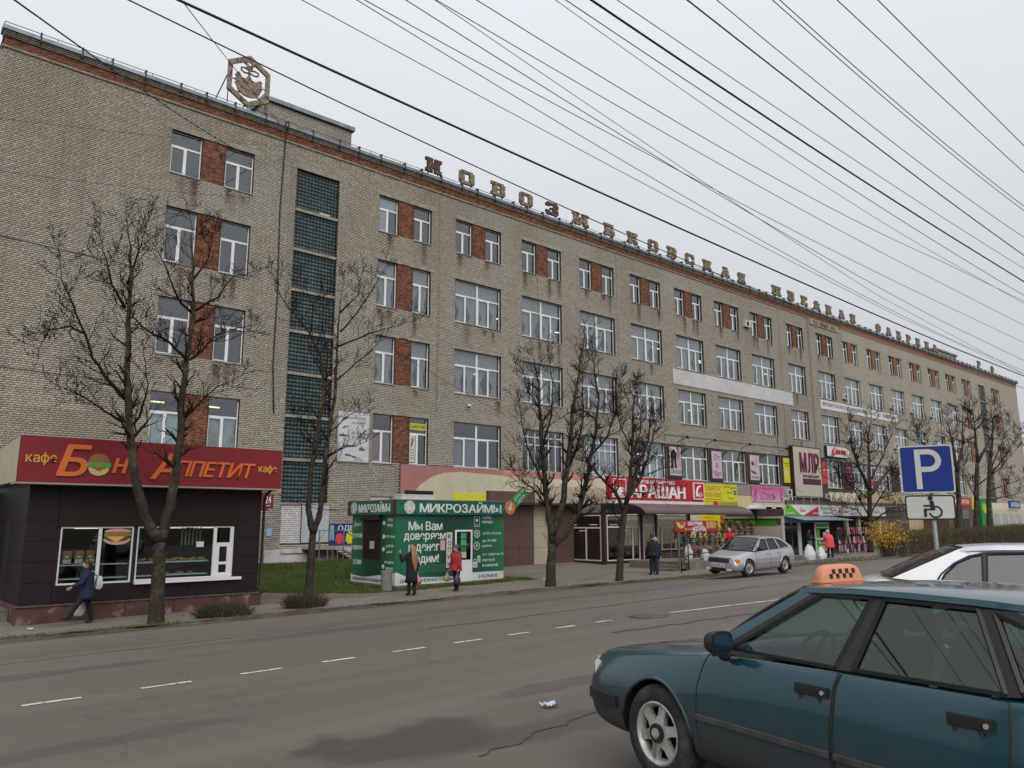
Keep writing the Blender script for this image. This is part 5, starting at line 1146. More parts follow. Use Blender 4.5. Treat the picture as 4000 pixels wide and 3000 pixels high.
# steel entrance stairs and railing
ES = thing('entrance_stairs', 'grey steel entrance stairs with railing against the white plinth', 'stairs',(-3.0,-1.0,.4))
stl = mat('grey_steel',(.20,.20,.21),.55,.4, var=.15, vs=5)
MB().box(-4.35,-2.45,-1.35,-.17,1.10,1.17).build('landing', mat('stair_tread',(.28,.26,.24),.8, var=.2, vs=4), ES)
for i in range(6): MB().box(-2.45+i*.24,-2.2+i*.24,-1.35,-.25,1.0-i*.13,1.04-i*.13).build('tread', MATS['stair_tread'], ES)
for y in (-1.36,-.22): MB().bar((-2.5, y,1.08),(-.95, y,.26),.05,.12).build('stringer', stl, ES)
for x, zt in ((-4.33,2.1),(-3.9,2.1),(-2.45,2.12),(-1.75,1.72)): MB().bar((x,-1.38,.35 if x < -2 else .6),(x,-1.38, zt),.05).build('post', stl, ES)
for x in (-3.4,-3.1,-2.8): MB().bar((x,-1.38,.35),(x,-1.38,1.1),.05).build('post', stl, ES)
MB().bar((-4.35,-1.38,2.1),(-2.45,-1.38,2.12),.045).build('handrail', stl, ES); MB().bar((-2.45,-1.38,2.12),(-.95,-1.38,1.2),.045).build('handrail', stl, ES); MB().bar((-4.35,-1.38,.62),(-3.7,-1.38,.60),.04).build('rail', stl, ES)
# dome camera
CC = thing('dome_camera', 'small white dome camera fixed under a first-floor window', 'camera',(7.0,-.3,10.0)); o = MB().ball((0,0,0),.11,12,8).build('dome', mat('cam_dark',(.03,.03,.03),.2), None,3); o.parent = CC
o = MB().loft([[(r*math.cos(2*math.pi*k/14), r*math.sin(2*math.pi*k/14), z) for k in range(14)] for r, z in ((.125,0),(.13,.1),(.08,.17))]).build('housing', MATS['ac_white'], None,1); o.parent = CC
o = MB().bar((0,0,.14),(0,.3,.16),.04).build('arm', MATS['ac_white']); o.parent = CC
# ---------------------------------------------------------------- shop fronts along the ground floor
def plate(name, x0, x1, z0, z1, y0, y1, m, parent): return MB().box(x0, x1, y0, y1, z0, z1).build(name, m, parent)
crm = mat('cream_wall',(.50,.45,.31),.85, var=.07, vs=1.2, col2=(.42,.38,.27,1), f2=(.8,.55,.75)); pnk = mat('pink_wall',(.36,.16,.15),.85, var=.07, vs=1.2); slm = mat('salmon_wall',(.50,.24,.20),.85, var=.07, vs=1.2); crm2 = mat('pale_cream_wall',(.56,.50,.37),.85, var=.07, vs=1.2)
choc = mat('chocolate_cladding',(.042,.018,.018),.5, var=.1, vs=2)
# rendered ground-floor skin of the factory: cream field under a pink arch
arch = [(2.0,.2),(10.15,.2),(10.15,5.62),(6.6,5.72),(5.2,5.62),(4.2,5.35),(3.4,4.9),(2.95,4.4),(2.8,3.9),(2.75,.2)]
MB().prism([(2.75,.2),(10.15,.2),(10.15,5.62),(6.6,5.74),(5.2,5.62),(4.2,5.30),(3.4,4.8),(2.95,4.3),(2.78,3.8)], lambda u, v, t: (u, t, v),-.055,.0).build('cream_render', crm, BLD)
MB().prism([(2.0,.2),(2.748,.2),(2.778,3.8),(2.948,4.3),(3.398,4.8),(4.198,5.302),(5.198,5.622),(6.6,5.742),(10.15,5.622),(10.15,6.02),(2.0,6.02)], lambda u, v, t: (u, t, v),-.055,.0).build('pink_render', pnk, BLD)
plate('cream_render',10.152,26.0,.2,5.55,-.055,0, crm2, BLD); plate('salmon_render',10.152,19.0,5.552,6.02,-.055,0, slm, BLD); plate('cream_render',19.002,26.0,5.552,6.02,-.055,0, crm2, BLD)
plate('cream_render',26.002,32.3,.2,5.2,-.055,0, crm, BLD); plate('cream_render',32.302,47.6,.2,4.9,-.055,0, mat('yellow_cream',(.55,.47,.27),.85, var=.06, vs=1.5), BLD); plate('cream_render',55.3,62,.2,5.6,-.04,0, crm2, BLD); plate('ochre_render',62.002,96.8,.2,5.6,-.04,0, mat('ochre_wall',(.42,.33,.19),.85, var=.1, vs=1), BLD); plate('cream_render',96.802, X1,.2,5.2,-.04,0, crm2, BLD)
plate('dark_opening',2.3,4.4,3.2,4.45,-.07,-.056, mat('opening_black',(.01,.01,.012),.6), BLD)
r_ = courses(26.0,47.6,4.95,6.0,[],.26,.1,.014); tag(link('brickwork', boxes_mesh('b', np.stack([r_[:,0], r_[:,1], nprng.uniform(-.003,.003, len(r_)), np.full(len(r_),.016), r_[:,2], r_[:,3]],1)), brickm, WALL), kind='stuff')
YB = thing('yellow_banner', 'bright yellow banner with black figures above the green kiosk roof', 'banner',(8.0,-.1,3.2)); plate('sheet',5.95,10.05,3.0,4.38,-.09,-.06, mat('banner_yellow',(.60,.56,.03),.5), YB)
blk = mat('print_black',(.012,.012,.014),.6)
for x in (6.3,8.0,9.3): MB().prism([(x,3.1),(x+.45,3.2),(x+.5,3.7),(x+.2,3.9),(x+.05,3.55)], lambda u, v, t: (u, t, v),-.098,-.091).build('figure', blk, YB)
# low roofs seen behind the kiosk
KR = thing('white_ac_box', 'white air conditioner casing on the green kiosk roof', 'air conditioner',(-4.6,-11.6,3.4)); plate('casing',-5.6,-3.9,-0+3.42,3.66,-11.9,-11.3, MATS['ac_white'], KR); plate('lid',-5.62,-3.88,3.662,3.70,-11.92,-11.28, mat('ac_lid',(.62,.62,.61),.5), KR)
# ------------------------------------------------ bakery with the red sign
AS = thing('bakery_shop', 'single-storey bakery with glazed corner, brown cladding and a red sign', 'shop',(9.0,-11.7,.25))
brn = mat('brown_wall_tile',(.11,.062,.052),.5, var=.1, vs=2); bei = mat('beige_tile',(.42,.36,.28),.55, var=.08, vs=2); dkb = mat('dark_brown_post',(.035,.018,.015),.5)
stone = mat('plinth_stone',(.20,.15,.09),.9, var=.3, vs=4, bump=.5, bs=18)
MB().box(1.2,7.3,-9.35,-1,.1,3.38).build('wall', mat('bakery_core',(.06,.04,.035),.8), AS); MB().box(7.3,15.4,-11.2,-1.0,3.02,3.5).build('ceiling', mat('bakery_ceiling',(.2,.19,.18),.8), AS); MB().box(7.5,15.4,-6.0,-5.8,.3,3.0).build('interior_wall', mat('bakery_inside',(.12,.085,.06),.8, var=.5, vs=1), AS); MB().box(7.3,15.4,-11.55,-5.8,.2,.28).build('floor', mat('bakery_floor',(.12,.1,.09),.5), AS)
for i in range(6):
    a = 1.2+i*1.0; m_ = bei if 4.35 < a+.4 < 5.3 else brn
    for z0, z1 in ((.12,1.2),(1.2,2.3),(2.3,3.38)): plate('cladding_tile', a+.006, a+.994, z0+.006, z1-.006,-9.5,-9.36, m_, AS)
plate('tile_band',4.4,9.8,3.52,4.45,-9.4,-9.2, bei, AS); plate('tile_band',1.2,4.39,3.52,4.1,-9.4,-9.2, brn, AS); plate('canopy_edge',1.0,7.2,3.39,3.51,-10.2,-9.2, dkb, AS); plate('roof',1.2,15.5,3.512,3.60,-9.19,-.2, mat('bakery_roof',(.05,.045,.042),.9), AS)
for i in range(7): plate('roof_rail_post',3.4+i*.5,3.42+i*.5,4.1,4.6,-9.3,-9.28, MATS['grey_steel'], AS)
# side and front glazing
bfr = mat('bakery_frame',(.60,.58,.56),.45); bgl = glassmat('bakery_glass',(.55,.55,.53),.13)
def gl_side(y0, y1, z0, z1):
    f = MB(); t = .06; x = 7.2
    for a, b, c, d in ((y0, y0+t, z0, z1),(y1-t, y1, z0, z1),(y0+t, y1-t, z0, z0+t),(y0+t, y1-t, z1-t, z1),(y0+t, y1-t,2.18,2.26),((y0+y1)/2-.04,(y0+y1)/2+.04, z0+t,2.18)): f.box(x, x+.07, a, b, c, d)
    o = f.build('window_frame', bfr, AS); MB().box(x+.03, x+.036, y0+t, y1-t, z0+t, z1-t).build('pane', bgl, o)
gl_side(-11.5,-9.3,.48,2.9); plate('sill_band',7.16,7.3,.26,.47,-11.6,-9.36, dkb, AS); plate('base_tile',7.18,7.3,.0,.255,-11.6,-9.36, brn, AS)
plate('corner_post',7.16,7.36,.05,3.5,-11.74,-11.56, dkb, AS)
def gl_front(x0, x1, z0, z1, mid=None, top=2.26):
    f = MB(); t = .06; y = -11.7; L_ = [(x0, x0+t, z0, z1),(x1-t, x1, z0, z1),(x0+t, x1-t, z0, z0+t),(x0+t, x1-t, z1-t, z1)]
    if top: L_.append((x0+t, x1-t, top-.04, top+.04))
    for m_ in mid or []: L_.append((m_-.04, m_+.04, z0+t,(top-.04) if top else z1-t))
    for a, b, c, d in L_: f.box(a, b, y, y+.07, c, d)
    o = f.build('window_frame', bfr, AS); MB().box(x0+t, x1-t, y+.03, y+.036, z0+t, z1-t).build('pane', bgl, o); return o
gl_front(7.45,10.15,.48,2.9,(8.55,9.55)); plate('post',10.17,10.38,.05,3.0,-11.72,-11.55, dkb, AS)
dr = gl_front(10.45,11.45,.32,2.32, None, None); MB().box(10.45,11.45,-11.7,-11.63,2.33,2.95).build('door_transom', bfr, AS); MB().box(10.54,10.57,-11.78,-11.7,1.1,1.6).build('door_handle', MATS['alu'], dr)
plate('post',11.50,11.66,.05,3.0,-11.72,-11.55, dkb, AS); gl_front(11.7,14.6,.95,2.9,(12.1,13.35)); plate('end_post',14.62,14.82,.05,3.0,-11.72,-11.55, dkb, AS)
for a, b, zt in ((7.36,10.17,.47),(11.66,14.62,.94)):
    r_ = courses(a, b,.0, zt-.06,[],.42,.13,.016); sb_ = boxes_mesh('b', np.stack([r_[:,0], r_[:,1],-11.68+nprng.uniform(-.02,.01, len(r_)), np.full(len(r_),-11.6), r_[:,2], r_[:,3]],1)); sb_.transform(Matrix.Translation(-ORG[AS])); link('stone_base', sb_, stone, AS); plate('base_joint', a, b,-.1, zt-.06,-11.655,-11.55, mat('stone_joint',(.08,.06,.04),.9), AS); plate('sill', a, b, zt-.058, zt,-11.78,-11.5, dkb, AS)
plate('doorstep',10.3,11.7,-.1,.3,-12.1,-11.55, MATS['step_concrete'], AS)
for i in range(7): link('interior_lamp', MB().box(8.0+i*.9,8.6+i*.9,-7.5,-7.4,2.0+.35*(i % 2),2.03+.35*(i % 2)).mesh('l', ORG[AS]), mat('warm_shelf_light',(1,.8,.5), emit=(1,.72,.36,1), es=2.5), AS)
for z in (.9,1.35,1.8): plate('bread_shelf',7.8,10.2, z, z+.03,-7.4,-7.0, mat('shelf_wood',(.22,.13,.06),.6), AS); 
for i in range(26): o = link('loaf', bm0, None, AS); o.location = (7.9+rnd.random()*2.2-9.0,-7.2+rnd.uniform(-.1,.1)+11.7, rnd.choice((.97,1.42,1.87))-.25); o.scale = (1.4,1.2,1.8)
# red sign and curved awning
BS = thing('bakery_sign', 'large red bakery sign with white block letters, cup and croissant icons', 'sign',(11.6,-11.8,3.6))
sr = mat('bright_red',(.42,.012,.022),.4, var=.05, vs=1); plate('panel',7.43,15.9,3.70,4.95,-11.95,-11.7, sr, BS); plate('lower_trim',7.43,15.95,3.53,3.69,-12.0,-11.7, mat('trim_white',(.62,.62,.62),.5), BS)
swt = mat('sign_white',(.74,.74,.74),.45); txt('АРАШАН',11.55,4.20,5.0,.72, swt, BS,-11.95, bold=.022, ext=.08); txt('свежая выпечка',11.45,4.74,3.4,.20, swt, BS,-11.95, bold=.01, ext=.02)
for a, b in ((7.65,8.65),(14.85,15.82)):
    plate('icon_panel', a, b,3.86,4.80,-12.06,-11.95, sr, BS); f_ = frame(a-.03, b+.03,3.83,4.83,-12.07,.05, BS, 'icon_border', swt,.1)
cup_ = [(7.88,4.38),(8.40,4.38),(8.36,4.16),(8.26,4.02),(8.02,4.02),(7.92,4.16)]; MB().prism(cup_, lambda u, v, t: (u, t, v),-12.075,-12.062).build('cup_icon', swt, BS)
MB().tube([(8.38,-12.07,4.34),(8.50,-12.07,4.30),(8.47,-12.07,4.14),(8.34,-12.07,4.12)],.02,5).build('cup_handle', swt, BS); MB().disc((8.14,-12.068,3.97),.32,(0,1,0),.012,20,.045).build('saucer_icon', swt, BS)
for k in range(2): MB().tube([(8.08+k*.13,-12.07,4.44),(8.04+k*.13,-12.07,4.54),(8.10+k*.13,-12.07,4.62),(8.06+k*.13,-12.07,4.72)],.014,5).build('steam_icon', swt, BS)
cr_ = [(15.02,4.0),(15.0,4.3),(15.12,4.55),(15.35,4.68),(15.6,4.62),(15.36,4.55),(15.22,4.4),(15.2,4.22),(15.26,4.06)]; MB().prism(cr_, lambda u, v, t: (u, t, v),-12.075,-12.062).build('croissant_icon', swt, BS)
for cx_, cz_, r_ in ((15.45,4.12,.13),(15.6,4.05,.1),(15.33,4.02,.09)): MB().tube([(cx_+r_*math.cos(a),-12.07, cz_+r_*math.sin(a)) for a in [k*.7 for k in range(8)]],.018,5).build('swirl_icon', swt, BS)
AW = thing('awning', 'curved dark brown awning over the bakery front', 'awning',(13.0,-12.6,3.0))
awm = mat('awning_brown',(.085,.052,.052),.38, var=.1, vs=1.5)
for i in range(5):
    a = 8.3+i*2.05; b = a+2.03; rg = []
    for x in (a, b):
        q_ = [(x,-11.72-1.9*math.sin(th),2.98+.56*math.cos(th)) for th in [R(90)*k/8 for k in range(9)]]; rg.append(q_+[(p_[0], p_[1]+.0, p_[2]-.03) for p_ in reversed(q_)])
    MB().loft(rg).build('panel', awm, AW,.6)
plate('front_bar',8.3,18.5,2.92,2.98,-13.66,-13.6, dkb, AW)
for i in range(6): MB().bar((8.35+i*2.02,-11.75,2.95),(8.35+i*2.02,-13.6,2.95),.04).build('bracket', dkb, AW)
# food stand sign on two posts
FS = thing('food_sign', 'red street sign for shawarma and pasties standing on two posts', 'sign',(8.0,-17.0, G(8,-17)+.05))
plate('board',6.3,9.78,2.05,2.58,-17.03,-16.99, mat('food_red',(.30,.016,.02),.5), FS)
for x in (6.62,9.38): MB().box(x-.04, x+.04,-16.985,-16.91,.2,2.5).build('post', mat('post_grey',(.13,.12,.11),.7), FS)
txt('ШАУРМА',7.9,2.44,1.2,.18, swt, FS,-17.03, bold=.02); txt('горячий',8.2,2.30,.8,.08, swt, FS,-17.03, bold=.01); txt('ЧЕБУРЕК',8.2,2.16,1.2,.18, swt, FS,-17.03, bold=.02)
MB().prism([(7.0,2.17),(7.12,2.22),(7.12,2.185),(7.6,2.185),(7.6,2.155),(7.12,2.155),(7.12,2.12)], lambda u, v, t: (u, t, v),-17.045,-17.032).build('arrow', mat('arrow_yellow',(.62,.50,.03),.5), FS)
MB().prism([(6.36,2.5),(6.5,2.3),(6.7,2.2),(6.95,2.25),(7.1,2.42),(7.08,2.52),(6.9,2.4),(6.7,2.38),(6.6,2.5)], lambda u, v, t: (u, t, v),-17.04,-17.032).build('wrap_print', mat('wrap_tan',(.55,.42,.18),.6), FS); MB().disc((6.85,-17.045,2.45),.17,(0,1,0),.01,16,.09).build('filling_print', mat('filling',(.30,.12,.05),.6, var=.6, vs=20), FS)
for i in range(4): MB().prism([(8.75+i*.17,2.5),(8.9+i*.17,2.55),(9.2+i*.15,2.45),(9.0+i*.17,2.18),(8.82+i*.17,2.25)], lambda u, v, t: (u, t, v),-17.036-.004*i-.004,-17.036-.004*i).build('pasty_print', mat('pasty_%d' % (i % 2),(.50-.1*(i % 2),.30-.06*(i % 2),.08),.6), FS)
# railing and steps to the flower terrace
RL = thing('terrace_railing', 'black tubular railing beside concrete steps under the red food sign', 'railing',(7.0,-17.4, G(7,-17.4)+.05))
bst = mat('black_tube',(.012,.012,.012),.5); zr = G(7,-17.4)
for a, b in (((5.9,-17.6, zr),(5.9,-17.6, zr+.95)),((7.0,-17.2, zr+.1),(7.0,-17.2, zr+1.35)),((5.9,-17.6, zr+.95),(7.0,-17.2, zr+1.35)),((7.0,-17.2, zr+1.35),(9.6,-16.9, zr+1.4)),((5.9,-17.6, zr+.45),(7.0,-17.2, zr+.8)),((7.0,-17.2, zr+.8),(9.6,-16.9, zr+.85)),((9.6,-16.9, zr+.1),(9.6,-16.9, zr+1.4))): MB().tube([a, b],.03,6).build('rail', bst, RL,3)
TR = thing('concrete_terrace', 'raised concrete terrace with steps in front of the flower stall', 'terrace',(9.5,-15.0,.2)); 
MB().box(7.2,18.6,-17.0,-13.4,-.1,.62).build('slab', mat('terrace_concrete',(.15,.13,.105),.9, var=.3, vs=1.5), TR)
for i in range(2): MB().box(6.3+i*.45,7.2,-16.9,-15.6,-.1,.33+i*.15).build('step', MATS['terrace_concrete'], TR)
# artificial flowers: bunches on racks
FC = [(.55,.03,.05),(.60,.22,.04),(.55,.08,.28),(.55,.50,.48),(.60,.50,.04),(.22,.05,.30),(.62,.20,.25),(.45,.02,.10)]
fms = [mat('petal_%d' % i, c,.6, isl=.25) for i, c in enumerate(FC)]; leaf = mat('stem_green',(.03,.09,.025),.7, isl=.3)
def bunch_mesh(seed):
    q_ = random.Random(seed); mb = MB(); c1 = q_.randrange(8); c2 = q_.randrange(8)
    for k in range(16):
        a = q_.uniform(0,6.28); r = q_.uniform(.03,.24); h = q_.uniform(.12,.42); p_ = Vector((r*math.cos(a), r*math.sin(a)*.7, h)); mb.cur = 1+(0 if k % 3 else 1)
        for j in range(5):
            b = a+j*1.256; n_ = Vector((math.cos(b), math.sin(b),.5)); t_ = n_.cross(Vector((0,0,1))).normalized()*.028; e = p_+n_*.05; mb.add([p_-t_*.4, e-t_, e+n_*.02, e+t_, p_+t_*.4],[(0,1,2,3,4)])
        mb.ball(p_+Vector((0,0,.01)),.032,6,4)
        mb.cur = 0; mb.tube([(0,0,0), p_],.006,3, False)
        for j in range(3): e = p_*q_.uniform(.4,.9)+Vector((q_.uniform(-.12,.12), q_.uniform(-.1,.1),0)); mb.add([p_*.5, e, e+Vector((.03,.02,.05))],[(0,1,2)])
    me = mb.mesh('bunch'); [me.materials.append(m_) for m_ in (leaf, fms[c1], fms[c2])]; return me
bms = [bunch_mesh(40+i) for i in range(8)]; k = 0
RW = ('bottom', 'middle', 'top', 'highest')
for x0, x1, y, z, n, row in ((10.9,17.6,-14.3,.75,13,0),(11.2,18.0,-13.9,1.35,13,1),(11.0,18.4,-13.5,1.75,13,2),(15.6,18.6,-13.45,2.15,5,3)):
    for i in range(n):
        x = x0+(x1-x0)*i/(n-1)+rnd.uniform(-.1,.1); t = thing('flower_bunch', 'bunch of artificial flowers in the %s row of the stall, %s from the left' % (RW[row], ORD[i]), 'flowers',(x, y, z), 'artificial flower bunches at the stall')
        o = link('blooms', bms[(k*3+i) % 8], None, t); o.rotation_euler = (0,0, rnd.uniform(0,6)); o.scale = (1.15,)*3; k += 1
        o = MB().loft([[(r*math.cos(2*math.pi*j/8), r*math.sin(2*math.pi*j/8), h) for j in range(8)] for r, h in ((.06,-.12),(.09,.06))]).build('pot', mat('pot_dark',(.04,.04,.035),.6), None); o.parent = t
FR_ = thing('flower_rack', 'wire rack holding the rows of artificial flowers', 'rack',(14.7,-13.9,.62)); rkm = mat('rack_steel',(.22,.20,.18),.5,.4)
for y, z in ((-14.3,.66),(-13.9,1.22),(-13.5,1.62)): plate('shelf',10.7,18.5, z-.05, z-.02, y-.15, y+.15, rkm, FR_)
for x in (10.75,13.3,15.9,18.4): MB().box(x-.02, x+.02,-13.36,-13.33,.62,2.1).build('upright', rkm, FR_); MB().box(x-.02, x+.02,-14.44,-14.41,.62,1.2).build('upright', rkm, FR_)
plate('shelf',15.4,18.6,1.98,2.02,-13.6,-13.3, rkm, FR_)
def sack(loc, w, h, label, m_=None):
    t = thing('sack', label, 'sack', loc, 'white sacks on the pavement'); q_ = random.Random(int(loc[0]*100)); rg = []
    for j in range(9):
        f = j/8; r = w*(.40+.10*math.sin(math.pi*min(1, f*1.2)))*(1 if f < .7 else .92-.5*(f-.7))
        rg.append([((r+q_.uniform(-.05,.05))*math.cos(2*math.pi*k/14),(r*.8+q_.uniform(-.03,.03))*math.sin(2*math.pi*k/14), h*f+q_.uniform(-.04,.04)) for k in range(14)])
    o = MB().loft(rg).build('bag', m_ or mat('sack_white',(.55,.55,.56),.6, var=.1, vs=8), None,3); o.parent = t
    o = MB().tube([(-w*.28,0, h*.97),(-.05,.04, h+.05),(.06,-.03, h+.03),(w*.27,0, h*.96)],[.05,.07,.06,.04],7).build('tied_top', MATS['sack_white'], None,1); o.parent = t
zs_ = lambda x, y: G(x, y)+.05
sack((16.3,-18.3, zs_(16.3,-18.3)),.75,.80, 'large white sack standing behind the silver hatchback'); sack((17.2,-18.5, zs_(17.2,-18.5)),.6,.62, 'smaller white sack leaning beside the large one behind the silver hatchback')
sack((9.2,-15.6,.62),.5,.7, 'white sack on the terrace left of the flower stall'); sack((10.2,-15.9,.62),.55,.42, 'low crumpled white sack in front of the flower rack')
# ------------------------------------------------ second-hand shop banners on the facade
PL = thing('second_hand_banner', 'yellow second-hand shop banner with red serif lettering', 'banner',(35.2,-.1,4.2))
plate('sheet',32.4,38.0,4.28,5.80,-.10,-.06, mat('banner_lemon',(.58,.54,.02),.5, var=.04, vs=1), PL); rdl = mat('print_red',(.42,.04,.03),.6)
txt('ПЛАНЕТА',34.1,5.42,2.4,.42, rdl, PL,-.10, bold=.0); txt('СЕКОНД-ХЕНД',33.95,4.85,3.0,.42, rdl, PL,-.10, bold=.0); plate('underline',32.5,35.6,4.45,4.50,-.108,-.101, rdl, PL)
for s, x, z, w in (('ZARA',36.3,5.6,.9),('Bershka',37.5,5.55,.8),('MANGO',36.8,5.1,.8),('Polo',37.0,4.6,.8)): txt(s, x, z, w,.15, blk, PL,-.10, bold=0)
plate('square_logo',37.45,37.85,4.92,5.28,-.108,-.101, mat('logo_navy',(.015,.02,.07),.5), PL); txt('GAP',37.65,5.1,.3,.12, swt, PL,-.108, bold=0)
P2 = thing('restock_banner', 'olive and red banner about new stock beneath the second-hand banner', 'banner',(35.2,-.1,2.0))
plate('sheet',35.2,38.05,2.0,4.20,-.10,-.06, mat('banner_olive',(.30,.29,.02),.5, var=.1, vs=1), P2); plate('stripe',35.21,38.04,2.25,3.05,-.108,-.101, mat('stripe_red',(.33,.06,.06),.5), P2); txt('ПОСТОЯННОЕ',36.7,2.82,1.7,.2, mat('stripe_text',(.55,.3,.28),.5), P2,-.108, bold=0); txt('ПОПОЛНЕНИЕ ТОВАРА',36.6,2.5,2.5,.2, MATS['stripe_text'], P2,-.108, bold=0)
for i, c in enumerate(((.05,.25,.08),(.4,.1,.05),(.1,.1,.35))): MB().prism([(35.9+i*.45,3.2),(36.4+i*.45,3.2),(36.3+i*.45,3.6),(36.15+i*.45,3.85),(36.0+i*.45,3.6)], lambda u, v, t: (u, t, v),-.108-.004*i,-.101-.004*i).build('bag_print', mat('bag_print_%d' % i, c,.6), P2)
P3 = thing('clothing_banner', 'plain yellow banner hanging left of the olive banner', 'banner',(33.6,-.1,2.0)); plate('sheet',32.4,35.15,1.6,4.24,-.10,-.06, MATS['banner_lemon'], P3); txt('ОДЕЖДА',33.5,2.9,1.6,.2, rdl, P3,-.10, bold=0); MB().disc((34.6,-.105,3.9),.45,(0,1,0),.012,12).build('sun_print', rdl, P3)
# pink salon banner
ST = thing('salon_banner', 'pink floral banner with flowing script lettering', 'banner',(43.2,-.1,4.3)); plate('sheet',40.4,46.1,4.36,5.80,-.12,-.06, gradient_mat('banner_pink',[(0,(.50,.33,.42,1)),(.5,(.52,.20,.36,1)),(1,(.46,.08,.25,1))],2,.05,1.5), ST)
txt('Стиль',43.2,4.95,2.6,.8, mat('script_plum',(.30,.03,.13),.5), ST,-.12, bold=-.002, shear=.45); txt('салон красоты',43.2,5.58,1.5,.12, MATS['script_plum'], ST,-.12, bold=0)
for s in (-1,1):
    for k in range(9): MB().disc((43.25+s*(2.15+.35*rnd.random()),-.128,4.5+.13*k),.10+.06*rnd.random(),(0,1,0),.008,7).build('petal_print', mat('petal_print',(.42,.06,.22),.5), ST)
WS = thing('salon_notice', 'white notice with pink numbers under the salon banner', 'notice',(41.2,-.1,2.6)); plate('sheet',40.5,42.0,2.5,4.2,-.09,-.06, mat('notice_white',(.58,.52,.56),.6), WS); plate('heading',40.7,41.7,3.8,4.05,-.096,-.091, MATS['petal_print'], WS); txt('42-54',41.2,3.4,1.1,.32, MATS['petal_print'], WS,-.09, bold=.01)
for xa in (42.6,44.4): wo = frame(xa, xa+1.3,1.5,4.0,-.10,.08, BLD, 'shop_window', pvc,.06); MB().box(xa+.08, xa+1.22,-.07,-.064,1.58,3.92).build('pane', glassmat('dark_shop_glass',(.2,.22,.24),.15), wo)
# chocolate panels with posters between the first-floor windows
def pier(x0, x1, z0=6.05, z1=8.95): return plate('pier_cladding', x0, x1, z0, z1,-.08,-.005, choc, BLD)
def poster(name, label, x0, x1, z0, z1, m_, cat='poster'): t = thing(name, label, cat,((x0+x1)/2,-.1, z0)); plate('sheet', x0, x1, z0, z1,-.12,-.081, m_, t); return t
for a, b in ((28.05,29.98),(34.03,35.98),(40.03,41.98),(46.05,47.6),(58.8,61.0),(64.9,67.0),(70.9,73.1)): pier(a, b)
t = poster('fashion_poster', 'poster of a dark suit and pale coat with blue lettering below',28.3,29.85,6.34,8.73, mat('poster_blush',(.50,.42,.40),.6)); MB().prism([(28.45,6.95),(28.75,6.9),(28.85,7.8),(28.98,6.9),(29.2,6.95),(29.15,8.2),(29.0,8.45),(28.85,8.55),(28.65,8.45),(28.45,8.2)], lambda u, v, t_: (u, t_, v),-.128,-.121).build('suit_print', blk, t); MB().prism([(29.3,7.0),(29.45,7.0),(29.5,7.7),(29.6,7.0),(29.75,7.0),(29.75,8.3),(29.55,8.55),(29.35,8.3)], lambda u, v, t_: (u, t_, v),-.128,-.121).build('coat_print', mat('coat_print',(.42,.28,.28),.6), t); txt('одежда',29.07,6.62,1.4,.34, mat('print_blue',(.02,.09,.26),.5), t,-.12, bold=.015)
t = poster('from_to_poster', 'pale pink poster with three stacked lilac words',34.3,35.8,6.31,8.71, mat('poster_lilac',(.48,.42,.44),.6))
for s, z, w in (('От',8.2,.9),('и',7.45,.3),('До',6.75,1.0)): txt(s,35.05, z, w,.5, mat('print_lilac',(.48,.12,.33),.5), t,-.12, bold=.02, ext=.03)
t = poster('shoe_poster', 'poster of a girl with a shoe and blue lettering',40.4,41.95,6.36,8.69, mat('poster_rose',(.52,.40,.42),.6)); MB().prism([(41.1,7.5),(41.4,7.5),(41.6,8.2),(41.45,8.6),(41.2,8.3)], lambda u, v, t_: (u, t_, v),-.128,-.121).build('figure_print', mat('print_pink',(.55,.25,.32),.5), t); MB().disc((40.8,-.125,7.9),.2,(0,1,0),.008,14).build('head_print', blk, t); MB().prism([(40.5,7.3),(41.3,7.1),(41.5,6.9),(40.9,6.95),(40.5,7.1)], lambda u, v, t_: (u, t_, v),-.128,-.121).build('shoe_print', MATS['print_blue'], t); txt('обувь',41.2,6.62,1.3,.32, MATS['print_blue'], t,-.12, bold=.015)
t = poster('stationery_poster', 'bright yellow poster beside the tall beige shopping-centre sign',46.35,47.5,6.3,8.73, mat('poster_yellow',(.60,.52,.03),.6)); txt('канцелярские',46.92,8.2,1.0,.14, blk, t,-.12, bold=0); txt('товары',46.92,7.95,.6,.12, blk, t,-.12, bold=0); MB().prism([(46.5,6.8),(46.6,6.75),(47.2,7.3),(47.15,7.5),(46.55,7.6)], lambda u, v, t_: (u, t_, v),-.128,-.121).build('notebook_print', mat('print_cream',(.55,.55,.35),.5), t)
t = poster('phone_poster', 'tall orange-red phone shop poster right of the shopping-centre sign',53.95,55.1,6.4,8.78, mat('poster_vermilion',(.48,.045,.025),.6)); txt('МТС',54.6,8.45,.6,.2, swt, t,-.12, bold=.01); txt('салон',54.5,7.9,.6,.14, swt, t,-.12, bold=0)
t = poster('menu_poster', 'dark crimson poster with rows of small print',59.3,60.8,6.2,8.75, mat('poster_crimson',(.12,.02,.035),.6)); [txt(s,60.05,8.3-i*.45,1.1,.2, mat('print_rose',(.45,.25,.25),.5), t,-.12, bold=0) for i, s in enumerate(('скидки', 'фото', '0000', 'ксерокс'))]
t = poster('jeans_poster', 'poster with blue jeans over a red basket',65.2,66.8,6.2,8.7, mat('poster_pale',(.46,.42,.42),.6)); MB().prism([(65.6,7.2),(66.0,7.2),(66.1,8.0),(66.25,7.2),(66.6,7.2),(66.4,8.55),(65.7,8.55)], lambda u, v, t_: (u, t_, v),-.128,-.121).build('jeans_print', mat('print_denim',(.03,.05,.16),.6), t); plate('basket_print',65.4,66.7,6.5,7.1,-.130,-.121, mat('print_basket',(.35,.03,.03),.5), t)
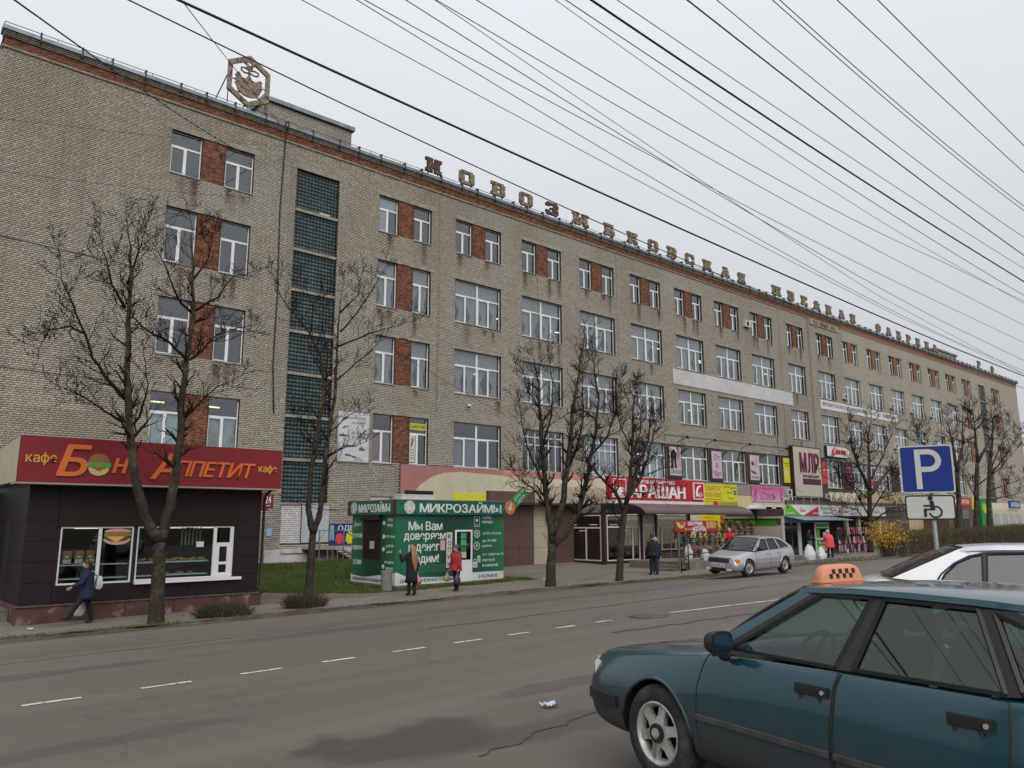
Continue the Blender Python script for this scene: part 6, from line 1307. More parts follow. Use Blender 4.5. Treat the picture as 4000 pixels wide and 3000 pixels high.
# shopping-centre sign
MS = thing('centre_sign', 'tall beige shopping-centre sign with three maroon letters', 'sign',(50.4,-.3,4.9)); sbm = mat('sign_beige',(.46,.41,.34),.6, var=.05, vs=1.5)
for i in range(5): z = 5.03+i*.984; plate('panel',47.7,53.2, z+.004, z+.98,-.45,-.08, sbm, MS)
frame(47.62,53.28,4.95,10.03,-.48,.07, MS, 'border', dkb,.42); plum = mat('letter_plum',(.13,.012,.05),.5)
for ch, x, w in (('М',49.5,1.25),('Л',50.95,1.0),('Р',52.2,1.0)): txt(ch, x,8.42, w,2.0, plum, MS,-.45, bold=.02, ext=.1)
txt('ТОРГОВЫЙ ЦЕНТР',50.95,7.05,3.3,.36, plum, MS,-.45, bold=.01, ext=.04); plate('maroon_panel',49.3,52.95,6.2,6.8,-.46,-.451, mat('maroon_panel',(.06,.012,.02),.5), MS)
plate('pier_cladding',48.3,55.2,4.35,4.94,-.2,-.005, choc, BLD); plate('pier_cladding',53.3,55.2,4.945,9.2,-.06,-.005, choc, BLD)
MG = thing('grocery_sign', 'white light-box sign with red lettering above the phone poster', 'sign',(57.4,-.2,9.3)); plate('box',55.0,59.9,9.36,10.45,-.35,-.05, mat('lightbox_white',(.60,.61,.62),.4), MG); plate('rim',54.95,59.95,9.33,10.48,-.33,-.06, dkb, MG); txt('МАГНИТ',58.0,9.9,2.3,.48, mat('letter_red',(.50,.02,.025),.5), MG,-.35, bold=.02, ext=.08); MB().disc((56.4,-.40,9.9),.38,(0,1,0),.09,14).build('emblem', MATS['letter_red'], MG); txt('S',56.4,9.9,.35,.45, swt, MG,-.45, bold=.01)
# wall banners
BN = thing('faded_banner', 'long faded white banner with almost washed-out lettering between two window rows', 'banner',(39,-.1,14.2)); plate('sheet',29.3,49.2,14.2,15.52,-.05,-.01, mat('banner_faded',(.50,.49,.48),.7, var=.12, vs=.6), BN); txt('АРЕНДА ПОМЕЩЕНИЙ  ОТ 150 руб  ТЕЛ. 8-920-838',39,14.85,18,.55, mat('faded_print',(.56,.56,.56),.7), BN,-.05, bold=.005)
IB = thing('hiring_banner', 'long white hiring banner with dense black lettering on the far wing', 'banner',(64.5,-.1,14.5)); plate('sheet',54.95,74.1,14.48,15.45,-.05,-.005, mat('banner_clean',(.60,.60,.60),.6), IB); txt('ПРИГЛАШАЮТСЯ НА РАБОТУ ШВЕИ (М/Ж), ЗАРПЛАТА ВЫСОКАЯ, СОЦ. ПАКЕТ  Т. (48343) 5-13-35; 5-13-04',64.5,14.97,18.4,.52, blk, IB,-.05, bold=.008)
# facade air conditioners
for i,(x, z, lb) in enumerate(((41.2,21.1, 'white air conditioner beside the top-floor window above the faded banner'),(60.5,16.0, 'white air conditioner left of the second third-floor window on the far wing'),(72.6,16.1, 'white air conditioner above the right end of the hiring banner'),(78.5,16.1, 'white air conditioner on the far wing, first right of the hiring banner'),(84.7,16.1, 'white air conditioner on the far wing, second right of the hiring banner'),(96.6,16.1, 'farthest white air conditioner on the third floor'),(60.5,11.2, 'white air conditioner just above and right of the white grocery sign'),(72.7,11.2, 'white air conditioner on the first floor of the far wing behind the bare tree'),(46.95,5.05, 'upper of two air conditioners left of the shopping-centre sign'),(47.0,4.36, 'lower of two air conditioners left of the shopping-centre sign'),(54.75,4.8, 'air conditioner right of the shopping-centre sign at its foot'),(18.4,6.1, 'small grey air conditioner under the gridded windows'))):
    ac_unit('air_conditioner', lb,(x,-.02, z),.95 if z > 6 else .8,.62)
# swan-neck wall lamps
for i, x in enumerate((29.5,33.5,39.0,45.6)):
    t = thing('wall_lamp', 'dark floodlight on a bent arm above the first-floor posters, %s from the left' % ORD[i], 'lamp',(x,-.05,9.1), 'floodlights above the posters'); o = MB().tube([(0,0,0),(.05,-.2,.15),(.35,-.7,.45)],.025,6).build('arm', bst, None,3); o.parent = t; o = MB().obox((.40,-.78,.46),.28,.16,.10, Matrix.Rotation(R(30),3, 'Y')).build('head', bst); o.parent = t
# ---------------------------------------------------------------- trees
bark = mat('bark',(.040,.034,.026),.95, var=.4, vs=9, bump=.8, bs=30, spec=.1, col2=(.075,.075,.045,1), f2=(2.5,.5,.7))
twigm = mat('twig',(.020,.014,.012),.9, spec=.1, isl=.3)
LIMBS = {
'T1': (-17.93,[
   [(-17.03,-0.11),(-17.04,0.61),(-17.06,1.34),(-17.08,2.01)] ,
   [(-17.08,2.01),(-17.56,2.68),(-17.86,3.68),(-18.13,4.68),(-18.24,5.69),(-18.35,6.65),(-18.44,7.76),(-18.46,8.83),(-18.6,9.74),(-18.74,10.48)] ,
   [(-17.08,2.01),(-16.95,2.68),(-16.81,3.58),(-16.79,4.63),(-16.79,5.7),(-16.77,6.86),(-16.68,8.06),(-16.79,9.18),(-16.85,10.16),(-16.95,10.99)] ,
   [(-18.24,5.69),(-18.69,6.19),(-19.04,6.76),(-19.33,7.34),(-19.64,8.11),(-19.96,8.73),(-20.08,9.46)] ,
   [(-18.23,5.15),(-18.74,5.37),(-19.19,5.66),(-19.85,5.92)] ,
   [(-18.46,8.83),(-18.25,9.46),(-18.17,10.07),(-18.06,10.77)] ,
   [(-18.41,8.19),(-18.78,8.77),(-19.08,9.42),(-19.26,10.02)] ,
   [(-19.33,7.34),(-19.7,7.48),(-20.09,7.35),(-20.3,6.82)] ,
   [(-16.78,7.01),(-17.29,7.41),(-17.91,7.64),(-18.3,8.0),(-18.73,8.21)] ,
   [(-16.76,6.94),(-16.44,7.2),(-15.9,7.89),(-15.24,8.23),(-14.66,8.41)] ,
   [(-16.7,8.36),(-16.05,8.94),(-15.71,9.56),(-15.18,9.83)] ,
   [(-16.7,8.36),(-17.11,8.73),(-17.46,9.64),(-17.93,10.43)] ,
   [(-16.79,9.18),(-16.41,10.03),(-16.31,10.76)] ,
   [(-18.15,4.88),(-17.86,5.31),(-17.74,6.17),(-17.96,6.99)] ,
   [(-16.79,5.2),(-16.41,5.73),(-15.95,6.3),(-15.3,6.68)] ,
 ]),
'T2': (-14.40,[
   [(-10.97,-0.01),(-10.92,1.07),(-10.89,2.17)] ,
   [(-10.89,2.17),(-11.1,3.01),(-11.06,3.94),(-10.93,5.28),(-10.7,6.67),(-10.63,7.65),(-10.86,8.61),(-11.34,9.38),(-11.96,9.98),(-12.49,10.51),(-12.77,11.22)] ,
   [(-10.89,2.17),(-10.6,2.89),(-10.51,4.22),(-10.36,6.01),(-10.2,7.42),(-10.16,8.85),(-10.13,10.31),(-9.98,11.67)] ,
   [(-10.63,7.65),(-10.56,8.79),(-10.76,9.9),(-10.74,11.07)] ,
   [(-10.36,5.8),(-9.61,6.49),(-8.93,6.81)] ,
   [(-10.47,4.9),(-9.8,5.24),(-9.02,5.49)] ,
   [(-10.17,8.99),(-9.0,9.64),(-7.83,10.11),(-6.98,10.53)] ,
   [(-10.13,9.58),(-9.52,10.42),(-8.9,11.44),(-8.45,12.38)] ,
   [(-11.34,9.38),(-11.24,10.39),(-11.73,11.3)] ,
   [(-10.21,7.7),(-9.45,8.52),(-8.74,9.21)] ,
   [(-10.93,5.28),(-11.47,5.92),(-11.77,6.29)] ,
   [(-10.13,10.31),(-9.39,11.19),(-9.26,12.13)] ,
 ]),
'T3': (-18.15,[
   [(-2.96,0.11),(-2.9,0.96),(-2.81,1.7)] ,
   [(-2.81,1.7),(-2.22,1.99),(-1.6,2.7),(-1.14,3.67),(-0.83,4.93),(-0.42,6.22),(-0.29,7.53),(-0.53,8.81),(-0.79,9.56)] ,
   [(-2.81,1.7),(-3.04,2.69),(-3.22,3.86),(-3.33,5.4),(-3.44,6.84),(-3.5,7.81),(-3.78,8.88)] ,
   [(-2.85,1.99),(-2.39,3.41),(-2.24,5.1),(-2.3,6.7),(-2.09,8.35),(-1.91,9.92)] ,
   [(-2.26,4.13),(-1.54,5.26),(-1.05,6.68),(-1.11,8.09),(-1.17,9.38)] ,
   [(-3.22,3.86),(-3.82,5.02),(-4.13,6.18),(-4.2,7.13)] ,
   [(-3.33,5.4),(-2.81,6.65),(-2.7,7.9),(-2.86,9.14)] ,
   [(-0.83,4.93),(0.23,6.01),(0.66,7.23),(0.6,8.28)] ,
   [(-3.03,2.93),(-3.67,3.62),(-4.46,4.06),(-5.07,4.49)] ,
   [(-3.44,6.84),(-3.96,7.51),(-4.27,8.45)] ,
 ]),
'T4': (-18.80,[
   [(0.18,0.15),(0.36,1.23),(0.49,2.2),(0.72,3.2)] ,
   [(0.72,3.2),(0.96,4.21),(1.13,5.63),(1.14,7.2),(1.35,8.42)] ,
   [(0.68,2.95),(0.17,3.69),(-0.73,4.28),(-1.43,4.86),(-1.68,5.58)] ,
   [(0.77,3.45),(1.75,4.11),(2.63,5.19),(3.1,6.02),(3.82,7.17)] ,
   [(1.04,4.98),(2.28,6.37),(2.44,7.46),(2.38,8.26)] ,
   [(1.13,5.63),(0.48,6.62),(0.33,7.51),(0.66,8.47)] ,
   [(0.77,3.32),(1.28,4.73),(1.84,5.94),(1.81,7.26)] ,
   [(2.18,4.51),(3.25,4.82),(4.05,5.54)] ,
   [(0.51,2.57),(-0.23,2.94),(-0.95,3.18)] ,
   [(0.94,3.7),(2.14,3.73),(3.2,4.02)] ,
 ]),
'T5': (-16.20,[
   [(28.14,0.43),(28.51,2.41),(28.85,4.56)] ,
   [(28.85,4.56),(29.13,6.44),(29.63,8.38),(30.35,9.89)] ,
   [(28.85,4.56),(27.16,6.04),(26.1,7.51),(25.81,8.87)] ,
   [(28.96,5.18),(31.14,6.86),(32.99,8.62),(33.63,9.84)] ,
   [(28.57,2.72),(26.56,4.5),(24.84,5.64),(23.37,6.02)] ,
   [(28.63,3.02),(31.79,4.63),(34.31,5.69),(37.3,6.32)] ,
   [(28.8,3.94),(26.29,4.8),(23.79,4.87)] ,
   [(28.86,4.25),(32.82,5.96),(35.86,7.28)] ,
   [(28.51,2.41),(31.53,3.35),(34.67,3.71)] ,
   [(28.48,2.26),(26.35,3.31),(23.59,3.57)] ,
 ]),
'T6': (-15.50,[
   [(45.79,1.56),(46.75,4.26),(46.98,6.57)] ,
   [(46.98,6.57),(46.8,8.89),(46.41,11.21)] ,
   [(46.98,6.57),(49.47,9.06),(50.87,12.02)] ,
   [(46.76,5.03),(44.26,6.84),(42.82,8.63),(42.15,9.71)] ,
   [(46.65,4.64),(44.36,5.34),(41.14,5.61)] ,
 ]),
'T7': (-14.50,[
   [(52.76,1.47),(54.13,5.24),(55.13,7.79)] ,
   [(55.13,7.79),(55.21,10.79),(55.27,12.96)] ,
   [(55.13,7.79),(58.66,10.17),(61.38,12.63)] ,
   [(54.25,5.66),(59.72,7.57),(63.7,9.59)] ,
   [(53.88,4.41),(51.53,5.99),(50.46,7.98)] ,
 ]),
'T8': (-14.00,[
   [(57.71,1.42),(58.84,5.37),(60.36,8.52)] ,
   [(60.36,8.52),(61.92,11.35),(62.01,13.67)] ,
   [(59.52,6.71),(64.56,9.21),(69.06,11.89)] ,
   [(58.84,5.37),(64.29,6.42),(68.96,7.53)] ,
   [(59.66,7.16),(64.35,10.59),(66.52,12.9)] ,
   [(58.57,4.5),(64.5,5.06),(68.99,5.62)] ,
 ]),
}
def bare_tree(name, key, label, r0, seed, dens=1.0, group='bare street trees', ground=None, tw=1.0):
    q = random.Random(seed); Y, limbs = LIMBS[key]; bx, bz = limbs[0][0]; base = Vector((bx, Y, bz))
    t = thing(name, label, 'tree', tuple(base), group)
    trunk = MB(); crown = MB(); n0 = len(limbs[0])
    pts = [Vector((x, Y+.03*math.sin(i), z))-base for i,(x, z) in enumerate(limbs[0])]; pts[0].z -= .25; H = pts[-1].z
    dn = []; m = 10
    for i in range(len(pts)-1):
        for k in range(4): f = k/4; dn.append(pts[i].lerp(pts[i+1], f))
    dn.append(pts[-1]); rr = [r0*(1.35 if k == 0 else 1.12 if k == 1 else 1.0)*(1-.28*k/len(dn))*q.uniform(.96,1.04) for k in range(len(dn))]
    trunk.tube(dn, rr,12)
    allb = []
    def grow(p, d, L, r, depth):
        n = 4 if depth < 2 else 3; P = [p]; dd = d.normalized()
        for k in range(n):
            dd = (dd+Vector((q.gauss(0,.16), q.gauss(0,.16), q.gauss(.10,.10)))).normalized(); P.append(P[-1]+dd*L/n)
        R_ = [max(.007*tw, r*(1-.7*k/n)) for k in range(n+1)]
        crown.tube(P, R_,5 if r > .02 else 3, False)
        if depth < 3 and L > .16:
            for k in range(1, n+1):
                c = (2 if q.random() < .35 else 1) if depth < 2 else (1 if q.random() < .55 else 0)
                for _ in range(c):
                    a = q.uniform(0,6.28); side = dd.orthogonal(); side.rotate(Matrix.Rotation(a,3, dd)); nd = (dd*.75+side*q.uniform(.5,1.0)+Vector((0,0,.25))).normalized()
                    grow(P[k], nd, L*q.uniform(.42,.68), R_[k]*.62, depth+1)
    for li, l in enumerate(limbs[1:]):
        yo = q.uniform(-.5,.5) if li > 1 else q.uniform(-.2,.2); Ltot = sum(math.hypot(b[0]-a[0], b[1]-a[1]) for a, b in zip(l, l[1:])); s = 0; P = []
        src = limbs[0][-1]; main = (abs(l[0][0]-src[0])+abs(l[0][1]-src[1]) < .4)
        for i,(x, z) in enumerate(l):
            if i: s += math.hypot(x-l[i-1][0], z-l[i-1][1])
            P.append(Vector((x+q.gauss(0,.02), Y+yo*s*.35, z))-base)
        ra = r0*(.62 if main else .26)*min(1.15,.55+Ltot*.10); rb_ = .010*tw; D_ = []; 
        for i in range(len(P)-1):
            for k in range(3): D_.append(P[i].lerp(P[i+1], k/3)+Vector((q.gauss(0,.012), q.gauss(0,.02), q.gauss(0,.012))))
        D_.append(P[-1]); N = len(D_); RR = [max(rb_, ra*(1-k/(N-1))**.8) for k in range(N)]
        (trunk if main else crown).tube(D_, RR,9 if main else 6)
        for k in range(2 if not main else max(3, N//4), N):
            for _ in range(int(dens*q.choice((1,1,2))+q.random()*dens*.6)):
                d = (D_[k]-D_[k-1]).normalized(); a = q.uniform(0,6.28); side = d.orthogonal(); side.rotate(Matrix.Rotation(a,3, d))
                nd = (d*.55+side*.85+Vector((0,0,.35))).normalized(); L = q.uniform(.35,.85)*tw*(1.15-.45*k/N)
                grow(D_[k], nd, L, max(.009, RR[k]*.5),1)
        grow(D_[-1],(D_[-1]-D_[-2]),.5*tw, rb_,1)
    if r0 > .12:   # thin suckers at the fork
        for k in range(14): a = q.uniform(0,6.28); grow(Vector((pts[-1].x+math.cos(a)*r0*.7, math.sin(a)*r0*.7, H-q.uniform(-.6,.4))), Vector((math.cos(a), math.sin(a),1.6)), q.uniform(.3,.7),.006,3)
    o = link('trunk', trunk.mesh('trunk'), bark, t,3); o = link('crown', crown.mesh('crown'), twigm, t,3)
    return t
bare_tree('street_tree', 'T1', 'bare forked tree with thick trunk standing in front of the cafe',.20,1,1.15)
bare_tree('street_tree', 'T2', 'slender bare tree on the lawn between the cafe and the green kiosk',.155,2,1.1)
bare_tree('street_tree', 'T3', 'dense bare tree by the road just right of the green kiosk',.20,3,1.9)
bare_tree('street_tree', 'T4', 'bare tree by the road in front of the red bakery sign',.155,4,1.9)
bare_tree('street_tree', 'T5', 'bare spreading tree rising behind the yellow bush',.19,5,2.2, tw=1.4)
bare_tree('street_tree', 'T6', 'bare tree behind the hedge, left of the dark group by the parking sign',.22,6,2.4, tw=1.9)
bare_tree('street_tree', 'T7', 'bare tree behind the hedge, middle of the dark group by the parking sign',.22,7,2.4, tw=1.9)
bare_tree('street_tree', 'T8', 'bare tree behind the hedge, right of the dark group by the parking sign',.22,8,2.4, tw=1.9)
# ---------------------------------------------------------------- hedge, yellow bush, low shrubs
def leaf_cloud(q, n, pos, size, mb):
    for _ in range(n):
        p = Vector(pos(q)); a = Vector((q.gauss(0,1), q.gauss(0,1), q.gauss(0,.7))).normalized(); b = a.orthogonal().normalized(); s = size*q.uniform(.6,1.4)
        mb.add([p-a*s, p+b*s*.45, p+a*s, p-b*s*.45],[(0,1,2,3)])
q = random.Random(21)
HG = thing('hedge', 'long clipped hedge of brown twigs with dull green leaves along the road', 'hedge',(35,-20, G(35,-20)))
st_ = MB()
for i in range(1500):
    x = q.uniform(-13,13.5); y = q.uniform(-.75,.75); z0 = .05; h = q.uniform(.9,1.5); pts = [(x, y, z0),(x+q.gauss(0,.08), y+q.gauss(0,.08), h*.5),(x+q.gauss(0,.16), y+q.gauss(0,.16), h)]; st_.tube(pts,[.012,.008,.004],3, False)
    for k in range(3): a = Vector(pts[1]).lerp(Vector(pts[2]), q.random()); st_.tube([a, a+Vector((q.gauss(0,.18), q.gauss(0,.18), q.uniform(.05,.3)))],[.006,.003],3, False)
for v_ in range(len(st_.v)): a = st_.v[v_]; st_.v[v_] = (a[0], a[1], a[2]+.013*a[0])
link('stems', st_.mesh('stems'), mat('hedge_twig',(.075,.052,.040),.9, isl=.35, spec=.1), HG)
lf = MB(); leaf_cloud(q,22000, lambda q: ((x := q.uniform(-13.2,13.6)), q.uniform(-.85,.85),.12+1.30*q.random()**.65+.06*math.sin(x*2.1)+.013*x),.038, lf)
link('foliage', lf.mesh('foliage'), mat('hedge_leaf',(.070,.060,.026),.85, isl=.5, spec=.15, col2=(.055,.085,.022,1), f2=(.5,.42,.62)), HG)
FB = thing('yellow_bush', 'yellow-flowering bush at the left end of the hedge', 'bush',(21.0,-20.4, G(21,-20.4)))
st_ = MB(); lf = MB(); gl2 = MB()
for i in range(80):
    a = q.uniform(0,6.28); r = q.uniform(.1,.5); h = q.uniform(.9,2.15); sp_ = q.uniform(.3,1.9); d = Vector((math.cos(a)*sp_+.35, math.sin(a)*sp_*.6,0)); P = [Vector((math.cos(a)*r, math.sin(a)*r*.6,0))+d*(k/5)**1.4+Vector((0,0, h*math.sin(k/5*1.7)/math.sin(1.5 if k < 5 else 1.7)*.95)) for k in range(6)]
    st_.tube(P,[.012-.0018*k for k in range(6)],4, False)
    for k in range(12):
        j = q.uniform(1.6,5); i0 = min(4, int(j)); p = P[i0].lerp(P[i0+1], j-i0)
        if q.random() < .78:
            for _ in range(3): leaf_cloud(q,1, lambda q: p+Vector((q.gauss(0,.05), q.gauss(0,.05), q.gauss(0,.05))),.042, lf)
        else: leaf_cloud(q,1, lambda q: p,.04, gl2)
link('stems', st_.mesh('stems'), MATS['hedge_twig'], FB); link('flowers', lf.mesh('flowers'), mat('forsythia',(.50,.28,.015),.7, isl=.3), FB); link('leaves', gl2.mesh('leaves'), mat('fresh_leaf',(.16,.17,.02),.8, isl=.3), FB)
def low_shrub(label, cx, cy, rx, ry, h, seed):
    q = random.Random(seed); t = thing('low_shrub', label, 'shrub',(cx, cy, G(cx, cy)+.04), 'low shrubs on the verge'); s_ = MB(); l_ = MB()
    for i in range(420):
        a = q.uniform(0,6.28); r = math.sqrt(q.random()); p = Vector((rx*r*math.cos(a), ry*r*math.sin(a),0)); hh = h*(1-.6*r*r)*q.uniform(.6,1.1); e = p+Vector((q.gauss(0,.08)+.12*math.cos(a), q.gauss(0,.06), hh)); s_.tube([p, p.lerp(e,.6)+Vector((0,0,.03)), e],[.007,.005,.003],3, False)
        leaf_cloud(q,12, lambda q: p.lerp(e, q.uniform(.3,1.08))+Vector((q.gauss(0,.035), q.gauss(0,.035), q.gauss(0,.02))),.02, l_)
    link('stems', s_.mesh('s'), MATS['hedge_twig'], t); link('foliage', l_.mesh('f'), mat('shrub_leaf',(.030,.036,.018),.85, isl=.5, spec=.15, col2=(.07,.05,.03,1), f2=(2.,.5,.66)), t)
low_shrub('low dark shrub on the verge in front of the cafe',-15.15,-17.7,.72,.45,.42,5); low_shrub('bushy low shrub on the verge in front of the slender tree',-12.55,-17.3,.62,.5,.52,6)
# ---------------------------------------------------------------- stalls on the right
VK = thing('vegetable_kiosk', 'beige produce kiosk with green roof edge and an open glass door', 'kiosk',(22.5,-14.5,.37)); beg = mat('kiosk_beige',(.40,.35,.27),.7, var=.06, vs=2); grn = mat('kiosk_green',(.05,.24,.02),.5)
plate('wall',20.2,20.3,.3,2.30,-14.5,-10.5, beg, VK); plate('side_green_band',20.16,20.3,2.302,2.72,-14.2,-10.5, grn, VK); plate('roof',20.0,26.0,2.722,2.84,-14.6,-10.5, beg, VK); plate('back_wall',20.3,26,.3,2.7,-10.7,-10.6, beg, VK)
plate('corner_post',20.18,20.36,.25,2.72,-14.62,-14.505, mat('kiosk_post',(.42,.46,.48),.5), VK)
plate('front_window',20.5,22.1,.45,2.3,-14.48,-14.46, glassmat('produce_glass',(.6,.62,.6),.1), VK); plate('window_lettering_band',20.5,22.1,2.08,2.3,-14.50,-14.49, mat('dark_plum',(.05,.02,.04),.5), VK); txt('МЫ ОТКРЫЛИСЬ',21.3,2.19,1.45,.13, mat('open_pink',(.40,.16,.28),.5), VK,-14.50, bold=.005)
for i in range(5): plate('shelf',20.5,22.0,.65+i*.3,.68+i*.3,-14.2,-13.7, mat('produce_shelf',(.32,.25,.14),.7, var=.5, vs=9), VK)
for i in range(5):
    for k in range(9): o = link('produce', bm0, None, VK); o.location = (20.62+k*.16-22.5,-13.95+14.5+rnd.uniform(-.1,.1),.73+i*.3-.37); o.scale = (.9,1,1.6)
plate('mullion',22.12,22.5,.3,2.62,-14.52,-14.42, mat('kiosk_frame',(.50,.54,.57),.45), VK); plate('blue_lintel',20.4,24.0,2.45,2.70,-14.56,-14.44, mat('kiosk_blue',(.20,.38,.60),.5), VK); plate('doorway',22.5,23.3,.35,2.45,-13.4,-13.3, mat('doorway_dim',(.10,.14,.13),.8), VK)
dl_ = frame(23.35,25.2,.38,2.5,-15.0,.13, VK, 'door', MATS['kiosk_frame'],.06); plate('rail',23.48,25.07,1.38,1.5,-14.995,-14.945, MATS['kiosk_frame'], dl_); plate('rail',23.48,25.07,2.1,2.18,-14.995,-14.945, MATS['kiosk_frame'], dl_)
plate('green_panel',23.48,25.07,2.18,2.37,-14.975,-14.965, mat('panel_green',(.10,.28,.02),.5), dl_); plate('food_panel',23.48,25.07,.51,1.38,-14.975,-14.965, mat('food_panel',(.05,.20,.03),.5, var=.2, vs=3), dl_); plate('food_print',23.55,25.0,.68,1.0,-14.985,-14.976, mat('veg_print',(.40,.36,.20),.6, var=.6, vs=5), dl_); plate('red_stripe',23.48,25.07,.51,.66,-14.985,-14.976, mat('panel_red',(.35,.03,.03),.5), dl_); txt('Вкусно',24.25,1.2,.9,.16, swt, dl_,-14.975, bold=.01)
plate('pane',23.48,25.07,1.5,2.1,-14.972,-14.966, MATS['dark_shop_glass'], dl_); plate('poster',23.55,23.95,1.52,2.05,-14.985,-14.973, MATS['panel_green'], dl_); plate('paper',24.4,24.95,1.55,1.85,-14.985,-14.973, MATS['paper'], dl_)
MB().add([(20.4,-14.45,2.86),(26.2,-14.45,2.86),(26.6,-16.0,2.60),(20.2,-16.0,2.60),(20.4,-14.45,2.90),(26.2,-14.45,2.90),(26.6,-16.0,2.63),(20.2,-16.0,2.63)],[(3,2,1,0),(4,5,6,7),(2,3,7,6),(0,3,7,4),(1,2,6,5)]).build('canopy', mat('canopy_blue',(.18,.24,.28),.45), VK)
plate('green_mat',22.3,24.6,.28,.42,-15.9,-14.6, mat('mat_green',(.10,.16,.08),.9), VK)
VS = thing('produce_sign', 'white produce sign with green and red corner triangles above the kiosk', 'sign',(22.4,-14.6,2.9)); plate('board',20.42,24.48,2.92,3.56,-14.72,-14.6, mat('board_clean',(.60,.60,.59),.5), VS); MB().prism([(20.42,2.92),(22.3,2.92),(21.0,3.56),(20.42,3.56)], lambda u, v, t: (u, t, v),-14.73,-14.721).build('green_corner', mat('corner_green',(.12,.36,.02),.5), VS); MB().prism([(22.6,2.92),(24.48,2.92),(24.48,3.48)], lambda u, v, t: (u, t, v),-14.73,-14.721).build('red_corner', mat('corner_red',(.45,.03,.03),.5), VS); txt('Ёлка',22.5,3.25,.65,.26, MATS['corner_red'], VS,-14.72, bold=.015); txt('овощи фрукты',21.05,3.05,.9,.09, swt, VS,-14.73, bold=0); txt('магазин',24.1,3.05,.6,.08, swt, VS,-14.73, bold=0); MB().disc((20.7,-14.735,3.4),.08,(0,1,0),.01,14).build('leaf_badge', blk, VS)
def board(name, label, x0, x1, lines, m_=None, tm=None):
    t = thing(name, label, 'sign',((x0+x1)/2,-14.65,2.9)); plate('board', x0+.02, x1-.02,2.90,3.56,-14.72,-14.6, m_ or MATS['board_clean'], t)
    for s, x, z, w, h in lines: txt(s, x, z, w, h, tm or mat('print_slate',(.06,.07,.08),.5), t,-14.72, bold=.006)
    return t
board('blinds_sign', 'white sign reading blinds and gates in grey lettering',24.5,26.95,(('Жалюзи',25.6,3.38,1.6,.24),('Ворота',25.8,3.08,1.4,.24))); board('doors_sign', 'pale sign reading doors right of the blinds sign',26.97,31.0,(('экострой',27.9,3.15,1.2,.2),('Жалюзи',29.6,3.38,1.1,.17),('Двери',29.5,3.08,.9,.2))); board('blank_sign', 'plain pale sign at the right end of the row above the stalls',31.02,34.4,(('мебель',32.4,3.2,1.3,.2),))
ST_ = thing('market_stall', 'dark market stall under the row of white signs', 'stall',(29.5,-14.0,.45)); plate('back_wall',25.6,37.0,.3,2.9,-12.3,-12.2, mat('stall_dark',(.03,.026,.024),.8), ST_); plate('roof',25.5,37.0,2.80,2.895,-14.7,-12.2, MATS['stall_dark'], ST_)
for x in (28.9,30.7,34.0): plate('post', x, x+.28,.3,2.8,-14.4,-14.2, mat('stall_post',(.45,.38,.20),.6), ST_)
CR = thing('clothes_rack', 'wire rack hung with rows of coloured socks and knitwear', 'rack',(28,-15.3,.45)); 
for z in (2.16,1.55,1.05,.72): MB().tube([(25.6,-15.3, z),(30.5,-15.3, z+.04)],.015,5).build('rail', bst, CR)
for x in (25.6,28.2,30.5): MB().tube([(x,-15.3,.38),(x,-15.3,2.2)],.02,5).build('upright', bst, CR)
sk0 = MB(); sk0.prism([(-.06,0),(.06,0),(.065,-.22),(.12,-.30),(.08,-.36),(-.02,-.34),(-.06,-.24)], lambda u, v, t: (u, t, v),-.015,.015); skm = sk0.mesh('garment'); tp = MB(); tp.prism([(-.16,0),(.16,0),(.24,-.2),(.17,-.24),(.17,-.5),(-.17,-.5),(-.17,-.24),(-.24,-.2)], lambda u, v, t: (u, t, v),-.02,.02); tpm = tp.mesh('top')
gcs = [(.5,.06,.08),(.45,.2,.25),(.10,.10,.22),(.02,.02,.025),(.5,.45,.42),(.3,.05,.2),(.08,.05,.05),(.55,.28,.30)]
gme = []
for i, c in enumerate(gcs):
    for b_ in (skm, tpm): m_ = b_.copy(); m_.materials.append(mat('knit_%d' % i, c,.9, var=.2, vs=12)); gme.append(m_)
kk = 0
for z, n, tops in ((2.14,14, False),(2.02,6, True),(1.53,20, False),(1.03,18, False),(.75,10, False)):
    for i in range(n):
        g_ = gme[(rnd.randrange(8) if z < 2 else (rnd.choice((3,3,6,2)) if tops else rnd.randrange(8)))*2+(1 if tops else 0)]
        o = link('hung_garment' if tops else 'hung_sock', g_, None, CR); o.location = (25.75+(4.6)*i/(n-1)-28,-.03-.02*(i % 3), z-.45); o.rotation_euler = (0,0, rnd.uniform(-.3,.3)); o.scale = (1.25,)*3 if not tops else (1.4,)*3
# spotlight on the kiosk roof
RF = thing('roof_projector', 'black floodlight under a small white hood on the produce kiosk roof', 'lamp',(19.6,-13.2,2.85)); plate('lamp',19.3,19.8,2.95,3.3,-13.4,-13.0, bst, RF); MB().add([(19.0,-13.6,3.35),(20.2,-13.6,3.35),(20.2,-12.8,3.35),(19.0,-12.8,3.35),(19.6,-13.6,3.55),(19.6,-12.8,3.55)],[(0,1,4),(2,3,5),(0,4,5,3),(1,2,5,4),(3,2,1,0)]).build('hood', mat('hood_white',(.55,.56,.55),.5), RF); plate('stem',19.5,19.6,2.6,2.95,-13.25,-13.15, bst, RF)
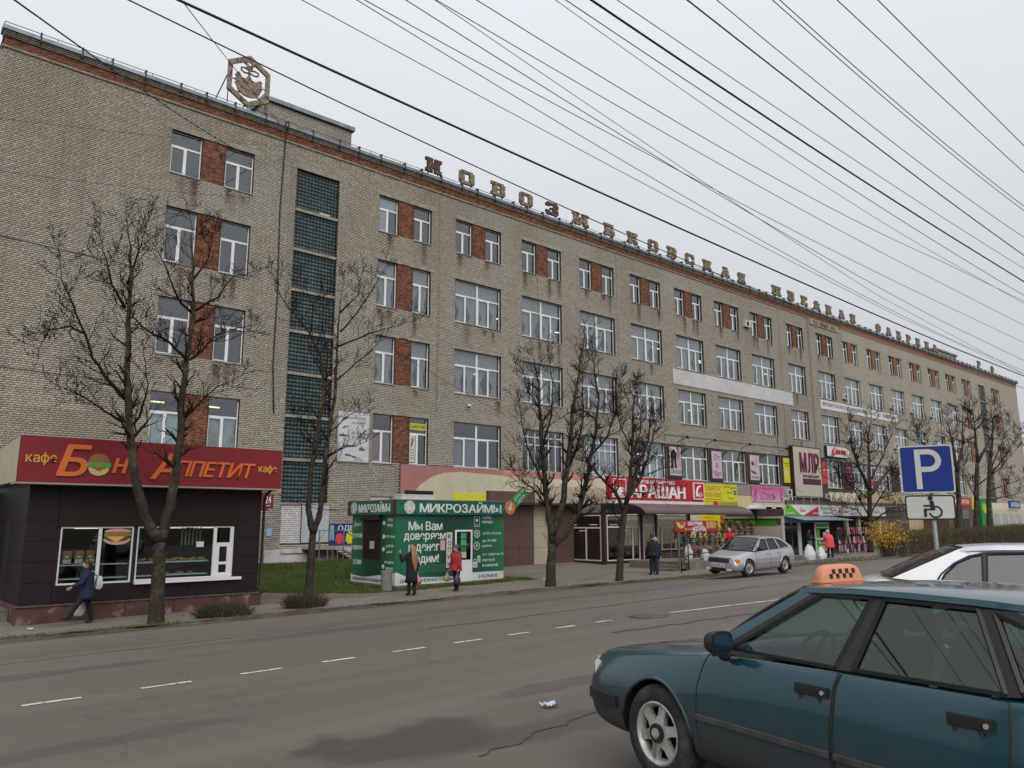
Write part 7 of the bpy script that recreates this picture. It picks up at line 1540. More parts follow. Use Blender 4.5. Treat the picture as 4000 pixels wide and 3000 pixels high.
# brown roofed annex and far shops
BA = thing('brown_annex', 'long low annex with brown parapet and railing behind the stalls', 'annex',(46,-6,.6)); plate('wall',36,60,.4,3.6,-6.0,-.1, mat('annex_dark',(.07,.05,.045),.7, var=.2, vs=1), BA); plate('parapet',35.9,60.1,3.602,4.3,-6.1,-5.9, mat('annex_brown',(.10,.06,.055),.6, var=.1, vs=1.5), BA)
for i in range(18): plate('rail_post',36+i*1.3,36.04+i*1.3,3.6,4.6,-6.16,-6.12, mat('rail_grey',(.35,.33,.32),.5), BA)
plate('rail',36,59,4.56,4.6,-6.155,-6.125, MATS['rail_grey'], BA); plate('rail',36,59,3.95,3.98,-6.155,-6.125, MATS['rail_grey'], BA)
FS2 = thing('far_red_shop', 'far shop with red and yellow fascia at the right end of the factory', 'shop',(84,-3,1.2)); plate('wall',79,89,.9,4.4,-3,-.1, mat('far_shop_brown',(.12,.07,.05),.7, var=.3, vs=.8), FS2); plate('fascia',80,87,4.42,5.5,-3.1,-2.9, mat('far_red',(.40,.03,.03),.5), FS2); plate('fascia_end',87.02,88.2,4.0,5.6,-3.1,-2.9, mat('far_yellow',(.55,.42,.03),.5), FS2); txt('ПРОДУКТЫ',83.5,4.95,5,.6, swt, FS2,-3.1, bold=.01)
for x in (80.5,83.5): plate('window', x, x+2.2,1.6,3.9,-3.06,-3.0, MATS['dark_shop_glass'], FS2)
FG = thing('far_green_shop', 'far shop front clad in bright green with a yellow emblem', 'shop',(92.5,-3,1.3)); plate('wall',90.4,94.7,.9,5.5,-3,-.1, mat('far_green',(.01,.20,.05),.5), FG); MB().disc((91.6,-3.03,4.2),.7,(0,1,0),.05,18).build('emblem', mat('far_lime',(.35,.45,.03),.5), FG); plate('door',92.6,94.2,1.2,3.4,-3.05,-3.0, MATS['dark_shop_glass'], FG)
FB2 = thing('far_blue_sign', 'far blue sign at the right end of the factory', 'sign',(104,-3,4.2)); plate('board',101.7,106.2,4.3,5.4,-3.1,-2.9, mat('far_blue',(.03,.06,.22),.5), FB2); txt('АПТЕКА',104,4.85,3.6,.6, swt, FB2,-3.1, bold=.01)
FC2 = thing('far_cream_shop', 'far cream shop front with barred windows below the blue sign', 'shop',(101,-2,1.4)); plate('wall',95.0,108.5,.9,4.2,-2.8,-.1, mat('far_cream',(.48,.43,.32),.8, var=.12, vs=.7), FC2)
for i in range(4): plate('window',96+i*3.1,98+i*3.1,1.6,3.6,-2.86,-2.8, mat('far_pane',(.32,.34,.35),.3), FC2)
# building beyond the far end
FX = thing('far_building', 'pale building just visible beyond the right end of the factory', 'building',(131,4,1.6)); plate('wall',124,150,.5,13,3,16, mat('far_building_wall',(.36,.33,.28),.9, var=.1, vs=.5), FX); plate('roof',123.6,150.4,13.0,13.5,2.6,16.4, lm, FX)
for i in range(4):
    for z in (2.5,6,9.5): plate('window',125.5+i*4,127.5+i*4, z, z+1.9,2.93,3.0, MATS['far_pane'], FX)
# ---------------------------------------------------------------- cars (local frame: x to the rear from the front axle, y to the right, z up)
def car_paint(name, col, dirt_, flake=.35, rough=.32, zlo=.25, zhi=.75, dmax=.8):
    m = bpy.data.materials.new(name); MATS[name] = m; m.use_nodes = True; t = m.node_tree; N = t.nodes; L = t.links; p = N['Principled BSDF']
    p.inputs['Metallic'].default_value = flake; p.inputs['Coat Weight'].default_value = .8; p.inputs['Coat Roughness'].default_value = .08
    tcn = N.new('ShaderNodeTexCoord'); s = N.new('ShaderNodeSeparateXYZ'); L.new(tcn.outputs['Object'], s.inputs[0])
    n = N.new('ShaderNodeTexNoise'); n.inputs['Scale'].default_value = 3.5; n.inputs['Detail'].default_value = 8; n.inputs['Roughness'].default_value = .65
    mp = N.new('ShaderNodeMapping'); mp.inputs['Scale'].default_value = (1.6,1,.55); L.new(tcn.outputs['Object'], mp.inputs[0]); L.new(mp.outputs[0], n.inputs['Vector'])
    a = N.new('ShaderNodeMath'); a.operation = 'MULTIPLY_ADD'; L.new(n.outputs[0], a.inputs[0]); a.inputs[1].default_value = .55; L.new(s.outputs['Z'], a.inputs[2])
    mr = N.new('ShaderNodeMapRange'); mr.interpolation_type = 'SMOOTHSTEP'; L.new(a.outputs[0], mr.inputs[0]); mr.inputs[1].default_value = zlo+.28; mr.inputs[2].default_value = zhi+.28; mr.inputs[3].default_value = dmax; mr.inputs[4].default_value = .04
    f = N.new('ShaderNodeTexNoise'); f.inputs['Scale'].default_value = 45; L.new(tcn.outputs['Object'], f.inputs['Vector'])
    fm = N.new('ShaderNodeMapRange'); L.new(f.outputs[0], fm.inputs[0]); fm.inputs[3].default_value = .75; fm.inputs[4].default_value = 1.15
    dm = N.new('ShaderNodeMath'); dm.operation = 'MULTIPLY'; dm.use_clamp = True; L.new(mr.outputs[0], dm.inputs[0]); L.new(fm.outputs[0], dm.inputs[1])
    x = N.new('ShaderNodeMix'); x.data_type = 'RGBA'; L.new(dm.outputs[0], x.inputs[0]); x.inputs[6].default_value = (*col,1); x.inputs[7].default_value = (*dirt_,1); L.new(x.outputs[2], p.inputs['Base Color'])
    r = N.new('ShaderNodeMapRange'); L.new(dm.outputs[0], r.inputs[0]); r.inputs[3].default_value = rough; r.inputs[4].default_value = .85; L.new(r.outputs[0], p.inputs['Roughness'])
    c = N.new('ShaderNodeMapRange'); L.new(dm.outputs[0], c.inputs[0]); c.inputs[3].default_value = .8; c.inputs[4].default_value = .0; L.new(c.outputs[0], p.inputs['Coat Weight'])
    mt = N.new('ShaderNodeMapRange'); L.new(dm.outputs[0], mt.inputs[0]); mt.inputs[3].default_value = flake; mt.inputs[4].default_value = 0; L.new(mt.outputs[0], p.inputs['Metallic'])
    return m
rub = mat('car_rubber',(.012,.012,.013),.75); trim = mat('car_trim_black',(.014,.014,.015),.45); well = mat('wheel_well',(.010,.009,.008),.95); tyrem = mat('tyre',(.022,.021,.020),.85, var=.3, vs=20, bump=.3, bs=60, col2=(.06,.055,.048,1), f2=(6.,.5,.7)); alloy = mat('alloy',(.50,.50,.48),.42,.5, var=.15, vs=9, col2=(.20,.18,.15,1), f2=(7.,.52,.7)); chrome = mat('chrome',(.7,.7,.7),.12,1.0)
seatm = mat('seat_cloth',(.035,.036,.04),.9)
carglass = glassmat('car_glass',(.42,.56,.51),.085, k=1.0); tintglass = glassmat('tinted_glass',(.10,.10,.11),.08, k=1.0)
def body_mesh(ST, cut, level, mats):
    """closed loft of half sections, subdivided, with the wheel arches cut out"""
    mb = MB(); rings = []
    for x, w, ws, zs, zt, zb, tub in ST:
        zm = zb+(zs-zb)*.42
        h = [(0, zb),(w-.14, zb),(w-.03, zb+.07),(w, zm),(w-.004, zb+(zs-zb)*.66),(ws+.018, zs-.055),(ws-.012, zs),((ws-.07) if tub else ws*.72,(zs-.06) if tub else zs+(zt-zs)*.72),((ws-.09) if tub else ws*.36,.50 if tub else zs+(zt-zs)*.95),(0,.48 if tub else zt)]
        rings.append([(x,-y, z) for y, z in h]+[(x, y, z) for y, z in reversed(h[1:-1])])
    mb.loft(rings); me = mb.mesh('body'); [me.materials.append(m_) for m_ in mats]
    bmx = bmesh.new(); bmx.from_mesh(me); bmesh.ops.recalc_face_normals(bmx, faces=bmx.faces); bmx.to_mesh(me); bmx.free()
    o = bpy.data.objects.new('b', me); COL.objects.link(o); s = o.modifiers.new('s', 'SUBSURF'); s.levels = level; s.render_levels = level
    cb = MB()
    for cx, cz, r in cut:
        for sg in (-1,1):
            n = 32; rg = [[(cx+r*math.cos(2*math.pi*k/n), sg*yy, cz+r*math.sin(2*math.pi*k/n)) for k in range(n)] for yy in ((.52,1.2) if sg > 0 else (1.2,.52))]; cb.loft(rg)
    cme = cb.mesh('cut'); cme.materials.append(mats[0]); cme.materials.append(well); cme.polygons.foreach_set('material_index',[1]*len(cme.polygons))
    bmx = bmesh.new(); bmx.from_mesh(cme); bmesh.ops.recalc_face_normals(bmx, faces=bmx.faces); bmx.to_mesh(cme); bmx.free()
    co = bpy.data.objects.new('c', cme); COL.objects.link(co); b = o.modifiers.new('b', 'BOOLEAN'); b.operation = 'DIFFERENCE'; b.object = co; b.solver = 'EXACT'
    bpy.context.view_layer.update(); res = bpy.data.meshes.new_from_object(o.evaluated_get(bpy.context.evaluated_depsgraph_get()))
    bpy.data.objects.remove(o); bpy.data.objects.remove(co)
    return res
def split_faces(me, rules):
    """rules: (name, predicate(centre, normal)); first match wins, the rest stays 'body'"""
    groups = {}
    for p in me.polygons:
        for nm, fn in rules:
            if fn(p.center, p.normal): groups.setdefault(nm,[]).append(p); break
        else: groups.setdefault('body',[]).append(p)
    outm = {}
    nrm = [v.normal.copy() for v in me.vertices]
    for nm, ps in groups.items():
        idx = {}; v = []; f = []; mi = []
        for p in ps:
            fi = []
            for i in p.vertices:
                if i not in idx: idx[i] = len(v); v.append(me.vertices[i].co.copy())
                fi.append(idx[i])
            f.append(fi); mi.append(p.material_index)
        m2 = bpy.data.meshes.new(nm); m2.from_pydata(v,[], f); m2.polygons.foreach_set('material_index', mi); m2.polygons.foreach_set('use_smooth',[True]*len(f)); m2.set_sharp_from_angle(angle=R(38)); m2.update()
        [m2.materials.append(m_) for m_ in me.materials]; outm[nm] = m2
    return outm
def wheel(parent, x, side, y, r, rim_r, spokes, wd=.19, name='wheel', steer=0):
    """tyre + rim + spokes; side -1 = left"""
    root = bpy.data.objects.new(name, None); root.empty_display_size = .1; COL.objects.link(root); root.parent = parent; root.location = (x, side*y, r); root.rotation_euler = (0,0, steer); ORG[root] = Vector((0,0,0)); s = side
    prof = [(rim_r,0),(rim_r+.012,.008),(r-.035,.004),(r-.008,-.02),(r,-.05),(r,-wd+.03),(r-.02,-wd),(rim_r,-wd)]; n = 40
    rg = [[(rr*math.cos(2*math.pi*k/n), s*yy, rr*math.sin(2*math.pi*k/n)) for k in range(n)] for rr, yy in prof]; link('tyre', MB().loft(rg, caps=False).mesh('t'), tyrem, root,.7)
    prof = [(rim_r,-.002),(rim_r-.012,.002),(rim_r-.028,-.012),(rim_r-.04,-.06),(rim_r-.05,-wd+.02),(.03,-wd+.03)]
    rg = [[(rr*math.cos(2*math.pi*k/n), s*yy, rr*math.sin(2*math.pi*k/n)) for k in range(n)] for rr, yy in prof]; mb = MB(); mb.loft(rg[:4], caps=False); mb.cur = 1; mb.loft(rg[3:], caps=False); link('rim', mb.mesh('r'),[alloy, well], root,.7)
    for k in range(spokes):
        a = 2*math.pi*k/spokes+.26; c, sn = math.cos(a), math.sin(a); poly = [(.055,-.055),(.055,.055),(rim_r-.03,.020),(rim_r-.03,-.020)]
        poly = [(.05,-.045),(rim_r*.55,-.030),(rim_r-.02,-.036),(rim_r-.02,.036),(rim_r*.55,.030),(.05,.045)]
        P = [(u*c-v_*sn, s*(-.010 if i in (0,5) else -.016), u*sn+v_*c) for i,(u, v_) in enumerate(poly)]; Q = [(p[0], s*-.05, p[2]) for p in P]; m2 = MB(); m2.add(P+Q,[(0,1,2,3,4,5),(11,10,9,8,7,6)]+[(i, i+6,(i+1) % 6+6,(i+1) % 6) for i in range(6)]); link('spoke', m2.mesh('s'), alloy, root)
    link('hub', MB().disc((0, s*-.008,0),.062,(0,1,0),.03,18).mesh('h'), trim, root); link('hub_cap', MB().disc((0, s*.008,0),.034,(0,1,0),.012,14).mesh('h'), alloy, root)
    link('brake', MB().disc((0, s*-.11,0), rim_r-.05,(0,1,0),.02,20).mesh('b'), well, root)
    return root
def greenhouse(root, cfg, paint, glass, side_names=True):
    """roof shell, pillars, side glass, screens. cfg: yb,zb belt; k tumblehome; windows, pillars polygons in (x,z)"""
    yb, zb, k = cfg['yb'], cfg['zb'], cfg['k']
    ym = lambda z: yb-(z-zb)*k
    def side_poly(name, poly, s, t0, t1, m_, parent=root):
        mp = lambda u, v, t: (u, s*(ym(v)+t), v)
        o = link(name, MB().prism(poly if s < 0 else list(reversed(poly)), mp, t0, t1).mesh(name), m_, parent); return o
    doors = {}
    for s in (-1,1):
        for nm, poly in cfg['windows']:
            o = side_poly('side_window', poly, s,-.014,-.008, glass)
            n = len(poly)
            for i in range(n):    # rubber seal round the pane
                a, b = poly[i], poly[(i+1) % n]; link('window_seal', MB().bar((a[0], s*(ym(a[1])+.002), a[1]),(b[0], s*(ym(b[1])+.002), b[1]),.022,.018).mesh('w'), trim, o)
        for nm, poly, mm in cfg['pillars']: side_poly(nm, poly, s,-.035,.004, paint if mm == 'p' else trim)
    # roof
    R0 = cfg['roof']; n = len(R0); v = []; sec = lambda w, zr, ze: [(w+.012, ze-.03),(w, ze),(w-.05, ze+(zr-ze)*.35),(w*.72, ze+(zr-ze)*.72),(w*.36, ze+(zr-ze)*.94),(0, zr)]
    mb = MB(); rings = []
    for x, w, ze, zr in R0:
        h = sec(w, zr, ze); ring = [(x,-y, z) for y, z in h]+[(x, y, z) for y, z in reversed(h[:-1])]; rings.append(ring+[(p[0], p[1]*.96, p[2]-.025) for p in reversed(ring)])
    mb.loft(rings); link('roof', mb.mesh('roof'), paint, root, R(50))
    for nm, base, top in (('windscreen', cfg['ws'][0], cfg['ws'][1]),('rear_window', cfg['rw'][0], cfg['rw'][1])):
        (xb, wb, zb_),(xt, wt, zt) = base, top; sg = -1 if nm == 'windscreen' else 1
        def fn(u, v_, off=0.0):
            y = (2*u-1); w = wb+(wt-wb)*v_; x = xb+(xt-xb)*v_+sg*(.11*(1-y*y)*(1-.6*v_))+off; return (x, y*w, zb_+(zt-zb_)*v_+.02*math.sin(v_*math.pi)+.012*(1-y*y))
        v_, f_ = grid(fn,12,6); m2 = bpy.data.meshes.new(nm); m2.from_pydata(v_,[], f_); m2.update(); o = link(nm, m2, cfg.get('sglass', glass), root,3)
        for e0, e1 in (((0,0),(0,1)),((1,0),(1,1)),((0,0),(1,0)),((0,1),(1,1))):
            pts = [Vector(fn(e0[0]+(e1[0]-e0[0])*i/8, e0[1]+(e1[1]-e0[1])*i/8)) for i in range(9)]; link('window_seal', MB().tube(pts,.014,5).mesh('s'), trim, o,3)
    return ym
def seams(root, bv, segs, r=.0035, side=-1, m_=None):
    """dark panel gaps drawn on the body side by projecting (x,z) polylines along y"""
    for pts in segs:
        P = []
        for a, b in zip(pts, pts[1:]):
            for i in range(8):
                x = a[0]+(b[0]-a[0])*i/8; z = a[1]+(b[1]-a[1])*i/8; h = bv.ray_cast(Vector((x, side*1.5, z)), Vector((0,-side,0)))
                if h[0] is not None: P.append(h[0])
        x, z = pts[-1]; h = bv.ray_cast(Vector((x, side*1.5, z)), Vector((0,-side,0)))
        if h[0] is not None: P.append(h[0])
        if len(P) > 1: link('panel_gap', MB().tube(P, r,5, False).mesh('g'), m_ or trim, root,3)
def on_side(bv, x, z, side=-1):
    h = bv.ray_cast(Vector((x, side*1.5, z)), Vector((0,-side,0))); return h[0] if h[0] is not None else Vector((x, side*.84, z))
def strip(root, bv, name, xa, xb, z0, z1, m_, proud=.012, side=-1, n=14):
    mb = MB(); rg = []
    for i in range(n+1):
        x = xa+(xb-xa)*i/n; p = on_side(bv, x,(z0+z1)/2, side); y = p.y; rg.append([(x, y-side*.01, z0),(x, y+side*proud, z0+.008),(x, y+side*proud, z1-.008),(x, y-side*.01, z1)])
    mb.loft(rg); return link(name, mb.mesh(name), m_, root,.6)
def seat(root, x, y, z=.30, m_=seatm):
    s = bpy.data.objects.new('seat', None); COL.objects.link(s); s.parent = root; s.location = (x, y, z); ORG[s] = Vector()
    rg = [[(px+.0, py, pz) for px, py, pz in ring] for ring in ([(-.25,-.24,.16),(-.25,.24,.16),(.22,.24,.12),(.22,-.24,.12)],[(-.27,-.25,.26),(-.27,.25,.26),(.24,.25,.22),(.24,-.25,.22)])]; link('cushion', MB().loft(rg).mesh('c'), m_, s)
    rg = []
    for k in range(6):
        f = k/5; cx = .24+.20*f; cz = .2+.60*f; w = .24-.05*f*f; t = .075-.02*f; rg.append([(cx-t,-w, cz),(cx-t-.01,0, cz),(cx-t, w, cz),(cx+t*.6, w*.95, cz+.02),(cx+t*.6,-w*.95, cz+.02)])
    link('backrest', MB().loft(rg).mesh('b'), m_, s,1.0); rg = []
    for k in range(6): a = math.pi*(k/5-.5); rg.append([(.47+.05*math.cos(2*math.pi*j/12)*max(.35, math.cos(a)),(.14*math.cos(a)+.01)*math.sin(2*math.pi*j/12),.93+.095*math.sin(a)) for j in range(12)])
    link('headrest', MB().loft(rg).mesh('h'), m_, s,1.0); return s
def steering(root, x, y, z):
    s = bpy.data.objects.new('steering_wheel', None); COL.objects.link(s); s.parent = root; s.location = (x, y, z); s.rotation_euler = (0, R(-65),0); ORG[s] = Vector()
    pts = [(.185*math.cos(2*math.pi*k/24),.185*math.sin(2*math.pi*k/24),0) for k in range(25)]; link('rim', MB().tube(pts,.014,7, False).mesh('r'), trim, s,3)
    for a in (.3, math.pi-.3,-math.pi/2): link('spoke', MB().bar((0,0,0),(.18*math.cos(a),.18*math.sin(a),0),.035,.012).mesh('s'), trim, s)
    link('hub', MB().disc((0,0,.01),.06,(0,0,1),.03,16).mesh('h'), trim, s)
# ---------------- taxi
teal = car_paint('teal_paint',(.005,.052,.072),(.040,.036,.031),.30,.22,.30,.70,.95)
TX = thing('taxi_car', 'dirty teal saloon taxi with an orange checkered roof sign in the foreground', 'car',(0,0,0))
AUD = [(-.93,.50,.44,.55,.565,.34,0),(-.90,.66,.58,.64,.66,.26,0),(-.82,.755,.66,.735,.75,.21,0),(-.62,.815,.70,.775,.80,.19,0),(-.30,.838,.735,.815,.855,.19,0),(.05,.845,.757,.855,.90,.19,0),(.30,.847,.770,.885,.928,.19,0),(.39,.848,.776,.900,.938,.19,0),
       (.47,.848,.780,.910,.90,.19,0),(.52,.848,.783,.915,.6,.19,1),(.85,.848,.790,.930,.6,.19,1),(1.15,.848,.792,.938,.6,.19,1),(1.38,.848,.792,.944,.6,.19,1),(1.42,.848,.792,.948,.6,.19,1),(1.85,.848,.790,.955,.6,.19,1),(2.15,.846,.785,.962,.6,.19,1),(2.36,.845,.78,.968,.6,.19,1),(2.72,.842,.765,.978,.6,.19,1),
       (2.80,.842,.76,.980,.985,.19,0),(3.05,.838,.75,.985,1.0,.20,0),(3.35,.82,.73,.972,.995,.22,0),(3.50,.77,.68,.94,.955,.25,0),(3.58,.60,.55,.80,.81,.34,0)]
bme = body_mesh(AUD,[(0,.315,.355),(2.612,.315,.345)],2,[teal, well])
bv = BVHTree.FromPolygons([v.co for v in bme.vertices],[tuple(p.vertices) for p in bme.polygons])
isd = lambda c, n: n.z < .82 and c.z > .27 and c.z < .935
parts_ = split_faces(bme,[
    ('front_bumper', lambda c, n: c.x < -.45 and c.z < .50),('rear_bumper', lambda c, n: c.x > 3.2 and c.z < .55),
    ('front_door_left', lambda c, n: .42 < c.x < 1.42 and c.y < -.5 and isd(c, n)),('front_door_right', lambda c, n: .42 < c.x < 1.42 and c.y > .5 and isd(c, n)),
    ('rear_door_left', lambda c, n: 1.42 < c.x < 2.30 and c.y < -.5 and isd(c, n)),('rear_door_right', lambda c, n: 1.42 < c.x < 2.30 and c.y > .5 and isd(c, n)),
    ('bonnet', lambda c, n: -.86 < c.x < .43 and abs(c.y) < .67 and n.z > .55),('boot_lid', lambda c, n: c.x > 2.85 and abs(c.y) < .62 and n.z > .5)])
PO = {}
for nm, m2 in parts_.items(): PO[nm] = link({'front_door_left': 'door', 'front_door_right': 'door', 'rear_door_left': 'door', 'rear_door_right': 'door', 'front_bumper': 'bumper', 'rear_bumper': 'bumper'}.get(nm, nm), m2, None, TX)
ag = dict(sglass=glassmat('windscreen_glass',(.62,.76,.71),.06, k=.8), yb=.785, zb=.945, k=.50, ws=((.43,.70,.925),(1.06,.575,1.337)), rw=((3.06,.64,1.0),(2.50,.55,1.345)),
    windows=[('f',[(.66,.950),(1.395,.950),(1.515,1.318),(1.20,1.312)]),('r',[(1.50,.955),(2.26,.965),(2.08,1.312),(1.59,1.318)]),('q',[(2.33,.980),(2.66,1.01),(2.40,1.22),(2.16,1.30)])],
    pillars=[('window_frame',[(.55,.93),(.66,.950),(1.20,1.312),(1.17,1.335)], 't'),('b_pillar',[(1.395,.940),(1.50,.945),(1.59,1.318),(1.515,1.318)], 't'),('b_post',[(2.26,.955),(2.33,.965),(2.16,1.30),(2.08,1.312)], 't'),('window_frame',[(1.17,1.335),(1.20,1.312),(1.515,1.318),(1.59,1.318),(2.08,1.312),(2.16,1.30),(2.40,1.22),(2.46,1.23),(2.24,1.322),(2.08,1.336),(1.55,1.342)], 't'),('a_pillar',[(.43,.925),(.55,.93),(1.17,1.335),(1.10,1.35)], 'p'),('c_pillar',[(2.66,.975),(3.08,.995),(2.50,1.345),(2.08,1.36),(2.08,1.336),(2.24,1.322),(2.46,1.23),(2.68,1.01)], 'p')],
    roof=[(1.02,.585,1.332,1.345),(1.12,.600,1.347,1.370),(1.40,.608,1.362,1.395),(1.75,.608,1.364,1.405),(2.10,.602,1.358,1.400),(2.38,.592,1.345,1.380),(2.52,.575,1.325,1.350)])
greenhouse(TX, ag, teal, carglass)
seams(TX, bv,[[(.47,.90),(.435,.82),(.405,.70),(.40,.45),(.44,.32),(.52,.25)],[(1.43,.935),(1.405,.85),(1.385,.6),(1.39,.40),(1.40,.25)],[(2.275,.955),(2.285,.80),(2.28,.68),(2.22,.55),(2.19,.35),(2.20,.25)],[(.52,.25),(1.40,.25),(2.20,.25)]],.0045)
seams(TX, bv,[[(1.43,.935),(1.405,.85),(1.385,.6),(1.39,.40),(1.40,.25)]],.011)
# a soft crease along the side and the rubbing strip
strip(TX, bv, 'rubbing_strip',.40,1.375,.485,.53, mat('strip_dirty',(.05,.047,.042),.7, var=.4, vs=9),.014); strip(TX, bv, 'rubbing_strip',1.40,2.18,.485,.53, MATS['strip_dirty'],.014)
for nm, s in (('front_door_left',-1),('rear_door_left',-1)):
    x = 1.265 if 'front' in nm else 2.115; z = .815 if 'front' in nm else .825; p = on_side(bv, x, z); d = PO[nm]
    o = MB(); o.obox((x, p.y-.010, z),.20,.028,.055); link('handle', o.mesh('h'), mat('handle_black',(.02,.02,.021),.5), d)
    o = MB(); o.obox((x-.01, p.y-.020, z-.004),.14,.024,.030); link('handle_grip', o.mesh('h'), trim, d)
    link('lock', MB().disc((x+.08, p.y-.026, z),.012,(0,1,0),.012,12).mesh('l'), alloy, d)
    rg = [[(x-.01+.075*f*math.cos(a), on_side(bv, x, z-.05).y-.003+.012*(1-f), z-.028+.06*f*math.sin(a)) for a in [math.pi+math.pi*k/10 for k in range(11)]] for f in (1.0,.86,.4)]; link('handle_recess', MB().loft(rg, close=False, caps=False).mesh('r'), teal, d,3)
link('side_marker', MB().disc((.30, on_side(bv,.30,.50).y-.004,.50),.026,(0,1,0),.012,16).mesh('m'), mat('marker_lens',(.45,.42,.36),.3), TX)
strip(TX, bv, 'bumper_strip',-.80,-.40,.40,.49, trim,.022, n=6)
for s in (-1,1):
    link('headlight', MB().obox((-.82, s*.50,.62),.10,.26,.11, Matrix.Rotation(s*.28,3, 'Z')).mesh('h'), mat('lamp_glass',(.55,.57,.58),.12, spec=.8), TX); link('indicator', MB().obox((-.765, s*.69,.62),.10,.06,.10, Matrix.Rotation(s*.85,3, 'Z')).mesh('i'), mat('clear_lens',(.55,.55,.52),.2), TX); link('tail_light', MB().obox((3.52, s*.55,.74),.10,.3,.14, Matrix.Rotation(-s*.25,3, 'Z')).mesh('t'), mat('tail_red',(.30,.01,.01),.2), TX)
link('grille', MB().obox((-.90,0,.60),.05,.72,.09).mesh('g'), trim, TX); link('number_plate', MB().obox((-.955,0,.42),.015,.52,.11).mesh('p'), mat('plate_white',(.6,.6,.6),.5), TX)
# arch lips
for cx in (0,2.612):
    for s in (-1,1):
        rr_ = .352 if cx == 0 else .342; pts = []
        for k in range(19):
            a = R(8+164*k/18); x = cx+rr_*math.cos(a); z = .315+rr_*math.sin(a); p = on_side(bv, cx+(rr_+.02)*math.cos(a),.315+(rr_+.02)*math.sin(a), s); pts.append((x, p.y, z))
        link('arch_lip', MB().tube(pts,.012,6).mesh('a'), teal, TX,3)
for s in (-1,1): wheel(TX,0, s,.815,.315,.205,6); wheel(TX,2.612, s,.815,.315,.205,6)
# mirror
mi = bpy.data.objects.new('wing_mirror', None); COL.objects.link(mi); mi.parent = TX; mi.scale = (.88,)*3; mi.location = (.655,-.895,.985); ORG[mi] = Vector()
rg = []
for k in range(5):
    f = k/4; x = -.07+.11*f; w = (.055+.055*math.sin(math.pi*min(1, f*1.0+.12)*.62)); h = .035+.045*math.sin(math.pi*(f*.85+.12)*.6); rg.append([(x, w*math.copysign(abs(math.cos(a))**.6, math.cos(a)), h*math.copysign(abs(math.sin(a))**.6, math.sin(a))+.01) for a in [2*math.pi*j/16 for j in range(16)]])
link('housing', MB().loft(rg).mesh('m'), mat('mirror_black',(.016,.016,.017),.45), mi,1.0); link('mirror_glass', MB().obox((.043,0,.01),.006,.17,.115).mesh('g'), mat('mirror_face',(.02,.06,.10),.08,.6), mi); link('foot', MB().tube([(0,.02,-.04),(-.005,.06,-.085),(-.01,.10,-.10)],[.03,.038,.03],8).mesh('f'), MATS['mirror_black'], mi,3)
# interior
seat(TX,1.15,-.36); seat(TX,1.15,.36); 
for y in (-.38,.38): o = seat(TX,2.0, y,.30)
link('dashboard', MB().loft([[(.42, y,.60),(.44, y,.90),(.62, y,.905),(.80, y,.88),(.86, y,.80),(.80, y,.60)] for y in (-.74,-.3,.3,.74)]).mesh('d'), mat('dash',(.018,.02,.022),.7), TX); link('instrument_cowl', MB().loft([[(.66, y,.88),(.70, y,.95),(.82, y,.955),(.85, y,.88)] for y in (-.52,-.20)]).mesh('c'), MATS['dash'], TX)
steering(TX,.93,-.36,.90); link('parcel_shelf', MB().box(2.55,3.0,-.68,.68,.90,.93).mesh('p'), seatm, TX); link('floor', MB().box(.5,2.7,-.68,.68,.22,.26).mesh('f'), seatm, TX); link('inner_mirror', MB().obox((1.12,0,1.25),.03,.24,.06).mesh('m'), trim, TX); link('wiper', MB().tube([(.36,.1,.955),(.55,-.55,1.03)],.008,5).mesh('w'), trim, TX); link('mirror_charm', MB().tube([(1.13,-.02,1.22),(1.13,-.02,1.08),(1.14,.01,1.0)],.008,5).mesh('c'), mat('charm',(.1,.05,.03),.8), TX)
# driver silhouette built as one body
def person_base(name, label, base): return thing(name, label, 'person', base)
th = R(-99.23); TX.location = (-18.603,-36.372,.765); TX.rotation_euler = (R(-1.2), R(.3), th)
# roof sign (sits on the taxi roof)
TS = thing('taxi_sign', 'orange taxi roof sign with black checkered pattern', 'taxi sign',(0,0,0)); orp = mat('taxi_orange',(.62,.24,.135),.42)
rg = []
for z, l, w in ((0,.235,.085),(.022,.24,.088),(.024,.222,.076),(.06,.215,.070),(.11,.195,.060),(.135,.165,.048),(.148,.11,.03)):
    rg.append([(l*math.copysign(abs(math.cos(a))**.35, math.cos(a)), w*math.copysign(abs(math.sin(a))**.45, math.sin(a)), z) for a in [2*math.pi*k/32 for k in range(32)]])
link('shell', MB().loft(rg).mesh('s'), orp, TS,.7)
for row in range(2):
    for c in range(4):
        x = -.13+c*.066+(.033 if row else 0); z = .045+row*.036; sg = -1; link('check', MB().add([(x, sg*(.0715-.16*(z-.055)*1.0), z),(x+.033, sg*(.0715-.16*(z-.055)), z),(x+.033, sg*(.0715-.16*(z-.024)), z+.036),(x, sg*(.0715-.16*(z-.024)), z+.036)],[(0,1,2,3)]).mesh('c'), blk, TS)
ct, stt = math.cos(th), math.sin(th); lx, ly = 1.00,-.13
TS.location = (-18.603+lx*ct-ly*stt,-36.372+lx*stt+ly*ct,.765+1.350); TS.scale = (.72,.72,.80); TS.rotation_euler = (0, R(-2), th+R(72))
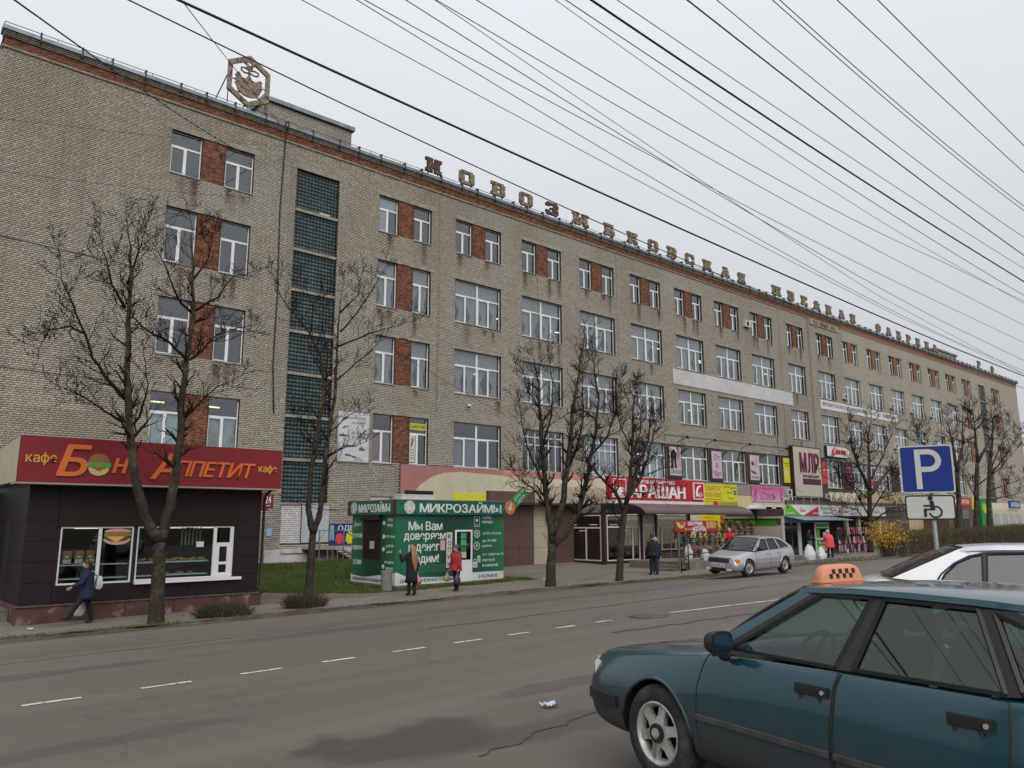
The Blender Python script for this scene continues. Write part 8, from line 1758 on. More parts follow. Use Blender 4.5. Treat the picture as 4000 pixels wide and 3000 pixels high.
# ---------------- silver hatchback
silver = car_paint('silver_paint',(.42,.43,.44),(.16,.145,.12),.55,.30,.15,.42,.6)
SV = thing('silver_hatchback', 'silver five-door hatchback parked at the far kerb by the flower stall', 'car',(0,0,0))
VAZ = [(-.80,.50,.46,.50,.52,.30,0),(-.77,.68,.60,.60,.615,.22,0),(-.68,.755,.67,.655,.675,.18,0),(-.45,.80,.70,.72,.75,.18,0),(-.1,.818,.72,.80,.83,.18,0),(.25,.822,.735,.87,.90,.18,0),(.42,.823,.74,.905,.93,.18,0),(.50,.823,.742,.91,.6,.18,1),(.9,.823,.748,.925,.6,.18,1),(1.42,.823,.75,.935,.6,.18,1),(1.47,.823,.75,.936,.6,.18,1),(1.9,.822,.748,.945,.6,.18,1),(2.25,.82,.742,.955,.6,.18,1),(2.62,.815,.735,.97,.6,.18,1),(3.05,.80,.72,.985,.99,.20,0),(3.18,.78,.70,.975,.98,.22,0),(3.28,.74,.66,.90,.91,.25,0),(3.33,.60,.55,.60,.61,.32,0)]
sme = body_mesh(VAZ,[(0,.32,.365),(2.46,.32,.36)],2,[silver, well]); sbv = BVHTree.FromPolygons([v.co for v in sme.vertices],[tuple(p.vertices) for p in sme.polygons])
sd2 = lambda c, n: n.z < .82 and .25 < c.z < .925
for nm, m2 in split_faces(sme,[('bumper', lambda c, n: c.x < -.42 and c.z < .50),('rear', lambda c, n: c.x > 3.0 and c.z < .5),('fl', lambda c, n: .48 < c.x < 1.445 and c.y < -.5 and sd2(c, n)),('fr', lambda c, n: .48 < c.x < 1.445 and c.y > .5 and sd2(c, n)),('rl', lambda c, n: 1.445 < c.x < 2.2 and c.y < -.5 and sd2(c, n)),('rr', lambda c, n: 1.445 < c.x < 2.2 and c.y > .5 and sd2(c, n)),('bonnet', lambda c, n: c.x < .46 and n.z > .6)]).items(): link({'fl': 'door', 'fr': 'door', 'rl': 'door', 'rr': 'door', 'rear': 'bumper'}.get(nm, nm), m2, None, SV)
sg_ = dict(yb=.745, zb=.94, k=.42, ws=((.38,.66,.92),(1.02,.575,1.36)), rw=((3.16,.60,1.0),(2.52,.55,1.36)), sglass=glassmat('screen_glass',(.30,.35,.35),.09, k=.9),
    windows=[('f',[(.72,.95),(1.38,.955),(1.40,1.325),(1.10,1.325)]),('r',[(1.47,.955),(2.12,.965),(2.0,1.315),(1.49,1.325)]),('q',[(2.24,.985),(2.86,1.02),(2.42,1.27),(2.12,1.305)])],
    pillars=[('a_pillar',[(.38,.92),(.66,.945),(.72,.95),(1.10,1.325),(1.06,1.37)], 'p'),('b_pillar',[(1.38,.945),(1.47,.945),(1.49,1.325),(1.40,1.325)], 'p'),('c_pillar',[(2.12,.955),(2.24,.965),(2.12,1.305),(2.0,1.315)], 'p'),('roof_rail',[(1.06,1.37),(1.10,1.325),(1.40,1.325),(1.49,1.325),(2.0,1.315),(2.12,1.305),(2.42,1.27),(2.50,1.35),(2.0,1.38)], 'p'),('d_pillar',[(2.24,.965),(3.12,.985),(2.50,1.35),(2.42,1.27),(2.86,1.02)], 'p')],
    roof=[(1.0,.585,1.36,1.375),(1.15,.60,1.372,1.395),(1.6,.605,1.38,1.41),(2.1,.60,1.378,1.405),(2.45,.585,1.362,1.385),(2.56,.57,1.34,1.365)])
greenhouse(SV, sg_, silver, tintglass)
seams(SV, sbv,[[(.50,.90),(.47,.6),(.48,.26)],[(1.445,.94),(1.44,.6),(1.44,.26)],[(2.2,.955),(2.18,.75),(2.08,.55),(2.06,.3)]],.005)
for xa, xb in ((.50,1.43),(1.46,2.05)): strip(SV, sbv, 'rubbing_strip', xa, xb,.46,.52, silver,.018)
strip(SV, sbv, 'dark_flank',-.35,3.2,.60,.612, mat('flank_line',(.14,.14,.14),.5),.003)
for x in (1.28,2.02): p = on_side(sbv, x,.80); link('handle', MB().obox((x, p.y-.014,.80),.15,.03,.035).mesh('h'), silver, SV)
for s in (-1,1):
    rt = Matrix.Rotation(s*.16,3, 'Z'); link('headlight', MB().obox((-.70, s*.50,.60),.16,.32,.13, rt).mesh('h'), MATS['lamp_glass'], SV); link('indicator', MB().obox((-.62, s*.70,.60),.16,.12,.125, Matrix.Rotation(s*.5,3, 'Z')).mesh('i'), mat('amber',(.62,.20,.02),.25), SV); link('fog_lamp', MB().obox((-.79, s*.46,.27),.06,.16,.07).mesh('f'), MATS['lamp_glass'], SV)
    link('tail_light', MB().obox((3.24, s*.64,.72),.12,.16,.2).mesh('t'), MATS['tail_red'], SV); link('mud_flap', MB().obox((2.86, s*.72,.22),.02,.2,.22).mesh('m'), rub, SV); wheel(SV,0, s,.80,.32,.185,7,.2, steer=R(-8)); wheel(SV,2.46, s,.80,.32,.185,7,.2)
    link('wing_mirror', MB().loft([[(x, s*(.80+.09*c),1.0+.06*d) for c, d in ((-1,-.7),(.7,-1),(1,.3),(.5,1),(-.8,.9))] for x in (.66,.78)]).mesh('m'), trim, SV)
    for cx in (0,2.46):
        pts = []
        for k in range(15): a = R(5+170*k/14); p = on_side(sbv, cx+.39*math.cos(a),.32+.39*math.sin(a), s); pts.append((cx+.365*math.cos(a), p.y+s*.006,.32+.365*math.sin(a)))
        link('arch_lip', MB().tube(pts,.022,6).mesh('a'), silver, SV,3)
link('bonnet_guard', MB().loft([[(-.80, y*.98,.52),(-.77, y,.66),(-.66, y,.695),(-.60, y,.69),(-.70, y*.98,.52)] for y in (-.46,-.33,0,.33,.46)]).mesh('g'), mat('guard_black',(.012,.011,.012),.25), SV); link('lower_grille', MB().obox((-.795,0,.27),.05,.56,.10).mesh('l'), trim, SV)
pl_ = link('number_plate', MB().obox((-.83,0,.41),.015,.56,.13).mesh('p'), MATS['plate_white'], SV); fc = ((-.8385,0,.41),(0,-1,0),(0,0,1),(-1,0,0)); ORG[pl_] = Vector(); txt('К243ТА 32',0,0,.50,.085, blk, pl_,0, fc, bold=.01, name='plate_lettering')
link('dashboard', MB().box(.45,.85,-.68,.68,.6,.9).mesh('d'), MATS['dash'], SV); seat(SV,1.1,-.34); seat(SV,1.1,.34); link('floor', MB().box(.5,2.9,-.66,.66,.22,.26).mesh('f'), seatm, SV)
for y in (-.35,.15): link('wiper', MB().tube([(.36, y,.945),(.62, y-.45,1.12)],.01,5).mesh('w'), trim, SV)
a_ = R(-1); ca, sa = math.cos(a_), math.sin(a_); fx, fy = 2.12,-23.49   # contact of the near front wheel
SV.location = (fx-.80*sa, fy+.80*ca, G(fx, fy)+.035); SV.rotation_euler = (R(2.2), R(-1.0), a_)
# ---------------- white saloon behind the taxi
white = car_paint('white_paint',(.62,.63,.65),(.30,.28,.25),.05,.25,.1,.3,.5)
WC = thing('white_saloon', 'white saloon car parked just beyond the taxi, partly out of frame', 'car',(0,0,0))
WS_ = [(-.95,.50,.44,.55,.565,.34,0),(-.92,.70,.60,.66,.68,.26,0),(-.8,.82,.70,.74,.77,.2,0),(-.4,.88,.76,.82,.86,.19,0),(.1,.895,.79,.88,.93,.19,0),(.40,.897,.80,.91,.95,.19,0),(.50,.898,.80,.915,.6,.19,1),(1.0,.898,.805,.93,.6,.19,1),(1.5,.898,.805,.94,.6,.19,1),(2.0,.897,.80,.945,.6,.19,1),(2.6,.895,.79,.955,.6,.19,1),(2.95,.893,.785,.965,.6,.19,1),(3.05,.89,.78,.97,1.0,.19,0),(3.4,.88,.765,.965,1.02,.20,0),(3.75,.85,.73,.94,.99,.23,0),(3.90,.76,.66,.88,.90,.28,0),(3.97,.55,.5,.7,.71,.36,0)]
wme = body_mesh(WS_,[(0,.325,.37),(2.78,.325,.37)],2,[white, well]); wbv = BVHTree.FromPolygons([v.co for v in wme.vertices],[tuple(p.vertices) for p in wme.polygons])
for nm, m2 in split_faces(wme,[('fl', lambda c, n: .5 < c.x < 1.5 and c.y < -.5 and sd2(c, n)),('fr', lambda c, n: .5 < c.x < 1.5 and c.y > .5 and sd2(c, n)),('rl', lambda c, n: 1.5 < c.x < 2.5 and c.y < -.5 and sd2(c, n)),('rr', lambda c, n: 1.5 < c.x < 2.5 and c.y > .5 and sd2(c, n)),('boot_lid', lambda c, n: c.x > 3.1 and n.z > .6),('bonnet', lambda c, n: c.x < .45 and n.z > .6)]).items(): link({'fl': 'door', 'fr': 'door', 'rl': 'door', 'rr': 'door'}.get(nm, nm), m2, None, WC)
wg_ = dict(yb=.80, zb=.945, k=.50, ws=((.42,.72,.94),(1.28,.60,1.40)), rw=((3.42,.66,1.03),(2.62,.57,1.40)), sglass=tintglass,
    windows=[('f',[(.80,.96),(1.50,.96),(1.55,1.345),(1.36,1.33)]),('r',[(1.58,.96),(2.42,.97),(2.36,1.325),(1.62,1.35)]),('q',[(2.46,.975),(2.92,.985),(2.86,1.08),(2.70,1.22),(2.52,1.30),(2.41,1.32)])],
    pillars=[('a_pillar',[(.42,.94),(.80,.95),(1.36,1.33),(1.32,1.39)], 'p'),('b_pillar',[(1.50,.95),(1.58,.95),(1.62,1.35),(1.55,1.345)], 't'),('c_post',[(2.42,.96),(2.46,.965),(2.41,1.32),(2.36,1.325)], 't'),('roof_rail',[(1.32,1.39),(1.36,1.33),(1.55,1.345),(1.62,1.35),(2.36,1.325),(2.41,1.32),(2.52,1.30),(2.62,1.36),(2.2,1.40)], 'p'),('c_pillar',[(2.92,.97),(3.46,1.02),(2.62,1.40),(2.58,1.37),(2.52,1.30),(2.70,1.22),(2.86,1.08),(2.92,.985)], 'p')],
    roof=[(1.24,.61,1.385,1.40),(1.40,.625,1.40,1.43),(1.8,.63,1.41,1.448),(2.2,.625,1.408,1.445),(2.52,.61,1.395,1.42),(2.66,.59,1.375,1.395)])
greenhouse(WC, wg_, white, tintglass)
for s in (-1,1):
    pts = [(.78,.955),(1.36,1.345),(1.6,1.362),(2.40,1.335),(2.56,1.30),(2.74,1.21),(2.90,1.08),(2.97,.98)]; link('chrome_trim', MB().tube([(x, s*(.80-(z-.945)*.5+.008), z) for x, z in pts],.011,6).mesh('c'), mat('trim_navy',(.02,.025,.06),.3), WC,3)
    wheel(WC,0, s,.86,.325,.2,5); wheel(WC,2.78, s,.86,.325,.2,5)
    link('wing_mirror', MB().ball((.80, s*.96,1.03),.1,10,8,(.6,1.1,.7)).mesh('m'), white, WC,3); link('tail_light', MB().obox((3.86, s*.62,.78),.14,.26,.16).mesh('t'), MATS['tail_red'], WC)
seat(WC,1.15,-.36); seat(WC,1.15,.36); link('floor', MB().box(.5,2.9,-.7,.7,.22,.26).mesh('f'), seatm, WC)
WC.rotation_euler = (0,0, R(117.45)); WC.location = (-11.235,-38.084,.775)
# ---------------- parking sign
PK = thing('parking_sign', 'blue parking sign with a wheelchair plate below on a grey post', 'road sign',(-12.42,-35.52, G(-12.4,-35.5)))
fwd = (CAM-Vector((-12.5,-35.5,2.5))); fwd.z = 0; fwd.normalize(); U_ = Vector((-fwd.y, fwd.x,0)); O_ = Vector((-12.505,-35.525,3.21))
def pmap(u, v, t): return tuple(O_+U_*u+Vector((0,0, v))+fwd*t)
def rrect(w, h, r, n=5):
    P = []
    for cx, cz, a0 in ((w-r, h-r,0),(-w+r, h-r,90),(-w+r,-h+r,180),(w-r,-h+r,270)): P += [(cx+r*math.cos(R(a0+90*k/n)), cz+r*math.sin(R(a0+90*k/n))) for k in range(n+1)]
    return P
pw = mat('sign_sheet_white',(.52,.53,.50),.45, var=.05, vs=5); pbm = mat('sign_sheet_blue',(.006,.026,.20),.4)
MB().prism(rrect(.325,.325,.04), pmap,0,.02).build('rim', pw, PK); MB().prism(rrect(.306,.306,.03), pmap,.02,.024).build('face', pbm, PK)
def pst(name, polys, m_, off, dz=0):
    for P in polys: MB().prism([(u, v+dz) for u, v in P], pmap, off, off+.004).build(name, m_, PK)
pst('letter_p_stem',[[(-.135,-.27),(-.065,-.27),(-.065,.27),(-.135,.27)]], pw,.024)
outer = [(-.063,.27),(.03,.27)]+[(.03+.155*math.sin(R(a)),.115+.155*math.cos(R(a))) for a in range(10,171,16)]+[(.03,-.04),(-.063,-.04),(-.063,.03),(.03,.03)]+[(.03+.085*math.sin(R(a)),.115+.085*math.cos(R(a))) for a in range(170,9,-16)]+[(.03,.20),(-.063,.20)]
pst('letter_p_bowl',[outer], pw,.024)
PZ = -.52
pst('plate_rim',[rrect(.30,.165,.04)], trim,.0, PZ); pst('plate_face',[rrect(.282,.147,.03)], pw,.004, PZ)
kb = mat('symbol_black',(.012,.012,.014),.5)
MB().disc(tuple(O_+U_*.01+Vector((0,0, PZ+.125))+fwd*.012),.03, tuple(fwd),.006,16).build('symbol_head', kb, PK)
pst('symbol_body',[[(-.0,.09),(.045,.09),(.06,-.01),(.06,-.04),(.0,-.04)]], kb,.008, PZ); pst('symbol_arm',[[(-.08,.035),(-.002,.035),(-.002,.01),(-.08,.01)]], kb,.008, PZ); pst('symbol_leg',[[(-.08,-.015),(-.002,-.015),(-.002,-.04),(-.045,-.04),(-.045,-.125),(-.08,-.125)]], kb,.008, PZ)
ro = [(.06+.085*math.cos(R(a)),-.06+.085*math.sin(R(a))) for a in range(-170,91,20)]; ri = [(.06+.062*math.cos(R(a)),-.06+.062*math.sin(R(a))) for a in range(90,-171,-20)]; pst('symbol_wheel',[ro+ri], kb,.008, PZ)
MB().tube([tuple(O_+U_*.03-fwd*.035+Vector((0,0,-3.6))), tuple(O_+U_*.03-fwd*.035+Vector((0,0,.3)))],.03,12).build('post', mat('post_galv',(.20,.21,.21),.5,.5), PK,3)
# ---------------------------------------------------------------- people
skin = mat('skin',(.42,.25,.18),.6); hairb = mat('hair_brown',(.05,.03,.02),.6, isl=.2); hairbl = mat('hair_blonde',(.26,.15,.06),.55, var=.25, vs=25); blackc = mat('cloth_black',(.011,.011,.013),.9); navyc = mat('cloth_navy',(.012,.016,.045),.85); redc = mat('coat_red',(.30,.018,.03),.7, var=.12, vs=9); coral = mat('coat_coral',(.62,.07,.085),.8, var=.08, vs=6); shoe = mat('shoe_black',(.010,.010,.010),.6); eyem = mat('eye_dark',(.01,.01,.01),.3); lipm = mat('lip',(.30,.10,.09),.6)
def skin_mesh(V, E, Rr):
    me = bpy.data.meshes.new('sk'); me.from_pydata(V, E,[]); o = bpy.data.objects.new('sk', me); COL.objects.link(o); m = o.modifiers.new('k', 'SKIN'); m.use_smooth_shade = True; s = o.modifiers.new('s', 'SUBSURF'); s.levels = 1; s.render_levels = 1
    lay = me.skin_vertices[0].data if me.skin_vertices else None
    if lay is None: bpy.context.view_layer.objects.active = o; o.select_set(True); bpy.ops.mesh.customdata_skin_add(); lay = me.skin_vertices[0].data
    for i, r in enumerate(Rr): lay[i].radius = (r, r) if not isinstance(r, tuple) else r
    lay[0].use_root = True; bpy.context.view_layer.update(); res = bpy.data.meshes.new_from_object(o.evaluated_get(bpy.context.evaluated_depsgraph_get())); bpy.data.objects.remove(o); return res
def figure(name, label, pos, face, H, legs, arms, top, bottom, lean=0, head_turn=0, sit=None, coat=None, shoes=None, fist=(1,1)):
    """face = heading in degrees (0 = +X); legs ((hip,knee) L, R); arms ((forward, out, elbow) L, R) in degrees; local +X is forward, +Y left"""
    t = thing(name, label, 'person',(0,0,0)); V = []; E = []; Rr = []; J = {}
    def add(k, p, r, par=None): J[k] = len(V); V.append(tuple(p)); Rr.append(r); (E.append((J[par], J[k])) if par else None); return Vector(p)
    L = R(lean); up = Vector((math.sin(L),0, math.cos(L))); pel = Vector((0,0,.525*H))
    add('pel', pel,(.135,.11)); w = add('waist', pel+up*.10*H,(.125,.10), 'pel'); ch = add('chest', pel+up*.22*H,(.145,.11), 'waist'); nk = add('neck0', pel+up*.305*H,.058, 'chest'); 
    fx = Vector((math.cos(R(head_turn)), math.sin(R(head_turn)),0)); hd = nk+up*.085*H+fx*.012; add('head', hd,(.078,.088), 'neck0'); add('crown', hd+up*.062*H,(.070,.080), 'head')
    add('nose', hd+fx*.098+Vector((0,0,-.002)),.016, 'head'); add('chin', hd+fx*.045-up*.052*H,.045, 'head')
    ends = {}
    for s,(hip, knee),(fw, outa, elb), sd in ((1, legs[0], arms[0], 'L'),(-1, legs[1], arms[1], 'R')):
        h = add('hip'+sd, pel+Vector((0, s*.085,-.02*H)),.105, 'pel'); a = R(hip); d = Vector((math.sin(a), s*.02,-math.cos(a))); kn = add('knee'+sd, h+d*.235*H,.078, 'hip'+sd); a2 = R(hip-knee); d2 = Vector((math.sin(a2),0,-math.cos(a2))); an = add('ank'+sd, kn+d2*.225*H,.060, 'knee'+sd)
        fa = a2*.6; add('heel'+sd, an+Vector((-.02,0,-.028)),.042, 'ank'+sd); add('toe'+sd, an+Vector((.15*math.cos(fa), s*.015,-.035+.15*math.sin(fa))),.038, 'heel'+sd)
        sh = add('sh'+sd, pel+up*.275*H+Vector((0, s*.165,0)),.066, 'chest'); b = R(fw); o = R(outa); ad = Vector((math.sin(b)*math.cos(o), s*math.sin(o),-math.cos(b)*math.cos(o))); el = add('el'+sd, sh+ad*.175*H,.046, 'sh'+sd); b2 = R(fw+elb); fd = Vector((math.sin(b2)*math.cos(o*.3), s*math.sin(o)*.35,-math.cos(b2))); fd.normalize(); wr = add('wr'+sd, el+fd*.150*H,.031, 'el'+sd)
        pm = add('palm'+sd, wr+fd*.055,(.036,.020), 'wr'+sd); ax = fd.cross(Vector((0,1,0))); ax = ax.normalized() if ax.length > .1 else Vector((1,0,0)); side = ax; curl = Vector((0,-s,0))
        for i, ln in enumerate((.062,.070,.066,.052)):
            off = side*(-.027+.018*i); k1 = 'f%d%s' % (i, sd); base = pm+fd*.028+off; add(k1, base,.0095, 'palm'+sd); mid = base+fd*ln*.5+curl*.012*fist[0]; add(k1+'m', mid,.0088, k1); add(k1+'t', mid+fd*ln*(.3 if fist[0] else .5)+curl*.030*fist[0],.0075, k1+'m')
        tb = pm+side*-.032-fd*.01; add('th'+sd, tb,.011, 'palm'+sd); add('tht'+sd, tb+side*-.018+fd*.04+curl*.01,.009, 'th'+sd)
        ends[sd] = (sh, el, wr, pm, fd); ends['leg'+sd] = (h, kn, an)
    lowest = min(V[J['heelL']][2], V[J['heelR']][2], V[J['toeL']][2], V[J['toeR']][2])-.04
    me = skin_mesh(V, E, Rr); mats_ = [skin, bottom, shoes or shoe, top]; [me.materials.append(m_) for m_ in mats_]; mi = []
    for p in me.polygons:
        c = p.center; near = min((c-ends[k][3]).length for k in 'LR'); anz = min((c-Vector(V[J['toe'+k]])).length for k in 'LR'); 
        if c.z > nk.z+.025*H-.01 or near < .105: mi.append(0)
        elif any((c-Vector(V[J['ank'+k]])).length < .075 or (c-Vector(V[J['toe'+k]])).length < .13 for k in 'LR') and c.z < pel.z-.2: mi.append(2)
        elif c.z < pel.z+.01 and min((c-ends[k][1]).length for k in 'LR') > .09: mi.append(1)
        else: mi.append(3)
    me.polygons.foreach_set('material_index', mi); link('body', me, None, t,3)
    for sgn in (-1,1): e_ = hd+fx*.075+fx.cross(Vector((0,0,1)))*sgn*.032+Vector((0,0,.014)); link('eye', MB().ball(e_,.012,8,6).mesh('e'), eyem, t,3)
    m_ = hd+fx*.083-up*.030*H; link('mouth', MB().obox(m_,.014,.045,.010, Matrix.Rotation(R(head_turn),3, 'Z')).mesh('m'), lipm, t)
    for sgn in (-1,1): e_ = hd-fx.cross(Vector((0,0,1)))*sgn*.080; link('ear', MB().ball(e_,.024,8,6,(.7,.5,1.2)).mesh('e'), skin, t,3)
    if coat:
        cm_, hem, fl, rad = coat; rg = []
        zz = [(-hem, rad*1.0*fl, rad*.82*fl),(-hem*.6, rad*1.0*(1+(fl-1)*.6), rad*.80),(-.06, rad, rad*.78),(.06, rad*.95, rad*.74),(.15, rad*1.0, rad*.78),(.215, rad*1.02, rad*.76),(.255, rad*.92, rad*.62),(.285, rad*.58, rad*.46),(.315,.075,.075),(.34,.082,.085)]
        for dz, ry, rx in zz:
            c = pel+up*dz*H if dz > 0 else pel+Vector((0,0, dz*H)); ph = 3.1*dz
            rg.append([c+Vector((rx*math.cos(a)*(1+.03*math.sin(5*a+9*dz)), ry*math.sin(a)*(1+.03*math.cos(4*a+7*dz)),.004*math.sin(6*a))) for a in [2*math.pi*k/24 for k in range(24)]])
        link('coat', MB().loft(rg).mesh('c'), cm_, t,3)
        for sd in 'LR':
            sh, el, wr, pm, fd = ends[sd]; P = [sh.lerp(ch,.25)+Vector((0,0,.02)), sh, sh.lerp(el,.5), el, el.lerp(wr,.5), wr.lerp(pm,.15)]; link('sleeve', MB().tube(P,[.075,.088,.078,.070,.060,.050],12).mesh('s'), cm_, t,3)
    t.location = (pos[0], pos[1], pos[2]-lowest); t.rotation_euler = (0,0, R(face)); J.update(hd=hd, nk=nk, pel=pel, up=up, fx=fx, ends=ends, H=H, root=t); return t, J
def world_of(t, p): return Matrix.Translation(t.location) @ Matrix.Rotation(t.rotation_euler.z,4, 'Z') @ Vector(p)
def cap_hair(t, J, m, name='hair', back=1.0, drop=.55, r=.098):
    hd, fx, up = J['hd'], J['fx'], J['up']; yx = Vector((-fx.y, fx.x,0)); rg = []
    for i in range(9):
        a = math.pi*i/8*.62; rr = r*math.sin(a) if i else .004; z = r*1.12*math.cos(a)
        rg.append([hd+up*(.055+z*.98-.01)+yx*rr*math.sin(b)*.93+fx*(rr*math.cos(b)-.014-(.0 if math.cos(b) < .3 else .02*(i/8))) for b in [2*math.pi*k/18 for k in range(18)]])
    link(name, MB().loft(rg).mesh('h'), m, t,3)
def knit_hat(t, J, m, bob=False):
    hd, fx, up = J['hd'], J['fx'], J['up']; yx = Vector((-fx.y, fx.x,0)); rg = []
    for z, r in ((.015,.104),(.045,.108),(.05,.102),(.09,.098),(.13,.075),(.155,.035)): rg.append([hd+up*z+(yx*math.sin(b)*.92+fx*math.cos(b))*r*(1+.015*math.sin(9*b))-fx*(.012) for b in [2*math.pi*k/18 for k in range(18)]])
    link('hat', MB().loft(rg).mesh('h'), m, t,3)
def carrier(name, label, p, h, w, m, fill=None):
    t = thing(name, label, 'bag', tuple(p)); q = random.Random(len(label)); rg = []
    for f, r in ((0,.30),(.08,.46),(.3,.52),(.55,.42),(.75,.22),(.92,.07),(1.0,.04)): rg.append([(r*w*math.cos(2*math.pi*k/16)*(1+q.uniform(-.08,.08)), r*w*.6*math.sin(2*math.pi*k/16)*(1+q.uniform(-.08,.08)),-h*(1-f)) for k in range(16)])
    o = MB().loft(rg).build('bag_body', m, None,3); o.parent = t; o = MB().tube([(0,0,-.02),(0,.02,.03),(0,0,.045)],.012,6).build('handle', m, None,3); o.parent = t
    if fill:
        for i in range(6): o = MB().ball((rnd.uniform(-.3,.3)*w,-.22*w+rnd.uniform(-.06,.06)*w,-h*rnd.uniform(.62,.9)),.14*w,8,6).build('content', fill, None,3); o.parent = t
    return t
gz = lambda x, y: G(x, y)+.05
# 1 woman striding left past the cafe
p = (-18.42,-16.55); w1_, J = figure('person', 'woman in a navy coat striding left in front of the cafe',(*p, gz(*p)),180,1.66,((34,4),(-14,2)),((30,8,35),(-12,8,14)), navyc, blackc, lean=4, coat=(navyc,.14,1.12,.225)); cap_hair(w1_, J, hairb)
hd = J['hd']; link('hair_bun', MB().ball(hd+Vector((-.10,0,.045)),.055,10,8,(1.0,.9,1.1)).mesh('b'), hairb, w1_,3); nk = J['nk']; link('hood', MB().loft([[nk+Vector((-.03-.10*f,0,.02-.10*f))+Vector((.06*math.cos(a),.125*math.sin(a),.035*math.sin(a)**2+.04*math.cos(a))) for a in [2*math.pi*k/16 for k in range(16)]] for f in (0,.35,.7,1.0)]).mesh('h'), navyc, w1_,3)
bk = thing('backpack', 'small white backpack on the back of the striding woman', 'bag', tuple(world_of(w1_, J['pel']+Vector((-.26,-.02,.10*1.66))))); bk.rotation_euler = (0, R(-6), R(180)); wl_ = mat('bag_white',(.50,.49,.47),.6, var=.1, vs=10)
rg = [[(x*s_, y*s_, z) for x, y in ((-.07,-.11),(.05,-.12),(.06,0),(.05,.12),(-.07,.11),(-.09,0))] for z, s_ in ((-.16,.86),(-.12,1.05),(.08,1.02),(.15,.9),(.18,.55))]; link('pack', MB().loft(rg).mesh('p'), wl_, bk,1.0); link('pocket', MB().loft([[(x*s_-.07, y*s_, z) for x, y in ((-.035,-.08),(.02,-.08),(.02,.08),(-.035,.08))] for z, s_ in ((-.13,.9),(-.10,1),(.0,1),(.02,.85))]).mesh('k'), wl_, bk,1.0)
for s in (-1,1): link('strap', MB().tube([(.05, s*.08,-.12),(.20, s*.13,.02),(.30, s*.13,.20),(.22, s*.11,.30),(.06, s*.06,.17)],.014,6).mesh('s'), wl_, bk,3)
carrier('carrier_bag', 'thin white carrier bag swinging behind the striding woman', world_of(w1_, J['ends']['R'][3]+Vector((.10,-.02,-.10))),.46,.26, mat('plastic_white',(.48,.52,.56),.5, var=.15, vs=10))
# 2 woman with long blonde hair, back turned
p = (-8.40,-16.9); w2_, J = figure('person', 'woman with very long blonde hair and black coat seen from behind',(*p, gz(*p)),98,1.70,((2,2),(-4,2)),((38,34,138),(-6,12,12)), blackc, blackc, coat=(blackc,.27,1.12,.215)); cap_hair(w2_, J, hairbl)
hd = J['hd']; rg = []
for f in [k/10 for k in range(11)]:
    z = .10-.86*f; wd = .105+.035*math.sin(f*3.0)-.10*max(0, f-.55)*2; th_ = .055-.02*f; rg.append([hd+Vector((-.055-.10*min(1, f*2.6)+th_*math.cos(a)*.9, max(.012, wd)*math.sin(a)*(1+.06*math.sin(7*a+f*5))-.03*f, z)) for a in [2*math.pi*k/20 for k in range(20)]])
link('long_hair', MB().loft(rg).mesh('h'), hairbl, w2_,3)
carrier('carrier_bag', 'pink carrier bag of red fruit held by the blonde woman', world_of(w2_, J['ends']['R'][3]+Vector((0,-.04,-.06))),.36,.30, mat('plastic_pink',(.50,.20,.27),.4, var=.15, vs=9), mat('fruit_red',(.45,.05,.05),.4))
# 3 woman in a red jacket by the kiosk door
p = (-6.40,-16.8); w3_, J = figure('person', 'older woman in a red jacket and grey hat standing by the kiosk door',(*p, gz(*p)),190,1.64,((5,3),(-6,2)),((8,10,10),(-6,12,24)), redc, blackc, lean=2, coat=(redc,.085,1.08,.235)); knit_hat(w3_, J, mat('hat_grey',(.10,.09,.09),.95, bump=.5, bs=60)); nk = J['nk']
link('collar', MB().loft([[nk+Vector((r*math.cos(a)-.02, r*math.sin(a), z)) for a in [2*math.pi*k/16 for k in range(16)]] for r, z in ((.10,-.03),(.115,.02),(.105,.06))]).mesh('c'), redc, w3_,3)
carrier('carrier_bag', 'patterned dark carrier bag held in front by the woman in red', world_of(w3_, J['ends']['L'][3]+Vector((.06,.02,-.06))),.42,.26, mat('plastic_plum',(.07,.03,.07),.5, var=.6, vs=18)); carrier('shopping_bag', 'yellowish patterned shopping bag hanging at the left of the woman in red', world_of(w3_, J['ends']['R'][3]+Vector((.20,.06,-.06))),.34,.26, mat('bag_olive',(.25,.20,.08),.6, var=.6, vs=16))
# 4 man and companion at the bakery door
p = (4.0,-17.5); w4_, J = figure('person', 'man in a black jacket seen from behind at the bakery door',(*p, gz(*p)),75,1.78,((6,6),(-8,6)),((6,12,20),(14,14,40)), blackc, blackc, lean=5, coat=(blackc,.05,1.02,.245)); cap_hair(w4_, J, mat('hair_dark',(.02,.016,.014),.7), r=.096)
p = (4.75,-17.05); w5_, J = figure('person', 'person in a pink hat and navy coat beside the man at the bakery door',(*p, gz(*p)),215,1.60,((8,4),(-4,2)),((6,10,16),(6,10,16)), navyc, mat('jeans',(.03,.05,.10),.9), coat=(navyc,.08,1.05,.22)); knit_hat(w5_, J, mat('hat_pink',(.50,.24,.26),.95, bump=.5, bs=60))
# 5 woman in a coral coat at the sock stall
p = (20.6,-17.3); w6_, J = figure('person', 'stooping woman in a coral coat and cream hat seen from behind at the sock rack',(*p, gz(*p)),60,1.62,((6,4),(-2,4)),((22,10,40),(18,12,40)), coral, blackc, lean=13, coat=(coral,.17,1.12,.27)); knit_hat(w6_, J, mat('hat_cream',(.46,.42,.33),.95, bump=.5, bs=60))
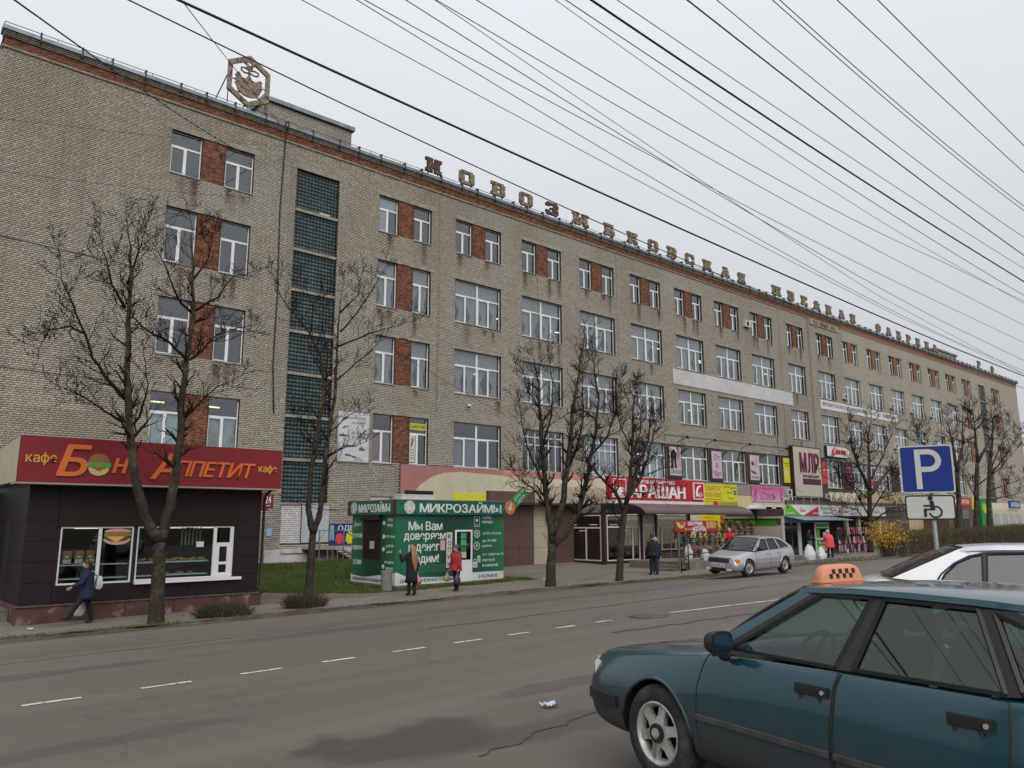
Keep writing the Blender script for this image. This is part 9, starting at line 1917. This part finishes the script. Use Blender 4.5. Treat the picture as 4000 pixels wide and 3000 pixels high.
# 6 flower seller, 7 kiosk keeper
p = (13.9,-15.0); w7_, J = figure('person', 'flower seller in a pink hat and red coat among the flowers',(*p,.62),200,1.55,((4,2),(-2,2)),((40,12,40),(35,14,40)), redc, blackc, lean=14, coat=(mat('coat_scarlet',(.48,.02,.04),.8),.10,1.08,.24)); knit_hat(w7_, J, MATS['hat_pink'])
p = (22.95,-14.75); w8_, J = figure('person', 'kiosk keeper in dark top and green apron in the open kiosk doorway',(*p,.42),250,1.62,((20,12),(-2,2)),((20,8,60),(30,8,70)), blackc, blackc, coat=(mat('cloth_charcoal',(.03,.03,.034),.9),.02,1.0,.21)); cap_hair(w8_, J, hairb)
link('apron', MB().loft([[J['pel']+Vector((.17*math.cos(a)+.02,.19*math.sin(a), z)) for a in [R(-80+160*k/10) for k in range(11)]] for z in (-.42,-.2,.06)], close=False, caps=False).mesh('a'), mat('apron_green',(.03,.20,.05),.8), w8_,3)
# 8 taxi driver
dv, J = figure('person', 'taxi driver in dark clothes sitting behind the wheel of the teal taxi',(0,0,0),0,1.74,((78,60),(78,60)),((48,6,35),(48,6,35)), blackc, blackc, lean=-16, coat=(mat('cloth_grey',(.03,.031,.034),.9),.01,1.0,.225)); cap_hair(dv, J, MATS['hair_dark'], r=.096)
hipz = .525*1.74; Mt = TX.matrix_basis.copy(); bpy.context.view_layer.update()
dv.rotation_euler = (0,0, th+math.pi); pp_ = TX.matrix_world @ Vector((1.30,-.36,.50)); dv.location = pp_-Vector((0,0, hipz))
# ---------------------------------------------------------------- litter
def scrap(label, x, y, s, m, seed):
    q = random.Random(seed); v, f = grid(lambda u, w: ((u-.5)*s+q.uniform(-.02,.02),(w-.5)*s*.7+q.uniform(-.02,.02),.012+q.uniform(0,.05)),5,4); me = bpy.data.meshes.new('scrap'); me.from_pydata(v,[], f); me.update(); o = link('litter', me, m); o.location = (x, y, Gc(x, y)+.004+(.05 if y > -19 else 0)); tag(o, label, 'litter')
scrap('crumpled white and blue paper lying on the near lane',-17.96,-33.7,.16, mat('scrap_paper',(.50,.53,.58),.7, col2=(.05,.10,.35,1), f2=(14.,.55,.6)),1); scrap('small white scrap on the verge left of the striding woman',-19.7,-16.9,.12, MATS['paper'],2); scrap('small white scrap on the grass right of the green kiosk',-.9,-15.6,.14, MATS['paper'],3); scrap('white scrap on the kerb stones near the silver hatchback',12.6,-19.6,.3, MATS['paper'],4)
yl = MB().box(11.0,12.4,-19.98,-19.8,.33,.40).build('yellow_hose', mat('hose_yellow',(.40,.30,.03),.8, var=.4, vs=5), None, base=(11.7,-19.9,.36)); tag(yl, 'yellow painted strip lying along the kerb right of the silver hatchback', 'strip')
